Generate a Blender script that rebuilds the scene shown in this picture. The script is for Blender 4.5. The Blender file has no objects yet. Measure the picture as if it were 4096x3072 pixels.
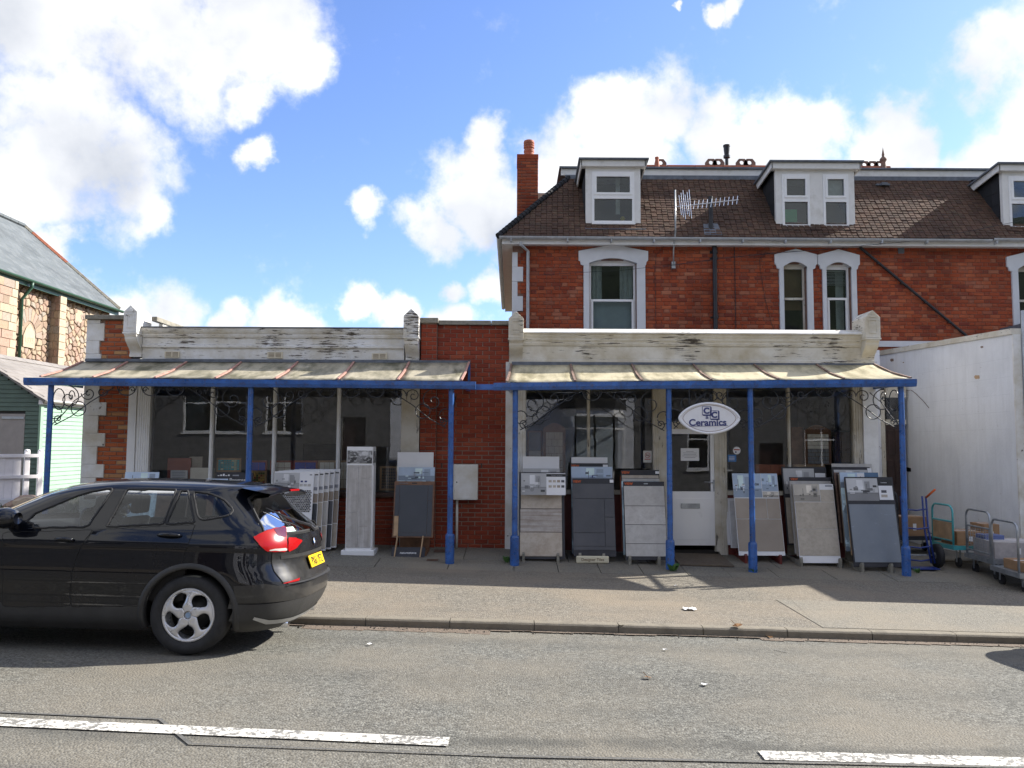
import bpy, bmesh, math, random
from mathutils import Vector, Matrix, geometry, noise as mnoise
random.seed(7)
R = math.radians
S = bpy.context.scene
C = S.collection

# ------------------------------------------------------------------ camera
F = 3250.0; EYE = 1.92; PITCH = math.atan(240.0 / F); ROLL = 0.005
cam = bpy.data.objects.new('camera', bpy.data.cameras.new('camera'))
C.objects.link(cam)
cam.data.sensor_width = 36.0
cam.data.lens = F / 4096.0 * 36.0
cam.data.clip_start = 0.05; cam.data.clip_end = 3000
MR = Matrix.Rotation(math.pi / 2 + PITCH, 3, 'X') @ Matrix.Rotation(ROLL, 3, 'Z')
cam.matrix_world = Matrix.Translation((0, 0, EYE)) @ MR.to_4x4()
S.camera = cam

# ------------------------------------------------------------------ light
SUN = Vector((1.42, 0.55, 1.0)).normalized()
SUN_EL = math.asin(SUN.z); SUN_AZ = math.atan2(SUN.x, SUN.y)
sun = bpy.data.objects.new('sun', bpy.data.lights.new('sun', 'SUN'))
C.objects.link(sun)
sun.data.energy = 4.9; sun.data.angle = R(0.53); sun.data.color = (1.0, 0.945, 0.855)
sun.rotation_euler = SUN.to_track_quat('Z', 'Y').to_euler()
sun.location = (40, 20, 40)
S.view_settings.view_transform = 'Standard'
S.view_settings.look = 'None'
S.view_settings.gamma = 1.0
S.view_settings.exposure = 1.18
S.view_settings.use_curve_mapping = False
S.cycles.use_denoising = True
S.cycles.max_bounces = 8
S.cycles.transparent_max_bounces = 16
S.cycles.caustics_reflective = False
S.cycles.caustics_refractive = False


def ray(x, y):
    return MR @ Vector(((x - 2048) / F, -(y - 1536) / F, -1.0))


def at(x, y, Y):
    """point on the vertical plane Y (distance from the camera line) that the photo shows at pixel x, y"""
    d = ray(x, y)
    return Vector((0, 0, EYE)) + d * (Y / d.y)


def lerp(a, b, t):
    return a + (b - a) * t


def prof(pts, v):
    if v <= pts[0][0]:
        return pts[0][1]
    for (a, za), (b, zb) in zip(pts, pts[1:]):
        if v <= b:
            return lerp(za, zb, (v - a) / (b - a))
    return pts[-1][1]


GP = [(-60, .06), (-3.0, .06), (.95, -.0), (.96, -.1), (1.05, -.1), (3.0, -.02), (5.0, .06), (7.0, .042), (8.2, -.03), (8.86, -.075), (8.87, -.075), (8.88, .012), (9.0, .015),
      (12.3, .02), (13.2, .09), (14.0, .15), (40, .2)]


def ground(X, Y):
    return prof(GP, Y) - 0.022 * X


def ghit(x, y, lo=3.0, hi=16.0):
    """point of the ground seen at pixel x, y"""
    for _ in range(60):
        m = (lo + hi) / 2
        p = at(x, y, m)
        if p.z > ground(p.x, m):
            lo = m
        else:
            hi = m
    return at(x, y, (lo + hi) / 2)


# ------------------------------------------------------------------ world: Nishita sky with cumulus
W = bpy.data.worlds.new('World'); S.world = W; W.use_nodes = True
nt = W.node_tree; nt.nodes.clear()


def wn(t, **k):
    n = nt.nodes.new(t)
    for a, b in k.items():
        setattr(n, a, b)
    return n


def wl(a, b):
    nt.links.new(a, b)


def wmath(op, a, b=None, clamp=False):
    n = wn('ShaderNodeMath', operation=op, use_clamp=clamp)
    for i, v in enumerate((a, b)):
        if v is None:
            continue
        if isinstance(v, (int, float)):
            n.inputs[i].default_value = v
        else:
            wl(v, n.inputs[i])
    return n.outputs[0]


sky = wn('ShaderNodeTexSky', sky_type='NISHITA', sun_disc=False, sun_elevation=SUN_EL, sun_rotation=SUN_AZ,
         altitude=60, air_density=1.0, dust_density=0.55, ozone_density=2.2)
geo = wn('ShaderNodeTexCoord')
dirv = geo.outputs['Generated']
warp = wn('ShaderNodeTexNoise'); warp.inputs['Scale'].default_value = 5.5; warp.inputs['Detail'].default_value = 7; warp.inputs['Roughness'].default_value = .58
wl(dirv, warp.inputs['Vector'])
wsub = wn('ShaderNodeVectorMath', operation='SUBTRACT'); wl(warp.outputs['Color'], wsub.inputs[0]); wsub.inputs[1].default_value = (.5, .5, .5)
wsc = wn('ShaderNodeVectorMath', operation='SCALE'); wl(wsub.outputs[0], wsc.inputs[0]); wsc.inputs['Scale'].default_value = 0.17
wadd = wn('ShaderNodeVectorMath', operation='ADD'); wl(dirv, wadd.inputs[0]); wl(wsc.outputs[0], wadd.inputs[1])
nrm = wn('ShaderNodeVectorMath', operation='NORMALIZE'); wl(wadd.outputs[0], nrm.inputs[0])
CLOUDS = [(120, 60, 430), (640, 60, 420), (1000, 80, 320), (1180, 230, 150), (950, 300, 170), (180, 580, 370), (60, 780, 270), (450, 700, 280), (540, 830, 150),
          (1010, 612, 88), (260, 1050, 130),
          (1930, 570, 120), (1900, 760, 230), (1700, 880, 150), (1500, 830, 110), (2050, 930, 180), (2250, 700, 260),
          (2450, 500, 170), (2650, 540, 210), (2900, 570, 220), (3080, 560, 190), (3250, 500, 180), (3480, 560, 170), (3620, 590, 120), (3150, 640, 240), (2500, 680, 280),
          (2880, 75, 60), (2960, 65, 60), (2690, 85, 30), (3960, 150, 190), (4150, 120, 260), (4120, 420, 250), (3960, 600, 190), (4200, 620, 260),
          (1920, 1130, 120), (1780, 1140, 80), (1400, 1210, 110), (1550, 1270, 110), (700, 1290, 190), (950, 1290, 110), (480, 1290, 200), (1150, 1330, 150), (1800, 1300, 150)]
acc = None
for (x, y, r) in CLOUDS:
    d = ray(x, y).normalized()
    n = wn('ShaderNodeVectorMath', operation='DISTANCE'); wl(nrm.outputs[0], n.inputs[0]); n.inputs[1].default_value = d
    m = wn('ShaderNodeMapRange', interpolation_type='SMOOTHSTEP')
    wl(n.outputs['Value'], m.inputs['Value'])
    rr = r / F
    m.inputs['From Min'].default_value = rr * 1.22; m.inputs['From Max'].default_value = rr * 0.2
    acc = m.outputs[0] if acc is None else wmath('MAXIMUM', acc, m.outputs[0])
# the rest of the dome: cumulus from noise, outside the part named above
nz = wn('ShaderNodeTexNoise'); nz.inputs['Scale'].default_value = 3.0; nz.inputs['Detail'].default_value = 6; nz.inputs['Roughness'].default_value = .55
wl(dirv, nz.inputs['Vector'])
sep = wn('ShaderNodeSeparateXYZ'); wl(dirv, sep.inputs[0])
outside = wn('ShaderNodeMapRange', interpolation_type='SMOOTHSTEP'); wl(sep.outputs['Y'], outside.inputs['Value'])
outside.inputs['From Min'].default_value = 0.78; outside.inputs['From Max'].default_value = 0.55
gen = wn('ShaderNodeMapRange', interpolation_type='SMOOTHSTEP'); wl(nz.outputs['Fac'], gen.inputs['Value'])
gen.inputs['From Min'].default_value = .41; gen.inputs['From Max'].default_value = .55
acc = wmath('MAXIMUM', acc, wmath('MULTIPLY', gen.outputs[0], outside.outputs[0]))
fz = wn('ShaderNodeTexNoise'); fz.inputs['Scale'].default_value = 13; fz.inputs['Detail'].default_value = 9; fz.inputs['Roughness'].default_value = .6
wl(dirv, fz.inputs['Vector'])
edge = wmath('ADD', acc, wmath('MULTIPLY', wmath('SUBTRACT', fz.outputs['Fac'], .5), 1.5))
fz2 = wn('ShaderNodeTexNoise'); fz2.inputs['Scale'].default_value = 42; fz2.inputs['Detail'].default_value = 8; fz2.inputs['Roughness'].default_value = .62
wl(dirv, fz2.inputs['Vector'])
edge = wmath('ADD', edge, wmath('MULTIPLY', wmath('SUBTRACT', fz2.outputs['Fac'], .5), .75))
msk = wn('ShaderNodeMapRange', interpolation_type='SMOOTHSTEP'); wl(edge, msk.inputs['Value'])
msk.inputs['From Min'].default_value = .13; msk.inputs['From Max'].default_value = .92
shd = wn('ShaderNodeTexNoise'); shd.inputs['Scale'].default_value = 7.5; shd.inputs['Detail'].default_value = 8
wl(dirv, shd.inputs['Vector'])
cr = wn('ShaderNodeMapRange'); wl(shd.outputs['Fac'], cr.inputs['Value'])
cr.inputs['From Min'].default_value = .38; cr.inputs['From Max'].default_value = .64
ccol = wn('ShaderNodeMix', data_type='RGBA')
grey = None
for (x, y, r) in ((60, 150, 520), (420, 300, 260), (330, 800, 260), (2000, 900, 200), (1750, 1180, 180), (700, 1330, 240)):
    n = wn('ShaderNodeVectorMath', operation='DISTANCE'); wl(nrm.outputs[0], n.inputs[0]); n.inputs[1].default_value = ray(x, y).normalized()
    m = wn('ShaderNodeMapRange', interpolation_type='SMOOTHSTEP'); wl(n.outputs['Value'], m.inputs['Value'])
    m.inputs['From Min'].default_value = r / F; m.inputs['From Max'].default_value = 0
    grey = m.outputs[0] if grey is None else wmath('MAXIMUM', grey, m.outputs[0])
wl(wmath('ADD', wmath('MULTIPLY', cr.outputs[0], .6), wmath('MULTIPLY', grey, .5), True), ccol.inputs['Factor'])
ccol.inputs['A'].default_value = (6.8, 6.8, 6.75, 1); ccol.inputs['B'].default_value = (3.5, 3.7, 4.1, 1)
thin = wmath('MULTIPLY', msk.outputs[0], .97)
cmix = wn('ShaderNodeMix', data_type='RGBA'); wl(thin, cmix.inputs['Factor'])
skyb = wn('ShaderNodeMix', data_type='RGBA', blend_type='MULTIPLY'); skyb.inputs['Factor'].default_value = 1
wl(sky.outputs['Color'], skyb.inputs['A']); skyb.inputs['B'].default_value = (1.0, 1.08, 1.42, 1)
wl(skyb.outputs['Result'], cmix.inputs['A']); wl(ccol.outputs['Result'], cmix.inputs['B'])
bg = wn('ShaderNodeBackground'); bg.inputs['Strength'].default_value = 0.085
wl(cmix.outputs['Result'], bg.inputs['Color'])
wo = wn('ShaderNodeOutputWorld'); wl(bg.outputs[0], wo.inputs['Surface'])

# ------------------------------------------------------------------ materials


def srgb(r, g, b):
    f = lambda c: ((c / 255 + .055) / 1.055) ** 2.4 if c > 10 else c / 255 / 12.92
    return (f(r), f(g), f(b))


class N:
    """tiny node-graph helper for one material"""
    def __init__(s, name):
        s.m = bpy.data.materials.new(name); s.m.use_nodes = True
        s.t = s.m.node_tree; s.b = s.t.nodes['Principled BSDF']; s.o = s.t.nodes['Material Output']
        tc = s.t.nodes.new('ShaderNodeTexCoord'); s.obj = tc.outputs['Object']; s.gen = tc.outputs['Generated']

    def n(s, t, ins=None, **k):
        n = s.t.nodes.new(t)
        for a, b in k.items():
            setattr(n, a, b)
        for a, b in (ins or {}).items():
            s.set(n.inputs[a], b)
        return n

    def set(s, sock, v):
        if isinstance(v, bpy.types.NodeSocket):
            s.t.links.new(v, sock)
        else:
            sock.default_value = v

    def math(s, op, a, b=0.0, clamp=False):
        return s.n('ShaderNodeMath', {0: a, 1: b}, operation=op, use_clamp=clamp).outputs[0]

    def noise(s, scale, detail=4, rough=.55, vec=None, stretch=None):
        v = vec or s.obj
        if stretch:
            v = s.n('ShaderNodeMapping', {'Vector': v, 'Scale': stretch}).outputs[0]
        return s.n('ShaderNodeTexNoise', {'Vector': v, 'Scale': scale, 'Detail': detail, 'Roughness': rough}).outputs['Fac']

    def ramp(s, v, a, b, lo=0.0, hi=1.0):
        return s.n('ShaderNodeMapRange', {'Value': v, 'From Min': a, 'From Max': b, 'To Min': lo, 'To Max': hi}).outputs[0]

    def mix(s, f, a, b, mode='MIX'):
        c4 = lambda c: (*c, 1) if isinstance(c, tuple) and len(c) == 3 else c
        return s.n('ShaderNodeMix', {'Factor': f, 'A': c4(a), 'B': c4(b)}, data_type='RGBA', blend_type=mode).outputs['Result']

    def bump(s, h, strength=.3, dist=.01):
        s.set(s.b.inputs['Normal'], s.n('ShaderNodeBump', {'Height': h, 'Strength': strength, 'Distance': dist}).outputs[0])

    def rnd(s):
        """one random value per piece (object or loose island)"""
        a = s.n('ShaderNodeObjectInfo').outputs['Random']
        b = s.n('ShaderNodeNewGeometry').outputs['Random Per Island']
        return s.math('FRACT', s.math('ADD', s.math('MULTIPLY', a, 7.31), s.math('MULTIPLY', b, 3.77)))

    def base(s, c, rough=.6, metal=0, spec=.5):
        c = (*c, 1) if isinstance(c, tuple) and len(c) == 3 else c
        s.set(s.b.inputs['Base Color'], c); s.set(s.b.inputs['Roughness'], rough); s.b.inputs['Metallic'].default_value = metal
        s.b.inputs['Specular IOR Level'].default_value = spec
        return s.m


MATS = {}


def plain(name, c, rough=.6, metal=0, var=.12, scale=6, bump=0.0, bscale=60, spec=.5, dirt=None):
    """paint, plastic or metal with slight uneven tone and relief"""
    if name in MATS:
        return MATS[name]
    g = N(name)
    nz = g.noise(scale, 5)
    lo = tuple(max(0, x * (1 - var)) for x in c); hi = tuple(min(1, x * (1 + var)) for x in c)
    col = g.mix(g.ramp(nz, .3, .7), lo, hi)
    if dirt:
        col = g.mix(g.ramp(g.noise(dirt[1], 7, .65), .52, .75, 0, dirt[2]), col, dirt[0])
    m = g.base(col, g.ramp(g.noise(scale * 2.3, 3), .2, .8, max(0.02, rough - .08), min(1, rough + .08)), metal, spec)
    if bump:
        g.bump(g.noise(bscale, 4), bump)
    MATS[name] = m
    return m


def brickmat(name, cols, sooty=.0, pale=None):
    g = N(name); r = g.rnd()
    cr = g.n('ShaderNodeValToRGB', {'Fac': r})
    e = cr.color_ramp.elements
    while len(e) < len(cols):
        e.new(.5)
    for i, c in enumerate(cols):
        e[i].position = i / (len(cols) - 1); e[i].color = (*c, 1)
    col = cr.outputs[0]
    col = g.mix(g.ramp(g.noise(45, 5, .65), .3, .75, 0, .45), col, (.9, .8, .75), 'MULTIPLY')
    wpos = g.n('ShaderNodeNewGeometry').outputs['Position']
    big = g.noise(.9, 5, .6, vec=wpos)
    col = g.mix(g.ramp(big, .42, .68, 0, .55 + sooty), col, (.45, .38, .36), 'MULTIPLY')
    if pale:
        col = g.mix(g.ramp(g.noise(1.6, 6, .7, vec=wpos), .58, .72, 0, .5), col, pale)
    g.base(col, .88, 0, .25)
    g.bump(g.noise(90, 5, .7), .35, .004)
    return g.m


M_HBRICK = brickmat('old red brick', [(.32, .068, .029), (.38, .086, .035), (.27, .057, .028), (.42, .115, .050), (.21, .048, .030), (.44, .17, .095)], .10, (.36, .17, .11))
M_NBRICK = brickmat('new red brick', [(.25, .050, .026), (.30, .062, .030), (.22, .042, .024), (.34, .085, .042)])
M_PBRICK = brickmat('pier brick', [(.36, .085, .030), (.42, .12, .045), (.30, .065, .03), (.46, .26, .12), (.36, .085, .03), (.26, .06, .03)])
M_MORTAR = plain('lime mortar', (.20, .115, .085), .95, var=.3, scale=9, bump=.5, bscale=120)
M_MORTAR2 = plain('grey mortar', (.23, .16, .125), .95, var=.25, scale=9, bump=.5, bscale=120)


def weathered(name, base, amount, stretch, wood=(.10, .085, .07), grime=(.42, .38, .30)):
    """old white paint: grime and flaked patches with shapes of their own"""
    g = N(name)
    col = g.mix(g.ramp(g.noise(2.2, 6, .65), .38, .72), base, tuple(b * q * 1.6 for b, q in zip(base, grime)))
    fl = g.noise(11, 8, .68, stretch=stretch)
    big = g.noise(1.7, 3)
    k = g.math('ADD', fl, g.math('MULTIPLY', g.math('SUBTRACT', big, .5), .55))
    flake = g.ramp(k, .665 - amount, .70 - amount)
    col = g.mix(flake, col, wood)
    g.base(col, .62, 0, .35)
    g.bump(g.math('SUBTRACT', g.noise(60, 4), g.math('MULTIPLY', flake, .7)), .4, .006)
    return g.m


M_WPAINT = weathered('white gloss paint', (.74, .74, .73), .0, (1, 1, 1))
M_FLAKE = weathered('flaking white paint', (.74, .74, .73), .085, (.35, 1, 3.2))
M_CORN = weathered('grimy white paint', (.66, .63, .56), .062, (.25, 1, 3.5), (.06, .05, .04))
M_CREAM = weathered('yellowed white paint', (.60, .57, .50), .02, (2.5, 1, .4))
M_RENDER = weathered('white masonry paint', (.72, .73, .76), -.03, (1, 1, 1), (.20, .11, .085), (.55, .55, .56))
g = N('streaky white masonry paint')
st_ = g.noise(2.2, 7, .68, stretch=(3.5, 3.5, .35))
wcol = g.mix(g.ramp(st_, .45, .75, 0, .4), (.72, .73, .75), (.50, .50, .50))
wcol = g.mix(g.ramp(g.noise(1.3, 6, .65), .45, .7, 0, .6), wcol, (.56, .57, .59))
wcol = g.mix(g.ramp(g.noise(17, 7, .7), .66, .70), wcol, (.33, .27, .23))
g.base(wcol, .8); g.bump(g.noise(30, 6, .7), .4, .01); M_WALLW = g.m
M_STUCCO = plain('grey white stucco', (.62, .63, .65), .8, var=.07, scale=3, bump=.25, bscale=110)
M_WCLEAN = plain('clean white paint', (.80, .80, .79), .4, var=.04, scale=4, dirt=((.5, .48, .42), 5, .3))
M_UPVC = plain('white upvc', (.80, .80, .80), .32, var=.03, scale=3)
M_FASC = plain('white fascia board', (.72, .71, .69), .45, var=.08, scale=3, dirt=((.3, .28, .22), 3, .5))
M_GUTG = plain('grey gutter plastic', (.42, .44, .46), .45, var=.12, scale=4, dirt=((.2, .19, .15), 6, .5))
M_BLUE = plain('blue gloss paint', (.030, .105, .33), .30, var=.3, scale=5, dirt=((.075, .05, .035), 22, .85), bump=.08)
M_IRON = plain('black wrought iron', (.018, .02, .025), .5, var=.4, scale=20)
M_BLACKP = plain('black plastic pipe', (.012, .012, .016), .4, var=.3, scale=6)
M_LEAD = plain('lead flashing', (.11, .125, .15), .55, var=.3, scale=8, bump=.2, bscale=20)
M_CONC = plain('weathered concrete', (.24, .225, .185), .9, var=.25, scale=9, bump=.5, bscale=70, dirt=((.07, .065, .05), 12, .7))
M_RAFT = plain('weathered timber bar', (.20, .13, .10), .8, var=.4, scale=12)
M_RAFTP = plain('pink faded timber bar', (.40, .22, .18), .8, var=.25, scale=12)
M_WOOD = plain('brown wood', (.17, .085, .045), .6, var=.3, scale=9)
M_DWOOD = plain('dark brown door', (.035, .016, .012), .4, var=.3, scale=7)
M_PLY = plain('pale plywood', (.42, .28, .16), .7, var=.2, scale=7)
M_CARD = plain('brown cardboard', (.30, .18, .095), .85, var=.15, scale=5)
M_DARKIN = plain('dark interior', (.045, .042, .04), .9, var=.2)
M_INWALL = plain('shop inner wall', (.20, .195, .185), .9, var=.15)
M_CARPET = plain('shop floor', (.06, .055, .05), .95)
M_RUST = plain('rusty iron', (.10, .055, .035), .8, var=.4, scale=15)
M_STEEL = plain('galvanised steel', (.34, .36, .38), .4, .7, var=.25, scale=9)
M_ALU = plain('bare aluminium', (.62, .63, .65), .3, .9, var=.1)
M_TURQ = plain('turquoise paint', (.07, .36, .38), .4, var=.15)
M_BLUETR = plain('deep blue trolley paint', (.016, .04, .20), .4, var=.2)
M_RUBBER = plain('black rubber', (.014, .014, .015), .75, var=.3, bump=.2, bscale=80)
M_TERRA = plain('terracotta clay', (.36, .12, .065), .75, var=.2, scale=8, dirt=((.1, .06, .04), 9, .5))
M_ORANGE = plain('orange grip', (.65, .12, .02), .5)
M_REDPAINT = plain('dark red paint', (.13, .022, .018), .5, var=.25)
M_WPRINT = plain('white card', (.74, .74, .75), .5, var=.03)
M_BLKBOARD = plain('charcoal board', (.022, .022, .028), .55, var=.2)
M_INK = plain('navy ink', (.035, .045, .16), .5, var=.05)
M_BLKINK = plain('black ink', (.01, .01, .01), .5)
M_WINK = plain('white ink', (.75, .75, .75), .5)
M_ORINK = plain('orange ink', (.55, .10, .015), .5)
M_GREYINK = plain('grey ink', (.26, .27, .3), .5)
g = N('painted brick wall')
bt = g.n('ShaderNodeTexBrick', {'Vector': g.n('ShaderNodeMapping', {'Vector': g.obj, 'Rotation': (math.pi / 2, 0, 0)}).outputs[0], 'Scale': 1.0, 'Color1': (.17, .165, .16, 1), 'Color2': (.12, .12, .12, 1), 'Mortar': (.08, .08, .08, 1), 'Mortar Size': .008, 'Brick Width': .3, 'Row Height': .1})
g.base(bt.outputs['Color'], .9); g.bump(g.noise(14, 5), .6, .02); M_TWALL = g.m


def glassmat(name, tint, refl=1.0, rough=0.0, ior=1.55):
    g = N(name)
    tr = g.n('ShaderNodeBsdfTransparent', {'Color': (*tint, 1)})
    gl = g.n('ShaderNodeBsdfGlossy', {'Color': (.95, .97, 1, 1), 'Roughness': rough})
    nb = g.n('ShaderNodeBump', {'Height': g.noise(1.3, 2), 'Strength': .035, 'Distance': .02})
    g.set(gl.inputs['Normal'], nb.outputs[0])
    fr = g.n('ShaderNodeFresnel', {'IOR': ior}).outputs[0]
    f = g.math('MULTIPLY', fr, refl, True)
    mx = g.n('ShaderNodeMixShader', {0: f, 1: tr.outputs[0], 2: gl.outputs[0]})
    g.set(g.o.inputs['Surface'], mx.outputs[0])
    return g.m


M_GLASS = glassmat('window glass', (.98, .985, .98), .95)
M_HGLASS = glassmat('house window glass', (.80, .85, .86), .75)
M_CGLASS = glassmat('tinted car glass', (.68, .74, .76), .6)
M_RGLASS = glassmat('rear car glass', (.45, .50, .47), .8)


def roadmat(name, c, speck, s1, s2, band=None):
    g = N(name)
    agg = g.n('ShaderNodeTexVoronoi', {'Vector': g.obj, 'Scale': s1}, feature='F1')
    cell = g.n('ShaderNodeSeparateColor', {'Color': agg.outputs['Color']}).outputs[0]
    col = g.mix(g.ramp(cell, .1, .95), tuple(x * (1 - speck) for x in c), tuple(min(1, x * (1 + speck)) for x in c))
    col = g.mix(g.ramp(g.noise(s2, 4, .7), .42, .62, 0, .85), col, tuple(x * .52 for x in c))
    col = g.mix(g.ramp(g.noise(.55, 5, .6), .40, .68, 0, .85), col, tuple(x * q for x, q in zip(c, (1.12, 1.02, .92))))
    col = g.mix(g.ramp(g.noise(1.1, 6, .65, stretch=(.25, 1.2, 1)), .55, .75, 0, .55), col, tuple(x * .55 for x in c))
    if band:
        yy = g.n('ShaderNodeSeparateXYZ', {0: g.obj}).outputs['Y']
        for (y0, wd, st) in band:
            q = g.math('ABSOLUTE', g.math('SUBTRACT', g.math('ADD', yy, g.math('MULTIPLY', g.math('SUBTRACT', g.noise(.7, 5, .6), .5), .5)), y0))
            col = g.mix(g.math('MULTIPLY', g.ramp(q, wd, wd * .3, 0, st), g.ramp(g.noise(3, 5, .7), .3, .6)), col, tuple(x * .45 for x in c))
    g.base(col, .9, 0, .3)
    g.bump(g.math('ADD', g.math('MULTIPLY', agg.outputs['Distance'], -1.2), g.noise(s2, 4)), .6, .008)
    return g.m


M_ROAD = roadmat('worn grey asphalt', (.158, .156, .138), .62, 60, 75, [(5.25, .14, .8), (8.1, .3, .35), (6.6, .4, .25)])
M_ROAD2 = roadmat('older asphalt', (.140, .137, .125), .5, 60, 75)
M_PAVE = roadmat('buff pavement asphalt', (.200, .182, .150), .5, 60, 75)
M_PAVE2 = roadmat('dark asphalt strip', (.135, .125, .11), .5, 60, 75)
M_CSLAB = roadmat('concrete paving', (.215, .203, .172), .2, 90, 40)
M_TAR = plain('tar seam', (.10, .098, .09), .8, var=.3, scale=30, bump=.4)
M_KERB = plain('concrete kerb', (.19, .168, .13), .9, var=.25, scale=7, bump=.45, bscale=90, dirt=((.09, .08, .06), 7, .7))
M_DIRT = plain('gutter grit', (.13, .10, .075), .95, var=.5, scale=40, bump=.9, bscale=60)
M_SOIL = plain('garden soil', (.09, .075, .05), .95, var=.4, scale=9, bump=.8, bscale=20)
M_GRASS = plain('grass', (.07, .11, .03), .8, var=.4, scale=30)
M_LEAF = plain('weed leaf', (.06, .14, .03), .6, var=.4, scale=40)
M_DEADLEAF = plain('dead leaf', (.25, .13, .05), .8, var=.3)


def linemat():
    g = N('worn road paint')
    k = g.math('ADD', g.noise(26, 6, .75), g.math('MULTIPLY', g.math('SUBTRACT', g.noise(2.0, 3), .5), .4))
    col = g.mix(g.ramp(k, .485, .535), (.62, .60, .54), (.17, .165, .15))
    g.base(col, .75); g.bump(g.noise(80, 4), .3, .005)
    return g.m


M_LINE = linemat()


def tilemat(name, a, b, moss):
    g = N(name); r = g.rnd()
    wpos = g.n('ShaderNodeNewGeometry').outputs['Position']
    col = g.mix(r, a, b)
    col = g.mix(g.ramp(g.noise(14, 6, .7, vec=wpos), .5, .72, 0, .75), col, moss)
    col = g.mix(g.ramp(g.noise(.8, 4, vec=wpos), .45, .7, 0, .5), col, tuple(x * .5 for x in a))
    g.base(col, .85, 0, .3); g.bump(g.noise(40, 5, .7, vec=wpos), .45, .006)
    return g.m


M_TILE = tilemat('brown clay roof tile', (.062, .035, .026), (.115, .062, .041), (.12, .105, .062))
M_SLATE = tilemat('grey slate', (.10, .115, .125), (.14, .155, .165), (.13, .14, .125))
M_SLATED = tilemat('dark slate', (.018, .019, .022), (.03, .031, .036), (.03, .03, .03))
M_SHEDR = tilemat('grey felt shingle', (.22, .20, .185), (.26, .24, .22), (.2, .19, .17))
M_GREEN_SHADE = plain('shade-toned green cladding', (.085, .125, .095), .6, var=.1, scale=4, bump=.1)  # shed front: shade put into the green as a darker tone
M_GREEN_SUN = plain('sun-toned green cladding', (.25, .38, .27), .5, var=.04, scale=4)  # shed flank: same green, sunlight put into the colour as a lighter tone
M_WFENCE = plain('white painted fence', (.78, .75, .76), .6, var=.06, scale=6)
M_DOORG = plain('grey boarded door', (.30, .27, .25), .7, var=.1, scale=5)


def stonemat():
    g = N('rubble stone'); r = g.rnd()
    cr = g.n('ShaderNodeValToRGB', {'Fac': r}); e = cr.color_ramp.elements
    cols = [(.34, .25, .17), (.42, .33, .23), (.27, .20, .15), (.38, .25, .19), (.30, .27, .23), (.46, .36, .25)]
    while len(e) < len(cols):
        e.new(.5)
    for i, c in enumerate(cols):
        e[i].position = i / 5; e[i].color = (*c, 1)
    wpos = g.n('ShaderNodeNewGeometry').outputs['Position']
    g.base(g.mix(g.ramp(g.noise(7, 6, .7, vec=wpos), .4, .75, 0, .6), cr.outputs[0], (.22, .17, .13)), .9, 0, .2)
    g.bump(g.noise(12, 6, .7, vec=wpos), .7, .03)
    return g.m


M_STONE = stonemat()
M_ASHLAR = plain('cream limestone', (.40, .325, .23), .85, var=.12, scale=5, bump=.3, bscale=30)
M_SMORT = plain('stone mortar', (.40, .33, .245), .95, var=.15, scale=9, bump=.5)


def fibremat(name, c, moss, shift):
    g = N(name)
    v = g.n('ShaderNodeMapping', {'Vector': g.obj, 'Scale': (1.1, .35, .6), 'Rotation': (0, 0, shift)}).outputs[0]
    k = g.math('ADD', g.noise(4.2, 7, .68, vec=v), g.math('MULTIPLY', g.math('SUBTRACT', g.noise(1.2, 3), .5), .5))
    col = g.mix(g.ramp(k, .43, .66), c, moss)
    col = g.mix(g.ramp(g.noise(30, 5, .7), .55, .7, 0, .5), col, tuple(x * .6 for x in moss))
    g.base(col, .55, 0, .4)
    g.bump(g.noise(14, 3), .15, .01)
    tl = g.n('ShaderNodeBsdfTranslucent', {'Color': g.mix(.5, col, (.75, .72, .62))})
    g.set(g.o.inputs['Surface'], g.n('ShaderNodeMixShader', {0: .30, 1: g.b.outputs[0], 2: tl.outputs[0]}).outputs[0])
    return g.m


M_FIBL = fibremat('grimy canopy sheet', (.56, .51, .39), (.19, .18, .12), .7)
M_FIBR = fibremat('yellowed canopy sheet', (.72, .65, .46), (.36, .32, .20), 0)


def stonetile(name, a, b, scale=3, vein=0.0, stretch=(1, 1, 1)):
    g = N(name)
    k = g.noise(scale, 7, .62, stretch=stretch)
    col = g.mix(g.ramp(k, .36, .66), a, b)
    col = g.mix(g.ramp(g.rnd(), 0, 1, 0, .45), col, tuple(x * .74 for x in a))
    col = g.mix(g.ramp(g.noise(scale * 4, 8, .75), .45, .7, 0, .5), col, tuple(x * .72 for x in b))
    if vein:
        col = g.mix(g.ramp(g.noise(scale * 1.6, 9, .8, stretch=(1, 1, 3)), .60, .66, 0, vein), col, tuple(min(1, x * 1.6) for x in a))
    g.base(col, .35, 0, .5)
    return g.m


T_BEIGE = stonetile('beige stone tile', (.52, .46, .38), (.42, .34, .26), 3.5)
T_STRIP = stonetile('strip wood tile', (.50, .46, .42), (.25, .19, .14), 2.2, 0, (.5, 1, 14))
T_DARK = stonetile('charcoal tile', (.055, .057, .068), (.085, .085, .095), 3)
T_GREY = stonetile('pale grey tile', (.52, .505, .475), (.43, .40, .37), 2.6, .25)
T_TAUPE = stonetile('taupe tile', (.30, .245, .19), (.38, .315, .25), 4)
T_SAND = stonetile('sand tile', (.50, .445, .365), (.41, .355, .285), 4)
T_BLUEG = stonetile('blue grey slate tile', (.19, .215, .25), (.25, .28, .315), 2.5, .6)
T_WOODW = stonetile('white washed wood tile', (.60, .58, .56), (.34, .31, .28), 2.2, 0, (8, 1, .45))
T_SLATEB = stonetile('black slate tile', (.04, .046, .055), (.06, .065, .075), 3)
T_MARBLE = stonetile('white marble tile', (.66, .66, .66), (.50, .50, .52), 2, .2)
T_BLUE = plain('cobalt glazed tile', (.03, .06, .45), .2, var=.1)
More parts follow.
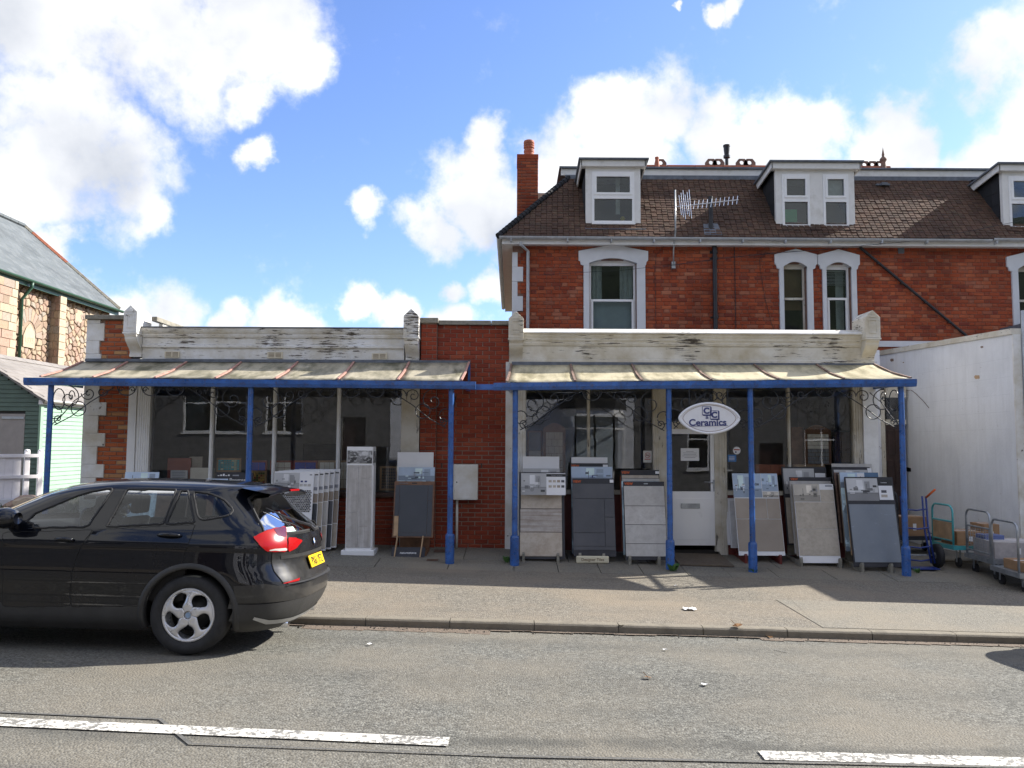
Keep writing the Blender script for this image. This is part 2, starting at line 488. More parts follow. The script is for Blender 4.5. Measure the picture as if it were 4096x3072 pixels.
T_TEAL = plain('teal glazed tile', (.06, .40, .46), .25, var=.3)
T_PALE = plain('pale aqua tile', (.58, .72, .55), .25, var=.2)
T_WHITE = plain('cream glazed tile', (.78, .75, .66), .25, var=.06)
T_MOS = plain('gold mosaic tile', (.55, .36, .10), .4, var=.7, scale=30)
T_PEBBLE = plain('dark grey pebble', (.06, .058, .055), .5, var=.5, scale=3)
T_PEBBLE2 = plain('light grey pebble', (.26, .25, .235), .5, var=.4, scale=3)


def printmat(name, tint, seed, dark=.25):
    """a flat printed room photograph: soft blocks of tone"""
    g = N(name)
    v = g.n('ShaderNodeMapping', {'Vector': g.gen, 'Location': (seed, seed * .7, seed * 1.3), 'Scale': (3.2, 3.2, 2.6)}).outputs[0]
    vo = g.n('ShaderNodeTexVoronoi', {'Vector': v, 'Scale': 1.15}, distance='CHEBYCHEV')
    cell = g.n('ShaderNodeSeparateColor', {'Color': vo.outputs['Color']}).outputs[0]
    v2 = g.n('ShaderNodeTexVoronoi', {'Vector': v, 'Scale': 3.4}, distance='CHEBYCHEV')
    c2 = g.n('ShaderNodeSeparateColor', {'Color': v2.outputs['Color']}).outputs[1]
    k = g.math('ADD', g.math('MULTIPLY', cell, .75), g.math('MULTIPLY', g.ramp(c2, .7, 1.0), .5))
    sepg = g.n('ShaderNodeSeparateXYZ', {0: g.gen}).outputs['Z']
    k = g.math('ADD', k, g.math('MULTIPLY', g.math('SUBTRACT', sepg, .5), .35))
    col = g.mix(g.ramp(k, .1, 1.0), tuple(t * dark for t in tint), tuple(min(.85, t * 1.5) for t in tint))
    g.base(col, .3)
    return g.m


P_BLUE = [printmat('blue room print %d' % i, (.40, .52, .66), 3.1 + i * 2.7, .35) for i in range(3)]
P_GREY = [printmat('grey room print %d' % i, (.40, .40, .40), 8.2 + i * 3.3, .15) for i in range(4)]
P_WARM = printmat('warm room print', (.46, .42, .36), 21.4, .3)

# ------------------------------------------------------------------ mesh helpers


class MB:
    def __init__(s):
        s.v = []; s.f = []

    def add(s, vs, fs):
        o = len(s.v); s.v += [tuple(v) for v in vs]; s.f += [tuple(i + o for i in f) for f in fs]
        return s

    def box(s, x0, x1, y0, y1, z0, z1):
        if x0 > x1: x0, x1 = x1, x0
        if y0 > y1: y0, y1 = y1, y0
        if z0 > z1: z0, z1 = z1, z0
        return s.add([(x0, y0, z0), (x1, y0, z0), (x1, y1, z0), (x0, y1, z0), (x0, y0, z1), (x1, y0, z1), (x1, y1, z1), (x0, y1, z1)],
                     [(0, 3, 2, 1), (4, 5, 6, 7), (0, 1, 5, 4), (1, 2, 6, 5), (2, 3, 7, 6), (3, 0, 4, 7)])

    def prism(s, poly, axis, a, b):
        """closed prism: poly in the two other axes, extruded along axis from a to b"""
        def mk(p, t):
            return {'X': (t, p[0], p[1]), 'Y': (p[0], t, p[1]), 'Z': (p[0], p[1], t)}[axis]
        n = len(poly)
        area = sum(poly[i][0] * poly[(i + 1) % n][1] - poly[(i + 1) % n][0] * poly[i][1] for i in range(n))
        if (area > 0) == (axis == 'Y'):
            poly = poly[::-1]
        if a > b: a, b = b, a
        vs = [mk(p, a) for p in poly] + [mk(p, b) for p in poly]
        fs = [tuple(reversed(range(n))), tuple(range(n, 2 * n))] + [(i, (i + 1) % n, n + (i + 1) % n, n + i) for i in range(n)]
        return s.add(vs, fs)

    def tube(s, path, r, n=6, cap=True):
        path = [Vector(p) for p in path]
        rs = r if isinstance(r, (list, tuple)) else [r] * len(path)
        up = None; vs = []; fs = []
        for i, p in enumerate(path):
            t = (path[min(i + 1, len(path) - 1)] - path[max(i - 1, 0)])
            if t.length < 1e-9: t = Vector((0, 0, 1))
            t.normalize()
            if up is None:
                up = t.orthogonal().normalized()
            else:
                up = (up - t * up.dot(t))
                up = up.normalized() if up.length > 1e-6 else t.orthogonal().normalized()
            w = t.cross(up)
            for k in range(n):
                a = 2 * math.pi * k / n
                vs.append(p + (up * math.cos(a) + w * math.sin(a)) * rs[i])
        for i in range(len(path) - 1):
            for k in range(n):
                fs.append((i * n + k, i * n + (k + 1) % n, (i + 1) * n + (k + 1) % n, (i + 1) * n + k))
        if cap:
            fs.append(tuple(reversed(range(n)))); fs.append(tuple((len(path) - 1) * n + k for k in range(n)))
        return s.add(vs, fs)

    def lathe(s, prof_, c=(0, 0, 0), n=24, axis='Z', cap=True):
        vs = []; fs = []
        for r, h in prof_:
            for k in range(n):
                a = 2 * math.pi * k / n
                p = (r * math.cos(a), r * math.sin(a), h)
                if axis == 'Y': p = (p[0], h, p[1])
                if axis == 'X': p = (h, p[0], p[1])
                vs.append((p[0] + c[0], p[1] + c[1], p[2] + c[2]))
        for i in range(len(prof_) - 1):
            for k in range(n):
                q = (i * n + k, i * n + (k + 1) % n, (i + 1) * n + (k + 1) % n, (i + 1) * n + k)
                fs.append(q if axis != 'Y' else q[::-1])
        if cap:
            a = tuple(reversed(range(n))); b = tuple((len(prof_) - 1) * n + k for k in range(n))
            fs += [a, b] if axis != 'Y' else [a[::-1], b[::-1]]
        return s.add(vs, fs)

    def bar(s, a, b, w, h=None):
        """square bar from a to b"""
        return s.tube([a, b], (w if h is None else (w + h) / 2) * .7071, 4)

    def mesh(s, name, smooth=False):
        me = bpy.data.meshes.new(name)
        me.from_pydata(s.v, [], s.f); me.update()
        if smooth:
            me.polygons.foreach_set('use_smooth', [True] * len(me.polygons))
        return me


def tag(o, label=None, cat=None, group=None, kind=None):
    if label: o['label'] = label
    if cat: o['category'] = cat
    if group: o['group'] = group
    if kind: o['kind'] = kind
    return o


def thing(name, label, cat, loc=(0, 0, 0), group=None, rotz=0.0):
    o = bpy.data.objects.new(name, None); C.objects.link(o)
    o.location = loc; o.rotation_euler = (0, 0, rotz); o.empty_display_size = .1
    o['_loc'] = [float(v) for v in loc]
    return tag(o, label, cat, group)


def wloc(o):
    p = Vector((0, 0, 0))
    while o is not None:
        p += Vector(o.location); o = o.parent
    return p


def O(name, mb, mat, parent=None, smooth=False, bevel=0.0, kind=None, local=False, sharp=None):
    """one mesh object; MB coordinates are world coordinates unless local (then the parent's)"""
    me = mb if isinstance(mb, bpy.types.Mesh) else mb.mesh(name, smooth)
    if smooth and isinstance(mb, bpy.types.Mesh):
        me.polygons.foreach_set('use_smooth', [True] * len(me.polygons))
    if not me.materials:
        for m in (mat if isinstance(mat, (list, tuple)) else [mat]):
            me.materials.append(m)
    o = bpy.data.objects.new(name, me); C.objects.link(o)
    if parent is not None:
        o.parent = parent
        if not local:
            o.location = -wloc(parent)
    if bevel:
        b = o.modifiers.new('bevel', 'BEVEL'); b.width = bevel; b.segments = 2; b.limit_method = 'ANGLE'; b.angle_limit = R(40)
    if sharp:
        me.set_sharp_from_angle(angle=R(sharp))
    if kind: o['kind'] = kind
    return o


def bx(*a):
    return MB().box(*a)


def pbox(x0, x1, y0, y1, Y, d):
    """box whose front face at depth Y covers the pixel rectangle; d = depth behind it"""
    xm, ym = (x0 + x1) / 2, (y0 + y1) / 2
    return (at(x0, ym, Y).x, at(x1, ym, Y).x, Y, Y + d, at(xm, y1, Y).z, at(xm, y0, Y).z)


_chunk = {}


def chamfer_box(dx, dy, dz, ch=.12):
    """piece with softened front edges; front is local -Y; 18 triangles"""
    hx, hy, hz = dx / 2, dy / 2, dz / 2
    c = min(dx, dz, dy * 2) * ch
    vs = [(-hx, hy, -hz), (hx, hy, -hz), (hx, hy, hz), (-hx, hy, hz),
          (-hx, -hy + c, -hz), (hx, -hy + c, -hz), (hx, -hy + c, hz), (-hx, -hy + c, hz),
          (-hx + c, -hy, -hz + c), (hx - c, -hy, -hz + c), (hx - c, -hy, hz - c), (-hx + c, -hy, hz - c)]
    fs = [(8, 9, 10, 11)]
    for i in range(4):
        j = (i + 1) % 4
        fs.append((4 + i, 4 + j, 8 + j, 8 + i)); fs.append((i, j, 4 + j, 4 + i))
    return vs, fs


def pieces(parent, items, name, mat, limit=300, rot=None, focus=None):
    """items: (x, y, z, dx, dy, dz) box pieces; the ones that show largest become objects, the rest one stuff part"""
    foc = Vector(focus) if focus else Vector((0, 0, EYE))

    def rank(it):
        p = Vector(it[:3]); return -(it[3] * it[5]) / max(.01, (p - foc).length) ** 2
    items = sorted(items, key=rank) if len(items) > limit else items
    rm = rot.to_matrix() if rot is not None and not isinstance(rot, Matrix) else rot
    base = -wloc(parent)
    for it in items[:limit]:
        key = (name, mat.name, round(it[3], 2), round(it[4], 3), round(it[5], 2))
        if key not in _chunk:
            me = bpy.data.meshes.new(name); v, f = chamfer_box(key[2], key[3], key[4]); me.from_pydata(v, [], f); me.update(); me.materials.append(mat)
            _chunk[key] = me
        o = bpy.data.objects.new(name, _chunk[key]); C.objects.link(o)
        o.parent = parent; o.location = Vector(it[:3]) + base
        if rm is not None:
            o.rotation_euler = rm.to_euler()
    if len(items) > limit:
        mb = MB()
        for it in items[limit:]:
            v, f = chamfer_box(it[3], it[4], it[5])
            if rm is not None:
                v = [rm @ Vector(q) for q in v]
            mb.add([(q[0] + it[0], q[1] + it[1], q[2] + it[2]) for q in v], f)
        O('more_' + name + 's', mb, mat, parent, kind='stuff')


def brick_field(x0, x1, z0, z1, Y, course=.075, bl=.225, joint=.010, bond='stretcher', openings=(), proud=.006, depth=.05, jit=.0015):
    """brick boxes with front at about Y - proud on a wall facing the camera; pieces are cut at the openings"""
    out = []; rows = int((z1 - z0) / course + .5)
    for r in range(rows):
        za = z0 + r * course; zb = min(z1, za + course - joint)
        if zb - za < .02: continue
        spans = [(x0, x1)]
        for (a, b, c, d) in openings:
            if za < d - .02 and zb > c + .02:
                ns = []
                for (p, q) in spans:
                    if b <= p or a >= q: ns.append((p, q)); continue
                    if a > p: ns.append((p, a))
                    if b < q: ns.append((b, q))
                spans = ns
        if bond == 'flemish':
            seq = [bl, bl / 2 + .002]; start = x0 - (bl * .75 + .003 if r % 2 else 0)
        else:
            seq = [bl]; start = x0 - (bl / 2 if r % 2 else 0)
        x = start; i = 0
        while x < x1:
            w = seq[i % len(seq)]; i += 1
            a, b = x, x + w - joint; x += w
            for (p, q) in spans:
                aa, bb = max(a, p), min(b, q)
                if bb - aa > .025:
                    out.append(((aa + bb) / 2, Y - proud + depth / 2 + random.uniform(-jit, jit), (za + zb) / 2, bb - aa, depth, zb - za))
    return out


def wall_boxes(mb, x0, x1, z0, z1, ya, yb, openings):
    """solid wall with rectangular openings, as butted boxes"""
    xs = sorted(set([x0, x1] + [v for o in openings for v in o[:2] if x0 < v < x1]))
    for a, b in zip(xs, xs[1:]):
        cuts = sorted([(o[2], o[3]) for o in openings if o[0] < (a + b) / 2 < o[1]])
        z = z0
        for c, d in cuts:
            if c > z: mb.box(a, b, ya, yb, z, c)
            z = max(z, d)
        if z < z1: mb.box(a, b, ya, yb, z, z1)
    return mb


FONT = None


def text_mesh(s, size, name='lettering', bold=0.0, align='CENTER', spacing=1.0, xs=1.0, depth=.002):
    """lettering in the XZ plane facing -Y, centred at the origin's baseline"""
    cu = bpy.data.curves.new(name, 'FONT'); cu.body = s; cu.size = size; cu.align_x = align; cu.offset = bold; cu.space_character = spacing
    cu.extrude = depth; cu.resolution_u = 4
    ob = bpy.data.objects.new(name, cu); C.objects.link(ob)
    dg = bpy.context.evaluated_depsgraph_get(); dg.update()
    me = bpy.data.meshes.new_from_object(ob.evaluated_get(dg))
    bpy.data.objects.remove(ob)
    me.transform(Matrix.Scale(xs, 4, (1, 0, 0)))
    me.transform(Matrix.Rotation(math.pi / 2, 4, 'X'))
    return me


def text(s, size, pos, mat, parent, name='lettering', rot=None, **k):
    me = text_mesh(s, size, name, **k)
    me.materials.clear(); me.materials.append(mat)
    if rot is not None:
        me.transform(rot.to_4x4())
    me.transform(Matrix.Translation(pos))
    return O(name, me, mat, parent)


def spiral(c, r0, turns, start, sign=1, r1=.12, n=22):
    """scroll in the XZ plane: list of points running inward"""
    pts = []
    for i in range(n + 1):
        t = i / n
        r = r0 * lerp(1, r1, t ** .8); a = start + sign * t * turns * 2 * math.pi
        pts.append((c[0] + r * math.cos(a), c[1], c[2] + r * math.sin(a)))
    return pts


def dup(root, loc=None, rotz=None, label=None, group=None):
    r = root.copy(); C.objects.link(r)
    if loc is not None: r.location = loc
    if rotz is not None: r.rotation_euler = (r.rotation_euler[0], r.rotation_euler[1], rotz)
    if label: r['label'] = label
    if group: r['group'] = group
    for ch in list(root.children):
        c = ch.copy(); C.objects.link(c); c.parent = r
        for g in ch.children:
            d = g.copy(); C.objects.link(d); d.parent = c
    return r

# ================================================================== THE SETTING
YS, YG, YP, YH = 13.95, 12.62, 12.74, 17.85


def sheet(ys, xs, dz=0.0, f=ground):
    mb = MB(); vs = [(x, y, f(x, y) + dz) for y in ys for x in xs]; n = len(xs)
    fs = [(j * n + i, j * n + i + 1, (j + 1) * n + i + 1, (j + 1) * n + i) for j in range(len(ys) - 1) for i in range(n - 1)]
    return mb.add(vs, fs)


XS = [-120, -60, -30, -14, -10, -7, -5, -3, -1, 1, 3, 5, 7, 9, 12, 20, 40, 80, 120]
tag(O('ground', sheet([-300, -60, -20, 9.2, 40, 90, 300, 600], [-600, -120, -40, 0, 40, 120, 600], -.45, lambda x, y: -.022 * x), M_SOIL), kind='structure')
tag(O('road', sheet([1.0, 1.5, 2.2, 3, 4, 4.6, 5, 5.4, 6, 6.5, 7, 7.6, 8.2, 8.55, 8.864], XS), M_ROAD), kind='structure')
tag(O('old_carriageway', sheet([1.06, 1.5, 2.2, 3.2, 4.0, 4.35, 4.70], XS, .004), M_ROAD2), kind='structure')
tag(O('opposite_pavement', sheet([-3.2, -1, .5, .94], XS), M_PAVE), kind='structure')
pav = O('pavement', sheet([9.0, 9.6, 10.4, 11.2, 12.35], XS), M_PAVE); tag(pav, kind='structure')
tag(O('concrete_apron', sheet([9.01, 9.8, 10.6], [3.4, 5, 7, 9, 12, 20, 40], .005), M_CSLAB), kind='structure')
# kerb: separate stones
kerb = O('kerb', sheet([8.9, 9.02], XS, -.06), M_KERB); tag(kerb, kind='structure')
x = -9.7
while x < 9.6:
    L = .905
    zc = ground(x + L / 2, 9.0)
    mb = MB()
    for (a, b) in ((x, x + L),):
        pr = [(8.872, -.15), (8.872, -.02), (8.885, -.004), (8.905, .002), (9.0, .003), (9.0, -.15)]
        za, zb = .015 - .022 * a, .015 - .022 * b
        n = len(pr); o_ = random.uniform(-.004, .004)
        mb.add([(a, p[0] + o_, p[1] + za) for p in pr] + [(b - .008, p[0] + o_, p[1] + zb) for p in pr],
               [tuple(range(n)), tuple(reversed(range(n, 2 * n)))] + [(i, n + i, n + (i + 1) % n, (i + 1) % n) for i in range(n)])
    O('kerb_stone', mb, M_KERB, kerb)
    x += L
mb = MB()
for i, x in enumerate([q * .22 for q in range(-45, 46)]):
    w = .07 + .10 * abs(mnoise.noise((x * 1.3, 0, 0))) + (.10 if x > 2.6 else 0) + (.17 if -2.4 < x < -.3 else 0)
    mb.add([(x, 8.875, ground(x, 8.86) + .008), (x + .225, 8.875, ground(x + .22, 8.86) + .008), (x + .225, 8.86 - w, ground(x, 8.7) + .006), (x, 8.86 - w * .8, ground(x, 8.7) + .006)], [(0, 3, 2, 1)])
tag(O('gutter_grit', mb, M_DIRT), 'brown grit and dead leaves lying along the kerb', 'grit', kind='stuff')
mb = MB()
for _ in range(700):
    x = random.uniform(-4, 9); y = 8.87 - abs(random.gauss(0, .09)); r = random.uniform(.004, .016) * (1.4 if random.random() < .06 else 1); z = ground(x, y) + r * .5
    mb.add([(x - r, y - r * .6, z - r), (x + r, y - r * .4, z - r), (x, y + r, z - r), (x + r * .2, y, z + r * .8), (x - r * .5, y - r * .2, z + r * .7)], [(0, 1, 3, 4), (1, 2, 3), (2, 0, 4, 3)])
tag(O('gutter_gravel', mb, M_CSLAB), 'loose pale gravel scattered along the foot of the kerb', 'gravel', kind='stuff')
# forecourt slabs under the canopies
fc = O('forecourt', sheet([12.34, 12.8, 13.3, 14.0], XS, -.03), M_CONC); tag(fc, kind='structure')


def slab(x0, x1, y0, y1, mat, dz=.0, th=.06):
    n = 3; ys = [lerp(y0, y1, i / n) for i in range(n + 1)]
    top = [(x, y, ground(x, y) + dz) for y in ys for x in (x0, x1)]
    bot = [(x, y, z - th) for (x, y, z) in top]
    k = len(top); mb = MB()
    fs = [(2 * i, 2 * i + 1, 2 * i + 3, 2 * i + 2) for i in range(n)]
    fs += [(0, k, k + 1, 1), (2 * n + 1, k + 2 * n + 1, k + 2 * n, 2 * n)]
    fs += [(2 * i, 2 * i + 2, k + 2 * i + 2, k + 2 * i) for i in range(n)] + [(2 * i + 1, k + 2 * i + 1, k + 2 * i + 3, 2 * i + 3) for i in range(n)]
    return mb.add(top + bot, fs)


xs_ = [-9.2, -7.9, -6.7, -5.4, -4.3, -3.1, -2.05, -.95, .05, .72, 1.36, 2.0, 2.68, 3.32, 4.05, 4.9, 5.8, 6.7, 8.2, 10.2]
for a, b in zip(xs_, xs_[1:]):
    O('paving_slab', slab(a, b - .012, 12.352, 13.02, M_CSLAB, random.uniform(-.003, .003)), M_CSLAB, fc)
    O('paving_slab', slab(a + .2, b + .188, 13.03, 13.99 if b < 6.6 else 18, M_CSLAB, random.uniform(-.003, .003)), M_CSLAB, fc)
pass_fl = O('passage_paving', bx(6.0, 12, 13.99, 17.8, -.5, -.02), M_CSLAB); tag(pass_fl, kind='structure')
gar = MB()
for a, b, c, d, z in ((-60, -7.25, 14.4, 60, .62),):
    gar.box(a, b, c, d, -.4, z)
tag(O('garden_ground', gar, M_SOIL), kind='structure')

# painted centre line
def strip(x0, y0, x1, y1, w, dz, n=8):
    mb = MB()
    vs = []
    for i in range(n + 1):
        t = i / n; X = lerp(x0, x1, t); Y = lerp(y0, y1, t)
        vs += [(X, Y - w / 2, ground(X, Y - w / 2) + dz), (X, Y + w / 2, ground(X, Y + w / 2) + dz)]
    return mb.add(vs, [(2 * i, 2 * i + 2, 2 * i + 3, 2 * i + 1) for i in range(n)])


for (pa, pb, lb_) in (((-900, 2851), (1795, 2972), 'worn white centre line dash on the road alongside the black car'), ((3045, 3026), (5200, 3082), 'flaked white centre line dash on the road opposite the trolleys')):
    a, b = ghit(*pa), ghit(*pb)
    tag(O('centre_line', strip(a.x, a.y, b.x, b.y, .15, .009), M_LINE), lb_, 'road marking', 'dashes of the centre line')
a, b = ghit(-300, 2838), ghit(640, 2880)
tag(O('tar_seam', strip(a.x, a.y, b.x, b.y, .025, .007), M_TAR), kind='structure')
for i, (pa, pb, w) in enumerate((((640, 2880), (760, 2980), .04), ((760, 2980), (2048, 3030), .02), ((2048, 3030), (4300, 3080), .025))):
    a, b = ghit(*pa), ghit(*pb)
    tag(O('tar_seam', strip(a.x, a.y, b.x, b.y, w, .008 + i * .001), M_TAR), kind='structure')
M_CRACK = plain('dark crack', (.045, .042, .036), .95)
for (px, w) in ((((3150, 2385), (3190, 2425), (3245, 2476)), .014), (((3920, 2388), (4000, 2430), (4110, 2478)), .012), (((2985, 2345), (3350, 2352), (3480, 2366), (3700, 2385)), .008), (((1450, 2290), (1462, 2310), (1470, 2330)), .010), (((3050, 2345), (3085, 2362)), .014), (((3480, 2368), (3520, 2400)), .010)):
    q = [ghit(*p) for p in px]
    for a, b in zip(q, q[1:]):
        tag(O('paving_crack', strip(a.x, a.y, b.x, b.y, w, .010, 3), M_CRACK), kind='structure')
for (px, w) in ((((3040, 2575), (3085, 2605), (3170, 2660)), .05), (((3095, 2600), (3150, 2612)), .03)):
    q = [ghit(*p) for p in px]
    for a, b in zip(q, q[1:]):
        tag(O('road_scar', strip(a.x, a.y, b.x, b.y, w, .006, 4), M_TAR), kind='structure')
a = ghit(1770, 2205)
O('drain_cover', MB().add([(a.x - .14, a.y - .12, ground(a.x, a.y - .12) + .006), (a.x + .14, a.y - .12, ground(a.x, a.y - .12) + .006), (a.x + .14, a.y + .12, ground(a.x, a.y + .12) + .006), (a.x - .14, a.y + .12, ground(a.x, a.y + .12) + .006)], [(0, 1, 2, 3)]), M_RUST, fc)
a = ghit(1730, 2241)
O('drain_cover', MB().add([(a.x - .09, a.y - .06, ground(a.x, a.y - .06) + .006), (a.x + .09, a.y - .06, ground(a.x, a.y - .06) + .006), (a.x + .09, a.y + .06, ground(a.x, a.y + .06) + .006), (a.x - .09, a.y + .06, ground(a.x, a.y + .06) + .006)], [(0, 1, 2, 3)]), M_RUST, fc)

# ================================================================== BRICK HOUSE
zE = at(2800, 960, YH - .25).z          # gutter level
zW0 = 3.5
HX0 = at(2052, 1100, YH).x; HX1 = 22.0
house = thing('brick_house', 'red brick house with tiled mansard roof and white dormers behind the shop', 'house', (6, YH, ground(6, YH)))
def hx(x, y=1150): return at(x, y, YH).x
def hz(y, x=2800): return at(x, y, YH).z
WINS = [dict(o=(2356, 2546), j=(2334, 2580), s=(2314, 2592), top=1036, arch=14, split=1198, kind='A'),
        dict(o=(3133, 3226), j=(3116, 3250), s=(3098, 3268), top=1050, arch=8, split=1192, kind='B'),
        dict(o=(3304, 3404), j=(3288, 3424), s=(3271, 3438), top=1052, arch=8, split=1192, kind='C'),
        dict(o=(4070, 4170), j=(4045, 4192), s=(4026, 4210), top=1060, arch=8, split=1200, kind='D')]
ops = []
for w in WINS:
    xm = sum(w['o']) / 2
    w['zt'] = at(xm, w['top'], YH).z; w['zs'] = w['zt'] - (1.62 if w['kind'] == 'A' else 1.66)
    w['x0'], w['x1'] = hx(w['o'][0]), hx(w['o'][1])
    ops.append((w['x0'] + .01, w['x1'] - .01, w['zs'], w['zt'] - .02))
zWT = zE - .03
wall = O('wall', wall_boxes(MB(), HX0, HX1, 0.1, zWT, YH, YH + .25, ops), M_MORTAR, house)
bops = [(hx(w['j'][0]) - .0, hx(w['j'][1]), 0, w['zt'] + .14) for w in WINS]
bops += [(HX0, hx(2092), zW0 + .33 * (2 * i) + .04, zW0 + .33 * (2 * i) + .37) for i in range(6)] + [(HX0, hx(2070), 0, 9)]
pieces(wall, brick_field(HX0, HX1, zW0, zWT - .02, YH, .0835, .230, .008, 'flemish', bops, .012), 'brick', M_HBRICK, 300)
# white stucco quoins at the house corner
for i in range(4):
    z = zW0 + .33 * 2 * i + .04
    O('quoin', bx(HX0 - .02, hx(2092), YH - .03, YH + .3, z, z + .33), M_STUCCO, house, bevel=.006)
    O('quoin', bx(HX0 - .02, hx(2070), YH - .028, YH + .3, z + .332, z + .658), M_STUCCO, house, bevel=.006)
sidew = O('side_wall', bx(HX0 - .01, HX0 + .24, YH + .31, YH + 9.0, .1, zWT), M_HBRICK, house)
O('back_wall', bx(HX0 + .24, HX1, YH + 8.8, YH + 9.0, .1, zWT), M_HBRICK, house)
O('string_course', pbox(3440, 3760, 1364, 1387, YH - .04, .05) and bx(*pbox(3440, 3760, 1364, 1387, YH - .04, .05)), M_STUCCO, house)
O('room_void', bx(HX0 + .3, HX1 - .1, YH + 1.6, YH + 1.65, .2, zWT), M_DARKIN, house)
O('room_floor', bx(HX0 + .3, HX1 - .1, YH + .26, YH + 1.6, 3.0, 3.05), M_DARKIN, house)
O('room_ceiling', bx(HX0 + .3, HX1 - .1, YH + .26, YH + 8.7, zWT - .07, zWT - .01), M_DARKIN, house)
M_CURT = plain('pale curtain', (.50, .51, .48), .8, var=.15, scale=6)
M_BLIND = plain('brown roller blind', (.22, .12, .05), .8, var=.1)
M_GBOX = plain('green card', (.03, .36, .13), .6)
M_DGREEN = plain('dark reflection curtain', (.03, .045, .03), .9)
for w in WINS:
    x0, x1, zs, zt = w['x0'], w['x1'], w['zs'], w['zt']
    xa, xb = hx(w['j'][0]), hx(w['j'][1]); sa, sb = hx(w['s'][0]), hx(w['s'][1])
    win = O('window_surround', MB().box(xa, x0, YH - .05, YH + .1, zs - .1, zt - .02).box(x1, xb, YH - .05, YH + .1, zs - .1, zt - .02), M_STUCCO, house)
    zsh = zt + .17; zap = zt + (.315 if w['kind'] == 'A' else .30); zlo = zt - .10
    arc = [(lerp(x0, x1, i / 10), zt - .10 + .11 * math.sin(math.pi * i / 10)) for i in range(11)]
    poly = [(sa, zsh), ((sa + sb) / 2, zap), (sb, zsh), (sb, zlo + .06), (sb - .035, zlo + .03), (sb - .05, zlo - .04), (xb, zlo - .06), (x1, zlo - .06)] + arc[::-1] + [(x0, zlo - .06), (xa, zlo - .06), (sa + .05, zlo - .04), (sa + .035, zlo + .03), (sa, zlo + .06)]
    O('pediment', MB().prism(poly, 'Y', YH - .055, YH + .1), M_STUCCO, win)
    fr = MB(); t = .055; ya = YH + .10
    zm = at((w['o'][0] + w['o'][1]) / 2, w['split'], YH + .1).z
    fr.box(x0, x0 + t, ya, ya + .06, zs, zt - .02).box(x1 - t, x1, ya, ya + .06, zs, zt - .02).box(x0 + t, x1 - t, ya, ya + .06, zt - .13, zt - .02).box(x0 + t, x1 - t, ya - .03, ya + .06, zm - .05, zm + .0).box(x0 + t, x1 - t, ya, ya + .06, zs, zs + .06)
    if w['kind'] in 'AC':
        fr.box(x0 + t, x0 + t + .045, ya - .03, ya, zs + .06, zm - .05).box(x1 - t - .045, x1 - t, ya - .03, ya, zs + .06, zm - .05)
    f = O('window_frame', fr, M_UPVC if w['kind'] in 'AC' else M_CREAM, house)
    O('pane', bx(x0 + t, x1 - t, ya + .03, ya + .036, zm, zt - .13), M_HGLASS, f)
    O('pane', bx(x0 + t, x1 - t, ya + .012, ya + .018, zs + .06, zm - .05), M_HGLASS, f)
    O('sill', bx(xa, xb, YH - .09, YH + .1, zs - .11, zs - .005), M_STUCCO, win)
    yb = ya + .12
    if w['kind'] == 'A':
        for (u0, u1) in ((.04, .30), (.68, .97)):
            cm = MB(); n = 9; vs = []
            for i in range(n + 1):
                X = lerp(lerp(x0, x1, u0), lerp(x0, x1, u1), i / n); Y = yb + .05 + .025 * math.sin(i * 2.2)
                vs += [(X, Y, zs), (X, Y, zt)]
            cm.add(vs, [(2 * i, 2 * i + 2, 2 * i + 3, 2 * i + 1) for i in range(n)])
            O('curtain', cm, M_CURT, house)
        O('net_curtain', bx(x0 + .06, x1 - .06, yb + .02, yb + .025, zs + .05, zm - .04), plain('net curtain', (.52, .56, .58), .8, var=.08), house)
    if w['kind'] == 'B':
        O('roller_blind', bx(x0 + .03, x1 - .03, yb, yb + .01, zs + .62, zt - .05), M_BLIND, house)
    if w['kind'] == 'C':
        bl = O('slatted_blind', bx(x0 + .04, x1 - .04, yb + .02, yb + .03, zt - .16, zt - .12), M_UPVC, house)
        for i in range(9):
            O('blind_slat', bx(x0 + .05, x1 - .05, yb, yb + .04, zt - .19 - i * .033, zt - .185 - i * .033), M_UPVC, bl)
        O('curtain', bx(x1 - .22, x1 - .04, yb + .1, yb + .11, zs, zt - .1), M_CURT, house)

# eaves: fascia, soffit, gutter, brackets
zf0 = at(2800, 981, YH - .2).z
O('fascia_board', MB().box(HX0 - .22, HX1 + .2, YH - .22, YH - .19, zf0, zE + .02).box(HX0 - .25, HX0 - .22, YH - .22, YH + 9.0, zf0, zE + .02), M_FASC, house)
O('soffit', MB().box(HX0 - .21, HX1 + .2, YH - .19, YH + .0, zf0 + .01, zf0 + .03).box(HX0 - .22, HX0 - .01, YH, YH + 9.0, zf0 + .01, zf0 + .03), M_FASC, house)


def gutter(a, b, r=.06):
    """half-round gutter along X or Y from a to b"""
    a, b = Vector(a), Vector(b); d = (b - a).normalized(); s = Vector((d.y, -d.x, 0)); mb = MB(); vs = []
    for p in (a, b):
        for k in range(9):
            an = math.pi * k / 8
            vs.append(p + s * math.cos(an) * r - Vector((0, 0, 1)) * math.sin(an) * r)
        for k in range(8, -1, -1):
            an = math.pi * k / 8
            vs.append(p + s * math.cos(an) * (r - .006) - Vector((0, 0, 1)) * math.sin(an) * (r - .006))
    n = 18
    return mb.add(vs, [(i, (i + 1) % n, n + (i + 1) % n, n + i) for i in range(n)])


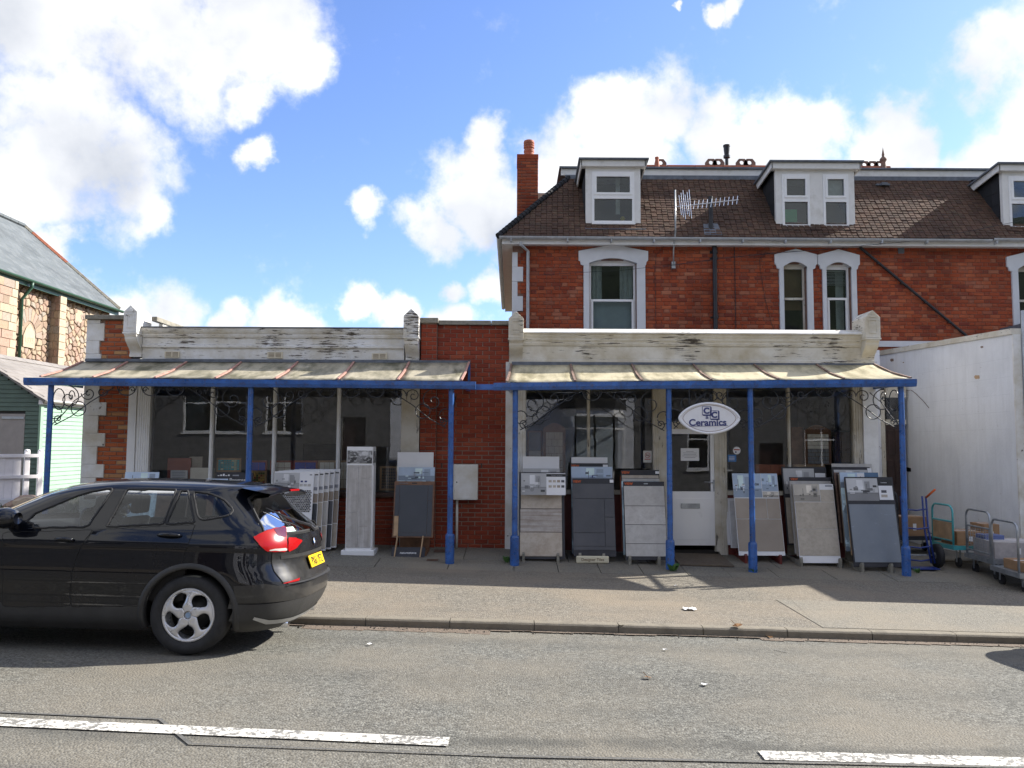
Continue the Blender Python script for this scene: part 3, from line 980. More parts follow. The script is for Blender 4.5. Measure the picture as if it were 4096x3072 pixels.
xg = at(3966, 962, YH - .28).x
gt = O('gutter', gutter((HX0 - .31, YH - .28, zE + .05), (xg, YH - .28, zE + .03)), M_GUTG, house)
O('gutter', gutter((xg + .03, YH - .28, zE + .055), (HX1 + .2, YH - .28, zE + .05)), M_GUTG, house)
O('gutter', gutter((HX0 - .31, YH + 9.0, zE + .03), (HX0 - .31, YH - .28, zE + .05)), M_GUTG, house)
for x in (2044, 2270, 2445, 2615, 2800, 2970, 3140, 3320, 3525, 3705, 3983):
    X = at(x, 962, YH - .28).x
    O('gutter_bracket', bx(X - .012, X + .012, YH - .35, YH - .22, zE - .07, zE - .005), M_GUTG, house)
dp = [at(2083, 968, YH - .28), at(2083, 978, YH - .28), at(2112, 1005, YH - .08), at(2112, 1400, YH - .08)]
dp[1] = Vector((dp[0].x, YH - .28, dp[1].z)); dp[3] = Vector((dp[2].x, YH - .08, 3.2))
O('downpipe', MB().tube(dp, .035, 10), M_GUTG, house, smooth=True, sharp=40)

# mansard slope
zR0 = zE + .06; YR0 = YH - .26
zR1 = at(2800, 716, 19.15).z; YR1 = 19.15
def rz(Y): return lerp(zR0, zR1, (Y - YR0) / (YR1 - YR0))
RX0 = HX0 - .30; HIPX = at(2277, 724, YR1).x
RX1 = HX1 + .3
slope = math.atan2(zR1 - zR0, YR1 - YR0); SL = math.hypot(zR1 - zR0, YR1 - YR0)
roof = O('roof', MB().add([(RX0, YR0, zR0 - .03), (RX1, YR0, zR0 - .03), (RX1, YR1, zR1 - .03), (HIPX, YR1, zR1 - .03), (RX0, YR0 + 4.2, zR0 - .03), (HIPX, YR0 + 2.7, zR1 - .03), (RX1, YR0 + 4.2, zR0 - .03), (RX1, YR0 + 2.7, zR1 - .03)],
                          [(0, 1, 2, 3), (0, 3, 5, 4), (4, 5, 7, 6), (3, 2, 7, 5)]), M_SLATED, house)
DORM = [dict(x=(2343, 2562), top=632, bot=903, n=1), dict(x=(3103, 3418), top=642, bot=918, n=2), dict(x=(4010, 4230), top=650, bot=925, n=1)]
YD = YR0 + .30
for d in DORM:
    d['X0'] = at(d['x'][0], 780, YD).x; d['X1'] = at(d['x'][1], 780, YD).x
tiles = []; rows = 25; gauge = SL / rows; tw = .125
rotm = Matrix.Rotation(-(math.pi / 2 - slope) - R(5.5), 3, 'X')
up = Vector((0, math.cos(slope), math.sin(slope))); nrm_ = Vector((0, -math.sin(slope), math.cos(slope)))
for r in range(rows):
    s = (r + .5) * gauge; frac = (r + .5) / rows
    xl = lerp(RX0, HIPX, frac); x = xl + (tw / 2 if r % 2 else 0) * .9
    while x < RX1:
        c = Vector((x + tw / 2, YR0, zR0)) + up * s
        hid = any(d['X0'] + .02 < x and x + tw < d['X1'] - .02 and c.y > YD + .05 for d in DORM)
        if not hid:
            j = random.uniform(-.006, .006)
            c = c + nrm_ * (.004 + random.uniform(0, .005))
            tiles.append((c.x, c.y, c.z + j, tw - .007, .028, gauge * 1.25))
        x += tw
# tiles shown as slope-lying plates: local -Y = outward normal
pieces(roof, tiles, 'roof_tile', M_TILE, 300, rotm)
# hip tiles (bonnet) on the left hip
for r in range(rows):
    f0 = (r + .4) / rows
    p = Vector((lerp(RX0, HIPX, f0), lerp(YR0, YR1, f0), lerp(zR0, zR1, f0) + .03)); q = Vector((HIPX - RX0, YR1 - YR0, zR1 - zR0)).normalized()
    mb = MB().tube([p - q * .10, p + q * .09], [.075, .05], 8)
    O('hip_tile', mb, M_SLATED, roof)
# flat top: lead upstand, white fascia, felt edge
xl, xr = HIPX - .1, RX1
O('lead_flashing', bx(xl, xr, YR1 - .05, YR1 + .05, zR1 - .03, zR1 + .07), M_LEAD, roof)
zf = zR1 + .07
O('roof_fascia', bx(xl - .1, xr, YR1 - .02, YR1 + .04, zf, zf + .16), M_FASC, roof)
O('felt_edge', bx(xl - .14, xr, YR1 - .08, YR1 + 1.2, zf + .165, zf + .205), M_LEAD, roof)
ridY = YR1 + .9; zr_ = at(2900, 672, ridY).z
rx_a, rx_b = at(2555, 690, ridY).x, at(3560, 690, ridY).x
O('back_roof', MB().add([(rx_a, YR1 + .3, zf + .21), (rx_b, YR1 + .3, zf + .21), (rx_b, ridY, zr_), (rx_a, ridY, zr_), (rx_a, ridY + .5, zf), (rx_b, ridY + .5, zf)], [(0, 1, 2, 3), (3, 2, 5, 4)]), M_TERRA, roof)
for px in range(0, 9):
    X = lerp(rx_a, rx_b, (px + .5) / 9); L = (rx_b - rx_a) / 9
    O('ridge_tile', MB().tube([(X - L / 2 + .01, ridY, zr_ + .0), (X + L / 2 - .01, ridY, zr_ + .0)], .075, 8), M_TERRA, roof)
O('slate_ridge', MB().prism([(YR1 + .2, zf + .21), (YR1 + .7, at(3700, 681, YR1 + .7).z), (YR1 + 1.15, zf + .21)], 'X', at(3545, 690, YR1 + .7).x, at(3900, 690, YR1 + .7).x), M_SLATE, roof)


def crest(x, y, s=1.0):
    """pierced ridge crest tile"""
    p = at(x, y, ridY); mb = MB(); w, h = .15 * s, .20 * s
    out = [(-w, -.06), (w, -.06), (w, h * .55), (w * .5, h), (-w * .5, h), (-w, h * .55)]
    n = 14; inn = [(.055 * s * math.cos(2 * math.pi * k / n), h * .52 + .055 * s * math.sin(2 * math.pi * k / n)) for k in range(n)]
    def outer(a):
        dx, dz = math.cos(a), math.sin(a); best = 9
        for (p0, p1) in zip(out, out[1:] + out[:1]):
            ex, ez = p1[0] - p0[0], p1[1] - p0[1]; den = dx * ez - dz * ex
            if abs(den) < 1e-9: continue
            t = ((p0[0]) * ez - (p0[1] - h * .52) * ex) / den; u = ((p0[0]) * dz - (p0[1] - h * .52) * dx) / den
            if t > 0 and -1e-6 <= u <= 1 + 1e-6: best = min(best, t)
        return (dx * best, h * .52 + dz * best)
    oo = [outer(2 * math.pi * k / n) for k in range(n)]
    vs = []
    for yy in (-.02, .02):
        vs += [(p.x + a, ridY + yy, p.z + b) for a, b in inn] + [(p.x + a, ridY + yy, p.z + b) for a, b in oo]
    fs = []
    for k in range(n):
        j = (k + 1) % n
        fs += [(k, n + k, n + j, j), (2 * n + k, 2 * n + j, 3 * n + j, 3 * n + k), (n + k, 3 * n + k, 3 * n + j, n + j), (k, j, 2 * n + j, 2 * n + k)]
    O('crest_tile', mb.add(vs, fs), M_RAFT, roof)


for (x, y) in ((2642, 668), (2844, 667), (2874, 667), (2967, 667), (2998, 667), (3458, 676), (3490, 676), (3520, 676)):
    crest(x, y)
p = at(2628, 672, ridY - .05)
O('ridge_end', MB().lathe([(.075, -.02), (.06, .14), (.05, .18), (.045, .24), (.055, .25), (.05, .28)], p, 12), M_TERRA, roof, smooth=True, sharp=40)
p = at(3534, 676, ridY - .06)
O('finial', MB().lathe([(.07, -.05), (.06, .12), (.05, .16), (.085, .22), (.085, .26), (.03, .32), (.035, .36), (.002, .56)], p, 12), M_RAFT, roof, smooth=True, sharp=50)
p = at(2908, 690, YR1 + 1.0)
O('flue', MB().lathe([(.055, -.1), (.055, .14), (.065, .15), (.065, .17), (.045, .18), (.045, .36), (.085, .38), (.085, .44), (.06, .46), (.075, .58), (.08, .66), (.09, .67), (.09, .71)], p, 14), M_BLACKP, roof, smooth=True, sharp=35)
p = at(3530, 740, YR1 - .2)
O('roof_vent', MB().box(p.x - .16, p.x + .16, p.y - .05, p.y + .1, p.z - .02, p.z + .02).box(p.x - .07, p.x + .07, p.y - .12, p.y - .05, p.z - .035, p.z + .03), M_LEAD, roof)
# soil pipe through the roof
pa = at(2844, 940, 17.8); pb = at(2852, 840, 17.8)
O('vent_pipe', MB().tube([(pa.x, pa.y, pa.z - .1), (pa.x, pa.y, at(2848, 786, 17.8).z)], .05, 12), M_BLACKP, roof, smooth=True, sharp=40)
O('vent_slate', MB().add([(pa.x - .19, 17.62, rz(17.62) + .03), (pa.x + .21, 17.62, rz(17.62) + .03), (pa.x + .17, 17.9, rz(17.9) + .04), (pa.x - .15, 17.9, rz(17.9) + .04)], [(0, 1, 2, 3)]), M_LEAD, roof)
xs0 = hx(2856)
O('soil_pipe', MB().tube([(xs0, YH - .09, 3.2), (xs0, YH - .09, zf0 + .02)], .05, 12), M_BLACKP, house, smooth=True, sharp=40)
for y in (1010, 1035, 1270):
    z = hz(y); O('pipe_collar', MB().tube([(xs0, YH - .09, z - .03), (xs0, YH - .09, z + .03)], .062, 12).box(xs0 - .09, xs0 + .09, YH - .03, YH, z - .02, z + .02), M_BLACKP, house, smooth=True, sharp=40)
pa, pb = at(3438, 988, YH - .07), at(3868, 1345, YH - .07)
O('waste_pipe', MB().tube([pa, pb], .03, 10), M_BLACKP, house, smooth=True, sharp=40)
for t in (.18, .4, .62, .84):
    q = pa.lerp(pb, t); O('pipe_clip', bx(q.x - .035, q.x + .035, YH - .1, YH, q.z - .025, q.z - .005), M_BLACKP, house)
O('air_brick', bx(*pbox(3592, 3617, 992, 1014, YH - .02, .03)), M_LEAD, house)
# old cables on the brickwork
def cable(pts, r=.005, mat=None, par=None):
    mb = MB().tube([Vector(p) for p in pts], r, 5); return O('cable', mb, mat or M_BLACKP, par or house)
cable([at(x, y, YH - .025) for (x, y) in ((2668, 970), (2640, 1005), (2625, 1020), (2619, 1080), (2622, 1200), (2624, 1330))])
cable([at(x, y, YH - .025) for (x, y) in ((2938, 985), (2940, 1100), (2944, 1330))], .009)
cable([at(x, y, YH - .025) for (x, y) in ((3110, 1020), (3060, 1010), (3038, 1040), (3045, 1110), (3062, 1200), (3085, 1290), (3100, 1330))])
cable([at(x, y, YH - .12) for (x, y) in ((2150, 1100), (2500, 1080), (2850, 1040), (3100, 1010), (3440, 990))], .004)
cable([at(x, y, YH - .30) for (x, y) in ((2600, 1075), (2900, 1030), (3260, 1000), (3700, 960), (4050, 890), (4300, 820))], .005)

# dormers
M_BARGE = plain('brown barge capping', (.10, .06, .05), .7, var=.3)
for d in DORM:
    X0, X1 = d['X0'], d['X1']; xm = (d['x'][0] + d['x'][1]) / 2
    zt = at(xm, d['top'], YD - .12).z; zb = at(xm, d['bot'], YD).z
    zfb = at(xm, d['top'] + 38, YD).z
    dm = O('dormer', MB().box(X0, X0 + .14, YD, YD + .10, zb, zfb).box(X1 - .14, X1, YD, YD + .10, zb, zfb).box(X0 + .14, X1 - .14, YD, YD + .10, zfb - .10, zfb).box(X0 + .14, X1 - .14, YD, YD + .1, zb, zb + .05), M_FASC, house)
    # cheeks with slates, sloping roof
    for X in (X0 - .0, X1 + .0):
        s = -1 if X == X0 else 1
        yb = YR1 + .1
        O('cheek', MB().prism([(YD + .11, zb - .02), (YD + .11, zfb), (yb, zfb - .16), (yb, rz(yb) - .1)], 'X', X + s * .002 - (.03 if s > 0 else 0), X + s * .002 + (.03 if s < 0 else 0)), M_SLATED, dm)
        for i in range(4):
            for j in range(4):
                ya = YD + .12 + i * .28; za = zb + .10 + j * .28 + i * .02
                if za > rz(ya) - .05 and za + .27 < zfb - .02:
                    O('cheek_slate', bx(X + s * .005, X + s * .012, ya, ya + .272, za, za + .272), M_SLATED, dm)
    zbk = zt - .17; ybk = YR1 + .12
    rp = [(YD - .16, zt), (YD - .16, zt - .035), (ybk, zbk - .035), (ybk, zbk)]
    O('dormer_roof', MB().prism(rp, 'X', X0 - .17, X1 + .17), M_LEAD, dm)
    O('dormer_fascia', bx(X0 - .11, X1 + .11, YD - .10, YD - .07, zfb, zt - .037), M_FASC, dm)
    for X in (X0 - .12, X1 + .09):
        O('dormer_verge', MB().prism([(YD - .10, zfb), (YD - .10, zt - .037), (ybk, zbk - .037), (ybk, zbk - .2)], 'X', X, X + .03), M_FASC, dm)
    O('dormer_soffit', bx(X0 - .09, X1 + .09, YD - .07, YD + .1, zfb + .002, zfb + .012), M_FASC, dm)
    O('dormer_apron', MB().add([(X0 - .02, YD - .16, rz(YD - .16) + .045), (X1 + .1, YD - .16, rz(YD - .16) + .045), (X1 + .04, YD - .012, zb - .01), (X0 - .02, YD - .012, zb - .01)], [(0, 1, 2, 3)]), M_LEAD, dm)
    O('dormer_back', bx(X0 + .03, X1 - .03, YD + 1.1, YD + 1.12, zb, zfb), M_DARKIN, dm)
    O('dormer_ceiling', bx(X0 + .03, X1 - .03, YD + .11, YD + 1.1, zfb - .02, zfb - .005), M_WPAINT, dm)
    n = d['n']
    if n == 2:
        O('mullion', bx(lerp(X0, X1, .43), lerp(X0, X1, .60), YD, YD + .08, zb + .05, zfb - .1), M_FASC, dm)
        spans = [(X0 + .14, lerp(X0, X1, .43)), (lerp(X0, X1, .60), X1 - .14)]
    else:
        spans = [(X0 + .14, X1 - .14)]
    zm = lerp(zb, zfb, .46)
    for k, (a, b) in enumerate(spans):
        t = .05
        f = O('window_frame', MB().box(a, a + t, YD - .02, YD + .05, zb + .05, zfb - .1).box(b - t, b, YD - .02, YD + .05, zb + .05, zfb - .1)
              .box(a + t, b - t, YD - .02, YD + .05, zfb - .16, zfb - .1).box(a + t, b - t, YD - .02, YD + .05, zm, zm + .09).box(a + t, b - t, YD - .02, YD + .05, zb + .05, zb + .11)
              .box(a + t, a + t + .05, YD - .035, YD + .02, zm + .09, zfb - .16).box(b - t - .05, b - t, YD - .035, YD + .02, zm + .09, zfb - .16).box(a + t + .05, b - t - .05, YD - .035, YD + .02, zfb - .215, zfb - .16).box(a + t + .05, b - t - .05, YD - .035, YD + .02, zm + .09, zm + .14), M_UPVC, dm)
        O('pane', bx(a + t, b - t, YD + .012, YD + .018, zm + .09, zfb - .16), M_HGLASS, f)
        O('pane', bx(a + t, b - t, YD + .022, YD + .028, zb + .11, zm), M_HGLASS, f)
        O('window_ledge', bx(a - .01, b + .01, YD - .06, YD, zb + .02, zb + .05), M_UPVC, f)
        if n == 1 and d['x'][0] < 3000:
            O('curtain', bx(lerp(a, b, .60), lerp(a, b, .70), YD + .3, YD + .32, zb, zfb), M_CURT, dm)
            O('flower_pot', MB().lathe([(.03, 0), (.04, .06), (.06, .09), (.03, .13)], (lerp(a, b, .74), YD + .12, zb + .11), 8), plain('yellow flowers', (.5, .36, .02), .7), dm)
        if n == 2 and k == 0:
            O('green_card', bx(a + .06, lerp(a, b, .6), YD + .12, YD + .13, zb + .1, lerp(zb, zfb, .36)), M_GBOX, dm)
        if n == 2 and k == 1:
            O('pale_blind', bx(a + .06, b - .06, YD + .12, YD + .13, zm + .1, zfb - .1), M_CURT, dm)

# chimney on the gable
YC = YH + 2.2
cb = pbox(2070, 2150, 620, 1000, YC, .75)
chim = O('chimney', bx(cb[0], cb[1], cb[2], cb[3], zR0 - .3, cb[5]), M_MORTAR2, house)
pieces(chim, brick_field(cb[0] - .012, cb[1] + .012, zR0, cb[5], YC, .08, .225, .008, 'stretcher', (), .012), 'brick', M_HBRICK, 300)
O('chimney_flank', bx(cb[0] - .012, cb[0] - .002, YC + .04, cb[3], zR0, cb[5]), M_HBRICK, chim)
O('chimney_flank', bx(cb[1] + .002, cb[1] + .012, YC + .04, cb[3], zR0, cb[5]), M_HBRICK, chim)
O('chimney_cap', bx(cb[0] - .02, cb[1] + .02, YC - .02, cb[3] + .02, cb[5] - .1, cb[5] + .02), M_HBRICK, chim, bevel=.01)
pp = at(2116, 616, YC + .35)
O('chimney_pot', MB().lathe([(.14, 0), (.125, .16), (.135, .17), (.135, .22), (.12, .23), (.12, .26), (.14, .28), (.14, .31), (.125, .32), (.14, .34), (.14, .37), (.125, .38), (.14, .40), (.14, .43), (.13, .47), (.09, .49)], (pp.x, pp.y, cb[5] + .02), 20), M_TERRA, chim, smooth=True, sharp=40)
# lower rear roof seen between the chimney and the hip
q0, q1 = at(2150, 772, YH + 3.4), at(2260, 772, YH + 3.4)
O('rear_roof', MB().add([(q0.x, YH + 2.6, q0.z - .62), (q1.x + 1, YH + 2.6, q0.z - .62), (q1.x + 1, YH + 3.4, q0.z), (q0.x, YH + 3.4, q0.z)], [(0, 1, 2, 3)]), M_TILE, roof)

# television aerial on its own mast
ta = thing('television_aerial', 'thin metal television aerial on a mast bracketed to the house eaves', 'aerial', tuple(at(2700, 1060, YH - .15)))
YA = YH - .36
m0, m1, m2, m3 = at(2694, 1065, YH - .1), at(2694, 1000, YH - .13), at(2702, 930, YA), at(2702, 760, YA)
m3.x = m2.x
O('mast', MB().tube([m0, m1, m2, m3], .018, 8), M_STEEL, ta, smooth=True)
O('mast_bracket', bx(m0.x - .04, m0.x + .04, YH - .12, YH, m0.z - .05, m0.z + .1), M_STEEL, ta)
b0, b1 = at(2700, 828, YA - .03), at(2955, 798, YA - .03); b1.y = YA + .0
O('boom', MB().tube([b0, b1], .012, 6), M_ALU, ta)
for i in range(11):
    q = b0.lerp(b1, .30 + .068 * i)
    O('aerial_element', MB().tube([(q.x - .02, q.y - .02, q.z - .10), (q.x + .02, q.y + .02, q.z + .10)], .007, 5), M_ALU, ta)
for i in range(6):
    q = b0.lerp(b1, .07 + .032 * i)
    h = .22 + .05 * (i % 3)
    O('reflector_rod', MB().tube([(q.x + .02, q.y - .1, q.z - h), (q.x - .03, q.y - .1, q.z + h)], .006, 5), M_ALU, ta)

# ================================================================== THE TWO SHOP FRONTS
def sx(x, y=1700, Y=None): return at(x, y, Y or YS).x
def sz(y, x=2048, Y=None): return at(x, y, Y or YS).z


def console(parent, x0, x1, apex, block, base, mat, name='console'):
    """parapet console: gabled block on an S-shaped bracket"""
    YB = YS - .30
    xm = (x0 + x1) / 2
    X0, X1 = at(x0, block, YB).x, at(x1, block, YB).x
    za, zb, zc = at(xm, apex, YB).z, at(xm, block, YB).z, at(xm, base, YS - .08).z
    zs = za - (X1 - X0) * .48
    poly = [(X0, zb), (X1, zb), (X1, zs), ((X0 + X1) / 2, za), (X0, zs)]
    c = O(name, MB().prism(poly, 'Y', YB, YS + .26), mat, parent, bevel=.006)
    pr = [(YS + .20, zb - .002), (YB + .01, zb - .002), (YB + .01, zb - .05), (YB + .03, zb - .07)]
    h = zb - zc
    for i in range(9):
        t = i / 8
        pr.append((lerp(YB + .04, YS - .05, .5 - .5 * math.cos(math.pi * t)), lerp(zb - .08, zc + .06, t)))
    pr += [(YS - .07, zc + .05), (YS - .07, zc), (YS + .20, zc)]
    O('scroll', MB().prism(pr, 'X', X0 + .012, X1 - .012), mat, c)
    w = X1 - X0
    # raised panel moulding and small gable
    fr = MB(); a, b = X0 + w * .22, X1 - w * .22; z0, z1 = zb + .07, zs - .04
    fr.box(a, b, YB - .012, YB - .002, z1 - .015, z1).box(a, b, YB - .012, YB - .002, z0, z0 + .015).box(a, a + .015, YB - .012, YB - .002, z0 + .015, z1 - .015).box(b - .015, b, YB - .012, YB - .002, z0 + .015, z1 - .015)
    O('panel_moulding', fr, mat, c)
    O('gable_moulding', MB().prism([(X0 + w * .2, zs - .005), (X1 - w * .2, zs - .005), ((X0 + X1) / 2, za - w * .22)], 'Y', YB - .012, YB - .002), mat, c)
    O('console_band', bx(X0 - .008, X1 + .008, YB - .008, YS + .2, zb - .03, zb - .004), mat, c)
    return c


def scroll_bracket(parent, xp, side, Y, L=.95, H=.62, zt=None):
    """wrought-iron bracket between a post and the gutter: diagonal, S-scrolls and a ring"""
    s = side; mb = MB(); r = .0085
    P = lambda u, v: (xp + s * u, Y, zt + v)
    diag = [P(.03, -H), P(L * .3, -H * .78), P(L * .6, -H * .42), P(L, -.02)]
    mb.tube(diag, r, 5)
    big = spiral(P(.24, -.20), .20, 1.35, math.pi / 2 if s > 0 else math.pi / 2, -s, .12, 30)
    mb.tube(big, r, 5)
    mb.tube([P(.04 + .10 * math.cos(a * .5), -.42 + .10 * math.sin(a * .5)) for a in range(13)], r, 5)
    mb.tube([P(.40 + .115 * math.cos(a * .42), -.36 + .115 * math.sin(a * .42)) for a in range(16)], r, 5)
    mb.tube(spiral(P(.55, -.12), .12, 1.4, math.pi, s, .15), r, 5)
    mb.tube(spiral(P(.76, -.09), .09, 1.3, 0, -s, .15), r, 5)
    mb.tube(spiral(P(.09, -H + .10), .08, 1.25, -math.pi / 2, -s, .15), r, 5)
    O('scroll_bracket', mb, M_IRON, parent)


def frieze_scrolls(parent, xa, xb, Y, zt):
    """row of small C-scrolls hung below the gutter between the brackets"""
    n = max(1, int((xb - xa) / .34)); mb = MB()
    for i in range(n):
        c = lerp(xa, xb, (i + .5) / n); r = .0085
        mb.tube([(c + .15 * math.cos(a), Y, zt + .0 - .15 * abs(math.sin(a))) for a in [math.pi * k / 10 for k in range(11)]], r, 5)
        mb.tube(spiral((c - .09, Y, zt - .055), .05, 1.2, 0, 1, .2, 14), r, 5)
        mb.tube(spiral((c + .09, Y, zt - .055), .05, 1.2, math.pi, -1, .2, 14), r, 5)
    O('frieze_scroll', mb, M_IRON, parent)


def post(parent, px, zt):
    X = at(px, 1900, YP).x; zg = ground(X, YP)
    o = O('post', MB().lathe([(.044, zg + .44), (.043, zt)], (X, YP, 0), 16), M_BLUE, parent, smooth=True, sharp=40)
    O('plinth', MB().lathe([(.070, zg - .02), (.070, zg + .42), (.062, zg + .45), (.046, zg + .455)], (X, YP, 0), 8), M_BLUE, o)
    return X


def canopy(name, label, posts, seams_w, seams_g, zw, zg, gx0, gx1, gy, fib, raft, zgx, ends):
    """lean-to canopy: posts, box gutter, curved sheets, glazing bars, scroll ironwork"""
    X0, X1 = at(gx0, gy[0], YG).x, at(gx1, gy[1], YG).x
    za, zb = at(gx0, gy[0], YG).z, at(gx1, gy[1], YG).z
    t = thing(name, label, 'canopy', ((X0 + X1) / 2, YP, ground((X0 + X1) / 2, YP)))
    h = .115; sec = [(YG + .02, -h), (YG + .13, -h), (YG + .13, .0), (YG, .0), (YG, -h * .55)]
    n = len(sec)
    O('box_gutter', MB().add([(X0, a, za + b) for a, b in sec] + [(X1, a, zb + b) for a, b in sec], [tuple(range(n)), tuple(reversed(range(n, 2 * n)))] + [(i, n + i, n + (i + 1) % n, (i + 1) % n) for i in range(n)]), M_BLUE, t)
    gz = lambda X: lerp(za, zb, (X - X0) / (X1 - X0))
    pw = [Vector((sx(a, zw), YS - .06, at(a, zw, YS - .06).z)) for a in seams_w]
    pg = [Vector((at(b, zgx, YG + .06).x, YG + .05, 0)) for b in seams_g]
    for q in pg: q.z = gz(q.x) + .02
    for i in range(len(pw) - 1):
        mb = MB(); nu, nv = 8, 5; vs = []
        sag = random.uniform(.004, .018)
        for v in range(nv + 1):
            for u in range(nu + 1):
                fu, fv = u / nu, v / nv
                a = pw[i].lerp(pw[i + 1], fu); b = pg[i].lerp(pg[i + 1], fu); p = a.lerp(b, fv)
                p.z -= sag * math.sin(math.pi * fu) * (.3 + .7 * math.sin(math.pi * fv * .7)) + .03 * math.sin(math.pi * fv)
                vs.append(p)
        m = nu + 1; fs = [(v * m + u, (v + 1) * m + u, (v + 1) * m + u + 1, v * m + u + 1) for v in range(nv) for u in range(nu)]
        o = O('canopy_sheet', mb.add(vs, fs), fib, t, smooth=True)
        sm = o.modifiers.new('solid', 'SOLIDIFY'); sm.thickness = .006; sm.offset = -1
    for i, (a, b) in enumerate(zip(pw, pg)):
        up_ = Vector((0, 0, .015))
        mid = a.lerp(b, .5) + Vector((0, 0, -.03)); w = .016
        mt = raft if not (name == 'right' and 0) else M_RAFT
        pts = [a + up_, mid + up_, b + up_]
        mb = MB(); vs = []
        for p in pts:
            vs += [p + Vector((-w, 0, -.02)), p + Vector((w, 0, -.02)), p + Vector((w, 0, .002)), p + Vector((-w, 0, .002))]
        fs = [(0, 1, 2, 3), (8, 11, 10, 9)]
        for k in range(2):
            for j in range(4):
                fs.append((4 * k + j, 4 * k + 4 + j, 4 * k + 4 + (j + 1) % 4, 4 * k + (j + 1) % 4))
        O('glazing_bar', mb.add(vs, fs), mt, t)
        if i in (0, len(pw) - 1):
            O('end_rail', MB().bar((a.x, YS - .05, gz(a.x) - .05), (b.x, YG + .13, gz(b.x) - .05), .05), M_BLUE, t)
            O('end_strut', MB().bar(a + Vector((0, -.02, -.03)), (a.x, YS - .07, gz(a.x) - .05), .04), M_BLUE, t)
    Xp = [post(t, px, gz(at(px, 1900, YP).x) - h + .01) for px in posts]
    zt = lambda X: gz(X) - h
    for i, X in enumerate(Xp):
        if i < len(Xp) - 1:
            scroll_bracket(t, X + .045, 1, YP, min(.95, (Xp[i + 1] - X) * .44), .62, zt(X))
            scroll_bracket(t, Xp[i + 1] - .045, -1, YP, min(.95, (Xp[i + 1] - X) * .44), .62, zt(X))
            if Xp[i + 1] - X > 2.3:
                frieze_scrolls(t, X + 1.0, Xp[i + 1] - 1.0, YP, zt(X))
        # bracket back to the wall
        if i in (0, len(Xp) - 1):
            mb = MB(); r = .0085; z = zt(X)
            mb.tube([(X, YP + .05, z - .62), (X, YP + .35, z - .45), (X, YP + .7, z - .2), (X, YS - .1, z - .02)], r, 5)
            cc = [(X, YP + .24 + .17 * math.cos(a * .45), z - .2 + .17 * math.sin(a * .45)) for a in range(15)]
            mb.tube(cc, r, 5)
            cc = [(X, YP + .6 + (.11 - .006 * a) * math.cos(a * .5), z - .13 + (.11 - .006 * a) * math.sin(a * .5)) for a in range(16)]
            mb.tube(cc, r, 5)
            O('scroll_bracket', mb, M_IRON, t)
    return t, gz


canL, gzL = canopy('shop_canopy', 'grimy grey sheet canopy on blue posts over the windows with the brick pier', [188, 994, 1802],
                   [338, 520, 755, 972, 1197, 1420, 1640, 1878], [162, 372, 620, 862, 1102, 1352, 1592, 1846], 1447, 0, 93, 1902, (1510, 1526), M_FIBL, M_RAFTP, 1515, (1, 1))
canR, gzR = canopy('shop_canopy', 'yellowed sheet canopy on blue posts over the glazed door and oval sign', [2060, 2678, 3006, 3614],
                   [2046, 2281, 2525, 2768, 3010, 3258, 3490], [2027, 2300, 2567, 2845, 3113, 3375, 3642], 1457, 0, 1974, 3668, (1531, 1516), M_FIBR, M_RAFT, 1518, (1, 1))
pa, pb = at(1880, 1548, YG + .3), at(2010, 1548, YG + .3)
O('link_gutter', bx(pa.x, pb.x, YG + .28, YG + .36, pa.z - .045, pa.z + .045), M_BLUE, canL)

# ------------------------------------------------------------------ left shop
shopL = thing('tile_shop', 'single storey shop with brick pier, white flaking fascia and wide window', 'shop', (sx(1000), YS, ground(sx(1000), YS)))
zgL = -.05
zcornL = sz(1317, 1100); zflL = sz(1440, 1100)
x0, x1 = sx(575, 1400), sx(1618, 1400)
fas = O('fascia', bx(x0, x1, YS - .05, YS + .25, zflL, zcornL - .16), M_FLAKE, shopL)
O('cornice_moulding', MB().prism([(YS + .25, zcornL - .158), (YS - .07, zcornL - .158), (YS - .085, zcornL - .12), (YS - .085, zcornL - .10), (YS - .11, zcornL - .07), (YS - .13, zcornL - .03), (YS - .13, zcornL), (YS + .25, zcornL)], 'X', x0, x1), M_FLAKE, fas)
O('picture_rail', MB().prism([(YS - .051, sz(1398) - .0), (YS - .085, sz(1398)), (YS - .085, sz(1390)), (YS - .051, sz(1385))], 'X', x0, x1), M_FLAKE, fas)
O('felt_capping', bx(x0 - .02, x1 + .02, YS - .15, YS + 2.3, zcornL + .001, zcornL + .02), M_LEAD, fas)
for (a, b, c, d) in ((658, 717, 1406, 1430), (1069, 1130, 1408, 1433), (1487, 1547, 1413, 1438)):
    bb = pbox(a, b, c, d, YS - .075, .024)
    v = O('vent_grille', bx(*bb), plain('cream plastic', (.62, .56, .42), .5, var=.05), shopL)
    for k in range(2):
        for i in range(4):
            xa = lerp(bb[0], bb[1], .08 + .46 * k); zz = lerp(bb[4], bb[5], .2 + .2 * i)
            O('vent_slot', bx(xa, xa + (bb[1] - bb[0]) * .38, YS - .078, YS - .076, zz, zz + .008), M_RUST, v)
console(shopL, 492, 546, 1220, 1327, 1427, M_WPAINT)
console(shopL, 1613, 1674, 1234, 1345, 1447, M_FLAKE)
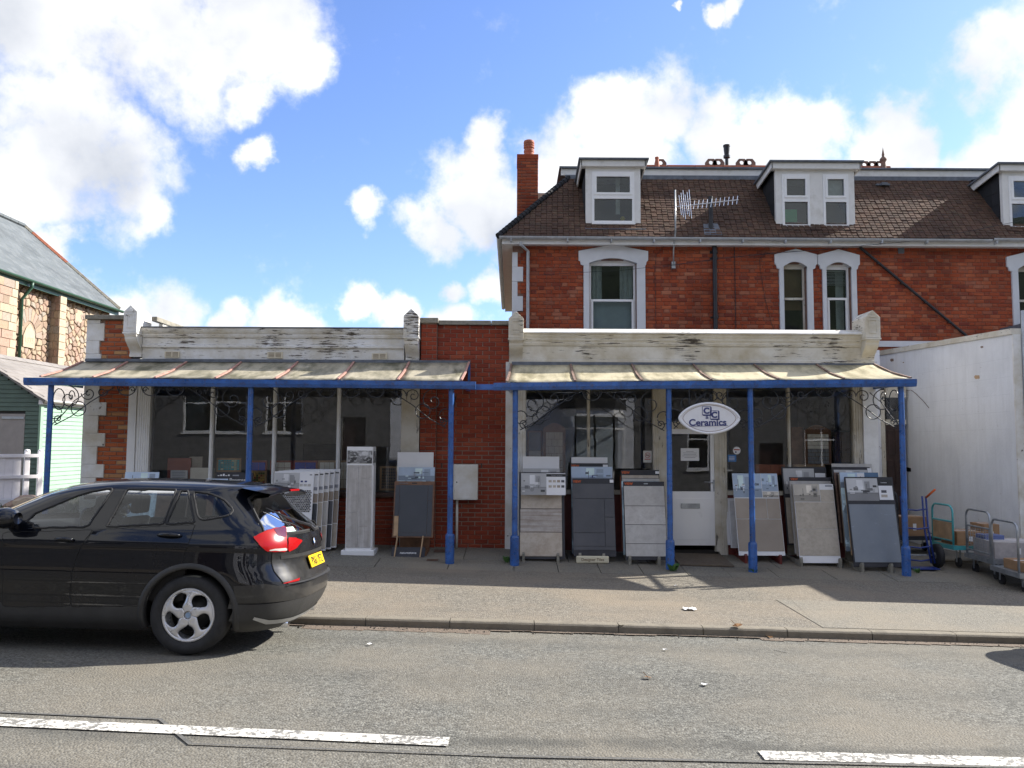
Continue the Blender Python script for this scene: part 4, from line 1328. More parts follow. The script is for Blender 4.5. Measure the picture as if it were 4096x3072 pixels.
# brick pier with toothed white quoins and concrete coping
px0, px1 = sx(338), sx(515)
zp = sz(1279, 420)
pier = O('brick_pier', bx(px0 + .02, px1, YS, YS + .33, zgL, zp), M_MORTAR2, shopL)
teeth = []
zq = sz(1445, 370)
tooth = .0755 * 3
z = zgL; k = 0
qs = []
while z < zp - .05:
    w = (sx(395) if k % 2 == 0 else sx(425)) if z < zq - .1 else (sx(386) if k % 2 else sx(404))
    hgt = tooth if k % 2 else tooth * 1.34
    qs.append((px0 - .02, w, z, min(z + hgt, zp))); z += hgt; k += 1
for (a, b, c, d) in qs:
    O('quoin', bx(a, b, YS - .03, YS + .34, c, d - .001), M_WPAINT, pier, bevel=.008)
pieces(pier, brick_field(px0, px1, zgL, zp, YS, .0755, .232, .011, 'stretcher', [(a - 1, b, c - .01, d + .01) for (a, b, c, d) in qs], .010), 'brick', M_PBRICK, 300)
O('coping_stone', bx(px0 - .04, sx(500), YS - .07, YS + .38, zp + .002, zp + .075), M_CONC, pier, bevel=.006)
O('side_coping', bx(sx(590), sx(612), YS + .0, YS + 1.2, zp - .02, zp + .06), M_CONC, pier, bevel=.006)
O('side_parapet', bx(sx(340), sx(360), YS + .35, YS + 2.2, zgL, zp - .1), M_WPAINT, shopL)
O('return_parapet', bx(sx(590), sx(606), YS + .3, YS + 1.2, zcornL + .03, zp - .021), M_WPAINT, shopL)
# window frame: pilasters, mullions, head, sill, stall riser
zsill = sz(1968, 1300); zhead = sz(1470, 1000)
O('pilaster', bx(sx(515), sx(546), YS - .04, YS + .2, zgL, zflL), M_WCLEAN, shopL)
fl = O('fluted_jamb', bx(sx(548), sx(600), YS - .02, YS + .15, zgL, zflL), M_WCLEAN, shopL)
for i in range(5):
    xx = lerp(sx(552), sx(596), (i + .5) / 5); O('flute', MB().tube([(xx, YS - .02, zgL + .1), (xx, YS - .02, zflL)], .014, 6), M_WCLEAN, fl)
O('pilaster', bx(sx(1606), sx(1678), YS - .05, YS + .2, zgL, zflL), M_CREAM, shopL)
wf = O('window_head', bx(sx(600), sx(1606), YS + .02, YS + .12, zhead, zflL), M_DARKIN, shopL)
mul = [602, 845, 1096, 1353, 1604]
for m in mul[1:-1]:
    xm = sx(m); mo = O('mullion', MB().box(xm - .032, xm + .032, YS + .02, YS + .10, zsill, zhead).tube([(xm, YS + .015, zsill), (xm, YS + .015, zhead)], .026, 8), M_WCLEAN, shopL)
for a, b in zip(mul, mul[1:]):
    O('pane', bx(sx(a) + (.032 if a != 602 else 0), sx(b) - (.032 if b != 1604 else 0), YS + .055, YS + .061, zsill, zhead), M_GLASS, shopL)
O('window_sill', bx(sx(600), sx(1606), YS - .06, YS + .16, zsill - .07, zsill - .002), M_DWOOD, shopL)
rz0 = zgL
ris = O('stall_riser', bx(sx(600), sx(1606), YS + .04, YS + .2, rz0, zsill - .071), M_MORTAR, shopL)
pieces(ris, brick_field(sx(1180), sx(1605), .1, zsill - .075, YS + .04, .075, .225, .01, 'stretcher', (), .008), 'brick', M_NBRICK, 300)
# brick link between the shops: pier and recessed panel, concrete coping
zl = sz(1300, 1850)
lx0, lx1, lx2 = sx(1682), sx(1745), sx(2036)
lk = O('link_wall', MB().box(lx1, lx2, YS + .02, YS + .25, .0, zl).box(lx0, lx1, YS - .05, YS + .25, .0, zl + .02), M_MORTAR2, shopL)
pieces(lk, brick_field(lx1 + .004, lx2, .08, zl, YS + .02, .075, .225, .010, 'stretcher', (), .010) + brick_field(lx0, lx1 - .004, .08, zl + .015, YS - .05, .075, .2, .010, 'stretcher', (), .010), 'brick', M_NBRICK, 300)
O('link_flank', bx(lx0 - .012, lx0 - .003, YS + .0, YS + 2.2, .08, zl), M_NBRICK, lk)
O('coping_stone', bx(lx0 - .04, lx1 + .02, YS - .10, YS + .3, zl + .022, zl + .11), M_CONC, lk, bevel=.006)
for a, b in ((lx1 + .025, sx(1962)), (sx(1963), lx2)):
    O('coping_stone', bx(a, b - .004, YS - .04, YS + .3, zl + .001, zl + .075), M_CONC, lk, bevel=.006)
O('lead_flashing', bx(sx(340), sx(1880), YS - .10, YS + .0, zflL - .05, zflL + .0), M_LEAD, shopL)
for px in (1766, 1926):
    p = at(px, 1862, YS); O('wall_slot', bx(p.x - .008, p.x + .008, YS + .004, YS + .011, p.z - .04, p.z + .04), M_BLKINK, lk)
# room behind the glass
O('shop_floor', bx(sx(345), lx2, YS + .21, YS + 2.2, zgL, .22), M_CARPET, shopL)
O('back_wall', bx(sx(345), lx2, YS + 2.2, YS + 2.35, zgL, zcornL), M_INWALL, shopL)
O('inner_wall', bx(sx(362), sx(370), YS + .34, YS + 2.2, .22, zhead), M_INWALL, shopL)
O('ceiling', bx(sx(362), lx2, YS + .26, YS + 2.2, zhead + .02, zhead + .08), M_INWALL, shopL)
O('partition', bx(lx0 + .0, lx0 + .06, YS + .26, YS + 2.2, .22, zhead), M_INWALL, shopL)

# meter box and pipe on the link wall
mbx = thing('meter_box', 'white meter box fixed to the brick wall between the shops', 'meter box', (sx(1862), YS, sz(2000)))
bb = pbox(1813, 1911, 1858, 2000, YS - .16, .17)
O('cabinet', bx(*bb), M_WPAINT, mbx, bevel=.012)
O('lid', bx(bb[0] + .03, bb[1] - .03, YS - .168, YS - .161, bb[4] + .03, bb[5] - .03), M_WPAINT, mbx, bevel=.003)
O('latch', MB().lathe([(.012, -.006), (.012, 0)], (bb[0] + .06, YS - .170, (bb[4] + bb[5]) / 2), 10, 'Y'), M_BLKINK, mbx)
xp_ = sx(1832)
O('conduit', MB().tube([(xp_, YS - .03, ground(xp_, YS)), (xp_, YS - .03, bb[4] + .01)], .022, 8), M_WPAINT, mbx, smooth=True)

# ------------------------------------------------------------------ right shop
shopR = thing('tile_shop', 'single storey shop with grimy white cornice, glazed door and display windows', 'shop', (sx(2770), YS, ground(sx(2770), YS)))
zgR = -.25
zc = sz(1321, 2770); zfl = sz(1452, 2770)
x0, x1 = sx(2086, 1400), sx(3452, 1400)
fas = O('fascia', bx(x0, x1, YS - .05, YS + .25, zfl, zc - .29), M_CORN, shopR)
O('cornice_moulding', MB().prism([(YS + .2, zc - .288), (YS - .065, zc - .288), (YS - .08, zc - .25), (YS - .08, zc - .225), (YS - .10, zc - .19), (YS - .10, zc - .165), (YS - .125, zc - .12), (YS - .125, zc - .1), (YS - .145, zc - .085), (YS + .2, zc - .085)], 'X', x0, x1), M_CORN, fas)
O('parapet_cap', MB().prism([(YS + .24, zc - .083), (YS - .165, zc - .083), (YS - .165, zc - .065), (YS + .02, zc + .018), (YS + .24, zc + .02)], 'X', x0 - .01, x1 + .0), M_WPAINT, fas)
O('bottom_bead', MB().prism([(YS - .051, zfl), (YS - .085, zfl), (YS - .085, zfl + .04), (YS - .051, zfl + .055)], 'X', x0, x1), M_CORN, fas)
console(shopR, 2034, 2094, 1245, 1352, 1455, M_CORN)
console(shopR, 3464, 3523, 1240, 1350, 1453, M_CORN)
O('roof_lantern', MB().prism([(YS + 1.6, zc - .05), (YS + 1.6, zc + .02), (YS + 2.6, zc + .35), (YS + 2.6, zc - .05)], 'X', sx(3330, 1300), sx(3470, 1300)), M_SLATED, shopR)
O('flat_roof', bx(sx(2040), sx(3505), YS + .26, YH - .02, zc - .4, zc - .3), M_LEAD, shopR)
O('lead_flashing', bx(sx(2046), sx(3492), YS - .09, YS - .051, zfl - .06, zfl - .001), M_LEAD, shopR)
zh2 = sz(1475, 2770)
O('pilaster', bx(sx(2022), sx(2058), YS - .03, YS + .2, zgR, zfl), M_WPAINT, shopR)
O('pilaster', bx(sx(3450), sx(3508), YS - .04, YS + .25, zgR, zfl), M_WCLEAN, shopR)
O('side_wall', bx(sx(3480), sx(3506), YS + .26, YH - .02, zgR, zc - .3), M_WPAINT, shopR)


def reeded(par, a, b, mat, name='door_frame'):
    o = O(name, bx(sx(a), sx(b), YS - .01, YS + .12, zgR + .1, zfl), mat, par)
    n = max(2, int((b - a) / 9))
    for i in range(n):
        xx = lerp(sx(a), sx(b), (i + .5) / n)
        O('reed', MB().tube([(xx, YS - .01, zgR + .2), (xx, YS - .01, zfl)], .011, 6), mat, o)


reeded(shopR, 2062, 2104, M_WPAINT, 'window_jamb')
reeded(shopR, 2611, 2640, M_CREAM, 'window_jamb')
reeded(shopR, 2872, 2905, M_CREAM, 'window_jamb')
reeded(shopR, 3411, 3449, M_CREAM, 'window_jamb')
O('window_head', bx(sx(2104), sx(3411), YS + .06, YS + .13, zh2, zfl), M_DARKIN, shopR)
zs2 = sz(2000, 2360); zs3 = sz(1868, 3280)
zsB = sz(1960, 2360)
for m, zb_ in ((2355, zsB), (3158, zsB)):
    xm = sx(m); O('mullion', MB().box(xm - .026, xm + .026, YS + .03, YS + .10, zb_, zh2).tube([(xm, YS + .028, zb_), (xm, YS + .028, zh2)], .022, 8), M_CREAM, shopR)
for a, b in ((2104, 2350), (2361, 2611), (2905, 3152), (3164, 3411)):
    O('pane', bx(sx(a), sx(b), YS + .06, YS + .066, zsB, zh2), M_GLASS, shopR)
for a, b in ((2104, 2611), (2905, 3411)):
    O('window_sill', bx(sx(a), sx(b), YS - .05, YS + .15, zsB - .07, zsB - .002), M_CREAM, shopR)
    O('stall_riser', bx(sx(a), sx(b), YS + .03, YS + .2, zgR, zsB - .071), M_REDPAINT, shopR)
# door
zd0 = sz(2182, 2770); zd1 = sz(1716, 2770); ztr = sz(1692, 2770)
dxa, dxb = sx(2640), sx(2872)
O('door_frame', MB().box(dxa, sx(2664), YS + .0, YS + .10, zd0 - .1, zh2).box(sx(2856), dxb, YS + .0, YS + .10, zd0 - .1, zh2).box(sx(2664), sx(2856), YS + .0, YS + .1, zd1, ztr + .03), M_CREAM, shopR)
O('fanlight', bx(sx(2664), sx(2856), YS + .05, YS + .056, ztr + .03, zh2), M_GLASS, shopR)
a, b = sx(2664), sx(2856); g0, g1 = sx(2684), sx(2841); zg0, zg1 = sz(1966, 2770), sz(1736, 2770)
door = O('door', MB().box(a, g0, YS + .02, YS + .075, zd0, zd1).box(g1, b, YS + .02, YS + .075, zd0, zd1).box(g0, g1, YS + .02, YS + .075, zg1, zd1).box(g0, g1, YS + .02, YS + .075, zd0, zg0), M_UPVC, shopR)
O('pane', bx(g0, g1, YS + .045, YS + .051, zg0, zg1), M_GLASS, door)
p0, p1 = sz(2160, 2770), sz(1993, 2770)
O('door_panel', MB().box(g0 + .02, g1 - .0, YS + .012, YS + .019, p0, p1), M_UPVC, door, bevel=.006)
lb = pbox(2724, 2800, 2014, 2034, YS - .0, .012)
O('letter_box', bx(*lb), M_STEEL, door, bevel=.003)
O('handle', MB().tube([at(2853, 1930, YS + .0), at(2836, 1929, YS - .03), at(2818, 1928, YS - .03)], .009, 8).box(sx(2850), sx(2858), YS + .008, YS + .019, sz(1962), sz(1915)), M_STEEL, door)
nt_ = pbox(2723, 2796, 1793, 1843, YS + .035, .002)
O('paper_notice', bx(*nt_), M_WPRINT, door)
for i in range(5):
    zz = lerp(nt_[4], nt_[5], .25 + i * .12); w = (.6, .8, .7, .75, .4)[i]; xm = (nt_[0] + nt_[1]) / 2; hw = (nt_[1] - nt_[0]) * w / 2
    O('print_line', bx(xm - hw, xm + hw, YS + .033, YS + .0345, zz, zz + .006), M_GREYINK, door)
# stickers on the glass
ns = pbox(2573, 2607, 1803, 1850, YS + .050, .002)
st = O('no_smoking_sticker', bx(*ns), plain('sticker card', (.55, .55, .53), .5), shopR)
cx, cz = (ns[0] + ns[1]) / 2, lerp(ns[4], ns[5], .62)
RED = plain('red ink', (.45, .03, .02), .5)
O('ban_ring', MB().tube([(cx + .042 * math.cos(a * .4), YS + .047, cz + .042 * math.sin(a * .4)) for a in range(17)], .004, 4).tube([(cx - .03, YS + .047, cz + .03), (cx + .03, YS + .047, cz - .03)], .004, 4), RED, st)
O('cigarette_mark', bx(cx - .028, cx + .028, YS + .047, YS + .049, cz - .005, cz + .005), M_BLKINK, st)
O('print_line', bx(cx - .05, cx + .05, YS + .047, YS + .049, ns[4] + .05, ns[4] + .062), RED, st)
c = at(2947, 1802, YS + .05)
rs = O('round_sticker', MB().lathe([(.065, -.001), (.065, .001)], c, 20, 'Y'), M_WPRINT, shopR)
O('print_line', bx(c.x - .05, c.x + .05, YS + .047, YS + .0485, c.z + .005, c.z + .022), RED, rs)
O('print_line', bx(c.x - .03, c.x - .005, YS + .047, YS + .0485, c.z - .04, c.z - .015), M_INK, rs)
c = pbox(2911, 2945, 1819, 1847, YS + .05, .002)
bs = O('blue_sticker', bx(*c), plain('blue sticker', (.05, .17, .42), .4), shopR)
for i in range(3):
    O('print_line', bx(c[0] + .02, c[1] - .03, YS + .047, YS + .0485, lerp(c[4], c[5], .25 + .2 * i), lerp(c[4], c[5], .25 + .2 * i) + .008), M_WINK, bs)
# room
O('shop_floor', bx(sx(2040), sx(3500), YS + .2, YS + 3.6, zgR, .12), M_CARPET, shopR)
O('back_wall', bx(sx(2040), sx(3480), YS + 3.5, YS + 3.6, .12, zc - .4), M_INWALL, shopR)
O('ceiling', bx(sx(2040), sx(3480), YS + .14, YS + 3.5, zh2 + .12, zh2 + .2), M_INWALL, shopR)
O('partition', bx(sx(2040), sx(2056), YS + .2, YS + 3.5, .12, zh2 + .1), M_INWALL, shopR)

# passage door, beside the shop's flank
YPD = 16.6
pdr = O('side_door', bx(*pbox(3546, 3625, 1700, 2150, YPD, .06)), M_DWOOD, shopR)
for i in range(2):
    for j in range(3):
        q = pbox(3552 + 30 * i, 3576 + 30 * i, 1720 + 120 * j, 1820 + 120 * j, YPD - .012, .011)
        O('door_panel', bx(*q), M_DWOOD, pdr, bevel=.008)
O('side_frame', MB().box(*pbox(3530, 3545, 1560, 2150, YPD - .04, .1)).box(*pbox(3546, 3625, 1678, 1699, YPD - .04, .1)).box(*pbox(3546, 3625, 1545, 1590, YPD - .04, .1)), M_CREAM, shopR)
O('side_fanlight', bx(*pbox(3546, 3625, 1591, 1677, YPD, .006)), M_GLASS, shopR)
O('passage_wall', MB().box(*pbox(3440, 3529, 1400, 2180, YPD - .02, .2)), M_RENDER, shopR)
O('passage_void', bx(*pbox(3530, 3660, 1545, 2200, YPD + .25, .05)), M_DARKIN, shopR)

# oval sign hung below the canopy
sg = thing('shop_sign', 'oval white sign reading C & C Ceramics hung under the canopy', 'sign', tuple(at(2837, 1735, YG + .10)))
YO = YG - .02
c = at(2838, 1673, YO); hw = (at(2961, 1673, YO).x - at(2714, 1673, YO).x) / 2; hh = (at(2838, 1612, YO).z - at(2838, 1735, YO).z) / 2
def oval(k, n=48):
    pts = []
    for i in range(n):
        a = 2 * math.pi * i / n; ca, sa = math.cos(a), math.sin(a)
        pts.append((c.x + hw * k * math.copysign(abs(ca) ** 1.05, ca) , c.z + hh * k * math.copysign(abs(sa) ** 1.28, sa)))
    return pts
M_SIGN = plain('white sign board', (.72, .72, .74), .4, var=.03, dirt=((.4, .33, .25), 6, .25))
O('board', MB().prism(oval(.97), 'Y', YO + .006, YO + .05), M_SIGN, sg)
rim = oval(.965); O('rim', MB().tube([(a, YO + .012, b) for a, b in rim + rim[:1]], .022, 8), M_SIGN, sg, smooth=True)
inn = oval(.86); O('inner_line', MB().tube([(a, YO + .006, b) for a, b in inn + inn[:1]], .004, 4), plain('brown line', (.25, .16, .13), .6), sg)
so = lambda zx, zy: at(2650 + zx * .15823, 1580 + zy * .15823, YO)
text('Ceramics', .142, so(1145, 770) + Vector((0, .003, 0)), M_INK, sg, bold=.004, xs=1.08, rot=Matrix.Rotation(R(-.9), 3, 'Y'))
text('&', .075, so(1128, 603) + Vector((0, .003, 0)), M_INK, sg, bold=.001)
for (ax, ay) in ((1112, 396), (1310, 500)):
    q = so(ax, ay); h_ = .066
    fr = MB()
    for (u0, u1, v0, v1) in ((-h_, h_, h_ - .007, h_), (-h_, h_, -h_, -h_ + .007), (-h_, -h_ + .007, -h_ + .007, h_ - .007), (h_ - .007, h_, -h_ + .007, h_ - .007)):
        fr.box(q.x + u0, q.x + u1, YO + .001, YO + .005, q.z + v0, q.z + v1)
    fr.prism([(q.x - h_, q.z - h_ - .001), (q.x + h_, q.z - h_ - .001), (q.x + h_ + .014, q.z - h_ - .014), (q.x - h_ + .014, q.z - h_ - .014)], 'Y', YO + .001, YO + .005)
    fr.prism([(q.x + h_ + .001, q.z - h_), (q.x + h_ + .014, q.z - h_ - .013), (q.x + h_ + .014, q.z + h_ - .014), (q.x + h_ + .001, q.z + h_)], 'Y', YO + .001, YO + .005)
    O('cube_outline', fr, M_INK, sg)
    text('C', .125, q + Vector((0, .003, -.043)), M_INK, sg, bold=.006, xs=1.05)
a, b = so(680, 793), so(1660, 772)
O('underline', MB().tube([a + Vector((0, .002, 0)), b + Vector((0, .002, 0))], .0035, 4), M_INK, sg)
for dx in (-.3, .3):
    O('hanger', MB().tube([(c.x + dx, YO + .03, c.z + hh * .75), (c.x + dx, YO + .06, gzR(c.x) - .1)], .005, 5), M_IRON, sg)

# ------------------------------------------------------------------ goods inside the windows
def disp(px, mat, label, cat, Y, frame=None, tiles=None, tmat=None, group=None, lean=.0, name='tile_sample'):
    """upright sample panel standing inside a window: backing board and optional separate tiles"""
    x0, x1, y0, y1 = px
    b = pbox(x0, x1, y0, y1, Y, .03)
    t = thing(name, label, cat, ((b[0] + b[1]) / 2, Y, b[4]), group)
    O('backing', bx(*b), frame or mat, t, bevel=.004)
    if tiles:
        nx, nz = tiles; m_ = .03 if frame else .0
        for i in range(nx):
            for j in range(nz):
                xa = lerp(b[0] + m_, b[1] - m_, i / nx); xb = lerp(b[0] + m_, b[1] - m_, (i + 1) / nx)
                za = lerp(b[4] + m_, b[5] - m_, j / nz); zb = lerp(b[4] + m_, b[5] - m_, (j + 1) / nz)
                mt = tmat[(i * 7 + j * 5 + (i * j) % 3) % len(tmat)] if tmat else mat
                O('tile', bx(xa + .003, xb - .003, Y - .008, Y - .001, za + .003, zb - .003), mt, t)
    return t


M_REDB = plain('maroon board', (.30, .075, .05), .5, var=.1)
YI = YS + .14
shelf = thing('window_shelf', 'low display shelf running behind the long shop window', 'shelf', (sx(1100), YI, .22))
O('shelf_board', bx(sx(610), sx(1590), YS + .21, YS + .75, sz(1985) - .03, sz(1985)), M_WOOD, shelf)
for xx in (640, 900, 1200, 1560):
    O('shelf_leg', bx(sx(xx), sx(xx) + .05, YS + .3, YS + .35, .22, sz(1985) - .03), M_WOOD, shelf)
disp((668, 762, 1832, 1960), M_REDB, 'maroon tile sample board in the window behind the car roof', 'sample board', YI + .25)
disp((755, 808, 1826, 1960), T_SAND, 'cream stone sample board beside the maroon board', 'sample board', YI + .32)
t = disp((681, 748, 1881, 1960), M_WPRINT, 'printed price sheet leaning on the maroon board', 'notice', YI + .10, name='price_sheet')
for i in range(8):
    b = pbox(688, 742, 1888 + i * 7, 1890 + i * 7, YI + .098, .001); O('print_line', bx(*b), M_GREYINK, t)
disp((760, 856, 1871, 1960), T_WHITE, 'plain pale tile leaning in the window left of the teal mosaic', 'tile', YI + .05, name='loose_tile')
disp((866, 965, 1832, 1888), T_TEAL, 'teal and aqua mosaic panel in a wooden frame', 'mosaic panel', YI + .1, M_PLY, (8, 5), [T_TEAL, T_TEAL, T_PALE, T_TEAL, T_TEAL])
disp((1000, 1068, 1842, 1890), T_BLUE, 'cobalt blue tile panel next to the teal mosaic', 'tile panel', YI + .15, M_REDB, (2, 1), [T_BLUE])
disp((1000, 1066, 1882, 1940), T_MOS, 'gold flower mosaic picture panel', 'mosaic panel', YI + .02, M_PLY, (6, 5), [T_MOS, plain('green mosaic', (.08, .12, .03), .4), T_MOS, plain('red mosaic', (.3, .06, .03), .4)])
disp((1080, 1170, 1842, 1900), T_WHITE, 'cream square tile panel in the window', 'tile panel', YI + .15, M_REDB, (3, 2), [T_WHITE])
disp((1173, 1270, 1842, 1890), T_BLUE, 'cobalt blue tile panel between two cream panels', 'tile panel', YI + .15, M_REDB, (2, 1), [T_BLUE])
disp((1272, 1345, 1842, 1890), T_WHITE, 'cream relief tile panel right of the blue panel', 'tile panel', YI + .15, M_PLY, (3, 1), [T_WHITE])
disp((1355, 1395, 1842, 1960), T_WHITE, 'tall cream tile panel behind the wood effect stand', 'tile panel', YI + .15, M_PLY, (2, 3), [T_WHITE])
disp((1519, 1590, 1865, 1962), T_SLATEB, 'black mosaic sheet on a wooden board behind the chalk coloured frame', 'mosaic panel', YI, M_PLY, (8, 7), [T_SLATEB])
disp((1212, 1360, 1776, 1850), M_DARKIN, 'dark office screen deep inside the long shop window', 'screen', YS + 1.8, name='office_screen')
# right shop windows
def niche(x0, x1, ytop, ybot, label, tl):
    b = pbox(x0, x1, ytop, ybot, YI + .3, .06)
    t = thing('tile_display', label, 'display panel', ((b[0] + b[1]) / 2, YI + .3, b[4]))
    poly = [(b[0], b[4]), (b[1], b[4]), (b[1], b[5] - .1)] + [(lerp(b[1], b[0], i / 8), b[5] - .1 + .1 * math.sin(math.pi * i / 8)) for i in range(9)] + [(b[0], b[5] - .1)]
    O('arched_frame', MB().prism(poly, 'Y', YI + .3, YI + .36), M_WOOD, t)
    m_ = .05
    nx, nz = 3, 8
    for j in range(nz):
        off = .5 if j % 2 else 0
        for i in range(nx + 1):
            xa = max(b[0] + m_, lerp(b[0] + m_, b[1] - m_, (i - off) / nx)); xb = min(b[1] - m_, lerp(b[0] + m_, b[1] - m_, (i + 1 - off) / nx))
            if xb - xa < .02: continue
            za = lerp(b[4] + .02, b[5] - .16, j / nz); zb = lerp(b[4] + .02, b[5] - .16, (j + 1) / nz)
            O('tile', bx(xa + .003, xb - .003, YI + .285, YI + .299, za + .003, zb - .003), tl[1] if j > 3 else tl[0], t)
niche(2172, 2262, 1692, 1960, 'arched wooden display of pale brick tiles behind the left pane', (T_SAND, T_SAND))
niche(3218, 3325, 1700, 1860, 'arched wooden display of white over grey metro tiles', (plain('grey metro tile', (.24, .25, .26), .3), T_WHITE))
disp((2108, 2170, 1722, 1960), T_SAND, 'sand tile panel standing by the left window jamb', 'tile panel', YI + .4, M_WOOD, (1, 3), [T_SAND, T_DARK, T_SAND])
disp((3022, 3140, 1858, 1900), M_TERRA, 'terracotta tile panel low in the window right of the door', 'tile panel', YI + .1, None, (2, 1), [M_TERRA])
disp((3332, 3408, 1722, 1856), plain('brown tile', (.07, .04, .025), .3), 'brown square tile panel by the right window jamb', 'tile panel', YI + .35, M_BLKBOARD, (3, 3), [plain('brown tile', (.07, .04, .025), .3)])
disp((3172, 3300, 1858, 1885), M_PLY, 'narrow wooden shelf edge with samples in the right window', 'shelf', YI + .05, name='window_ledge')
disp((3166, 3216, 1708, 1860), M_WOOD, 'brown cupboard door sample left of the metro tile display', 'sample board', YI + .45)

# ================================================================== SAMPLE BOARDS ON THE FORECOURT
class Board:
    """a board leaning back: pixel edges xl..xr, ytop..ybot; bottom edge at depth Y0, top edge Y1"""
    def __init__(s, label, xl, xr, ytop, ybot, Y0, Y1, mat, cat='sample board', th=.018, name='sample_board', group=None, skew=0):
        xm = (xl + xr) / 2
        s.X0, s.X1 = at(xl, (ytop + ybot) / 2, (Y0 + Y1) / 2).x, at(xr, (ytop + ybot) / 2, (Y0 + Y1) / 2).x
        s.z0, s.z1 = at(xm, ybot, Y0).z, at(xm, ytop, Y1).z
        s.Y0, s.Y1 = Y0, Y1; s.th = th
        s.L = math.hypot(Y1 - Y0, s.z1 - s.z0)
        s.u = Vector((0, (Y1 - Y0) / s.L, (s.z1 - s.z0) / s.L)); s.n = Vector((0, -s.u.z, s.u.y))
        s.t = thing(name, label, cat, ((s.X0 + s.X1) / 2, Y0, s.z0), group)
        s.part('panel', 0, 1, 0, 1, -th, th, mat)

    def part(s, name, a, b, c, d, off, th, mat, par=None):
        """a..b across, c..d up (fractions); off = start height above the front face"""
        xa, xb = lerp(s.X0, s.X1, a), lerp(s.X0, s.X1, b)
        o = Vector((0, s.Y0, s.z0)); p = []
        for h in (off, off + th):
            for (x, f) in ((xa, c), (xb, c), (xb, d), (xa, d)):
                q = o + s.u * (s.L * f) + s.n * h; p.append((x, q.y, q.z))
        return O(name, MB().add(p, [(0, 3, 2, 1), (4, 5, 6, 7), (0, 1, 5, 4), (1, 2, 6, 5), (2, 3, 7, 6), (3, 0, 4, 7)]), mat, par or s.t)

    def tiles(s, rects, mat):
        for r in rects:
            s.part('tile', r[0] + .001, r[1] - .001, r[2] + .0006, r[3] - .0006, .001, .007, mat if len(r) < 5 else r[4])

    def text(s, st, a, c, size, mat, **k):
        o = Vector((lerp(s.X0, s.X1, a), s.Y0, s.z0)) + s.u * (s.L * c) + s.n * .0035
        return text(st, size, o, mat, s.t, rot=Matrix.Rotation(-math.atan2(s.u.y, s.u.z), 3, 'X'), depth=.0008, **k)


def room(b, x0, x1, z0, z1, tone, off=.001):
    """printed room photograph: flat blocks for wall, floor, window and furniture"""
    mk = lambda k: plain('print tone %.2f %s' % (k, tone), tuple(min(.8, q * k) for q in {'blue': (.50, .62, .78), 'grey': (.52, .52, .52), 'warm': (.60, .55, .47)}[tone]), .35, var=.12, scale=4)
    def q(u0, u1, v0, v1, k, lay): b.part('photo_print', lerp(x0, x1, u0), lerp(x0, x1, u1), lerp(z0, z1, v0), lerp(z0, z1, v1), off + lay * .0006, .0006, mk(k))
    q(0, 1, .36, 1, random.choice((.9, 1.0, .8)), 0); q(0, 1, 0, .36, random.choice((.5, .62, .42)), 0)
    a = random.uniform(.08, .5); q(a, a + .2, .5, .92, 1.3, 1); q(a + .25, a + .42, .38, .86, .55, 1)
    for _ in range(11):
        u = random.uniform(.02, .85); v = random.uniform(.05, .62); w = random.uniform(.04, .17); q(u, min(1, u + w), v, v + random.uniform(.03, .16), random.choice((.1, .18, .3, .75, 1.25, .45)), 2 + _ * .5)
    u = random.uniform(.1, .8); q(u, u + .012, .3, .75, .12, 8); q(0, 1, .345, .362, .35, 9)


def rack(label, xl, xr, yfoot, mat, Yfoot=None, group='wooden feet of the sample racks', h=.20):
    """low rack: two angled feet with pegs and a back rail"""
    g = ghit((xl + xr) / 2, yfoot)
    t = thing('display_rack', label, 'rack', (g.x, g.y, ground(g.x, g.y)), None)
    Y = g.y
    for x in (xl, xr):
        X = at(x, yfoot, Y).x; z = ground(X, Y)
        O('foot', MB().prism([(Y - .02, z - .02), (Y + .75, ground(X, Y + .75) - .02), (Y + .75, ground(X, Y + .75) + .05), (Y + .10, ground(X, Y + .1) + .07), (Y + .02, z + .14), (Y - .015, z + .15), (Y - .03, z + .12)], 'X', X - .02, X + .02), mat, t, bevel=.004)
    Xa, Xb = at(xl, yfoot, Y).x, at(xr, yfoot, Y).x
    O('back_rail', bx(Xa, Xb, Y + .62, Y + .66, ground(Xa, Y + .6) + .05, ground(Xa, Y + .6) + .75), mat, t)
    return Y


# --- left shop -------------------------------------------------------------
g = ghit(1165, 2205); Ya = g.y
lab = ['white tile range board, hindmost of the fanned stack beside the car', 'white tile range board, second from the back of the fanned stack', 'white tile range board in the middle of the fanned stack', 'white tile range board, second from the front of the fanned stack', 'white tile range board just behind the pebble mosaic board']
for i in range(5):
    x1_ = 1353 - 21 * i; y0 = 1876 + i * 1.8
    b = Board(lab[i], x1_ - 165, x1_, y0, 2190 + i * 6, 13.42 - .07 * i, 13.62 - .07 * i, M_WPRINT, group='fanned tile range boards')
    tm = [T_TAUPE, T_DARK, T_GREY, T_SAND, T_SLATEB][i]
    b.tiles([(.86, .99, .02, .30, [T_SAND, T_SLATEB, T_SAND, T_DARK, T_GREY][i]), (.86, .99, .31, .60, tm), (.86, .99, .61, .72, T_TAUPE), (.88, .97, .76, .80, M_GREYINK)], tm)
    b.part('label_tab', .89, .97, .945, .96, .001, .001, M_BLKINK)
b = Board('white board of grey pebble mosaic and bathroom photo, front of the fanned stack', 1087, 1247, 1886, 2222, 13.05, 13.27, M_WPRINT)
room(b, .01, .64, .79, .985, 'grey', .001)
b.part('label_tab', .89, .95, .955, .965, .001, .001, M_BLKINK)
for (q, m) in ((.70, M_INK), (.80, M_INK)):
    b.part('swatch', q - .03, q + .03, .87, .89, .001, .001, m)
for q in (.69, .79, .89):
    b.part('swatch', q - .04, q + .04, .82, .85, .001, .001, T_GREY)
mosaic = []
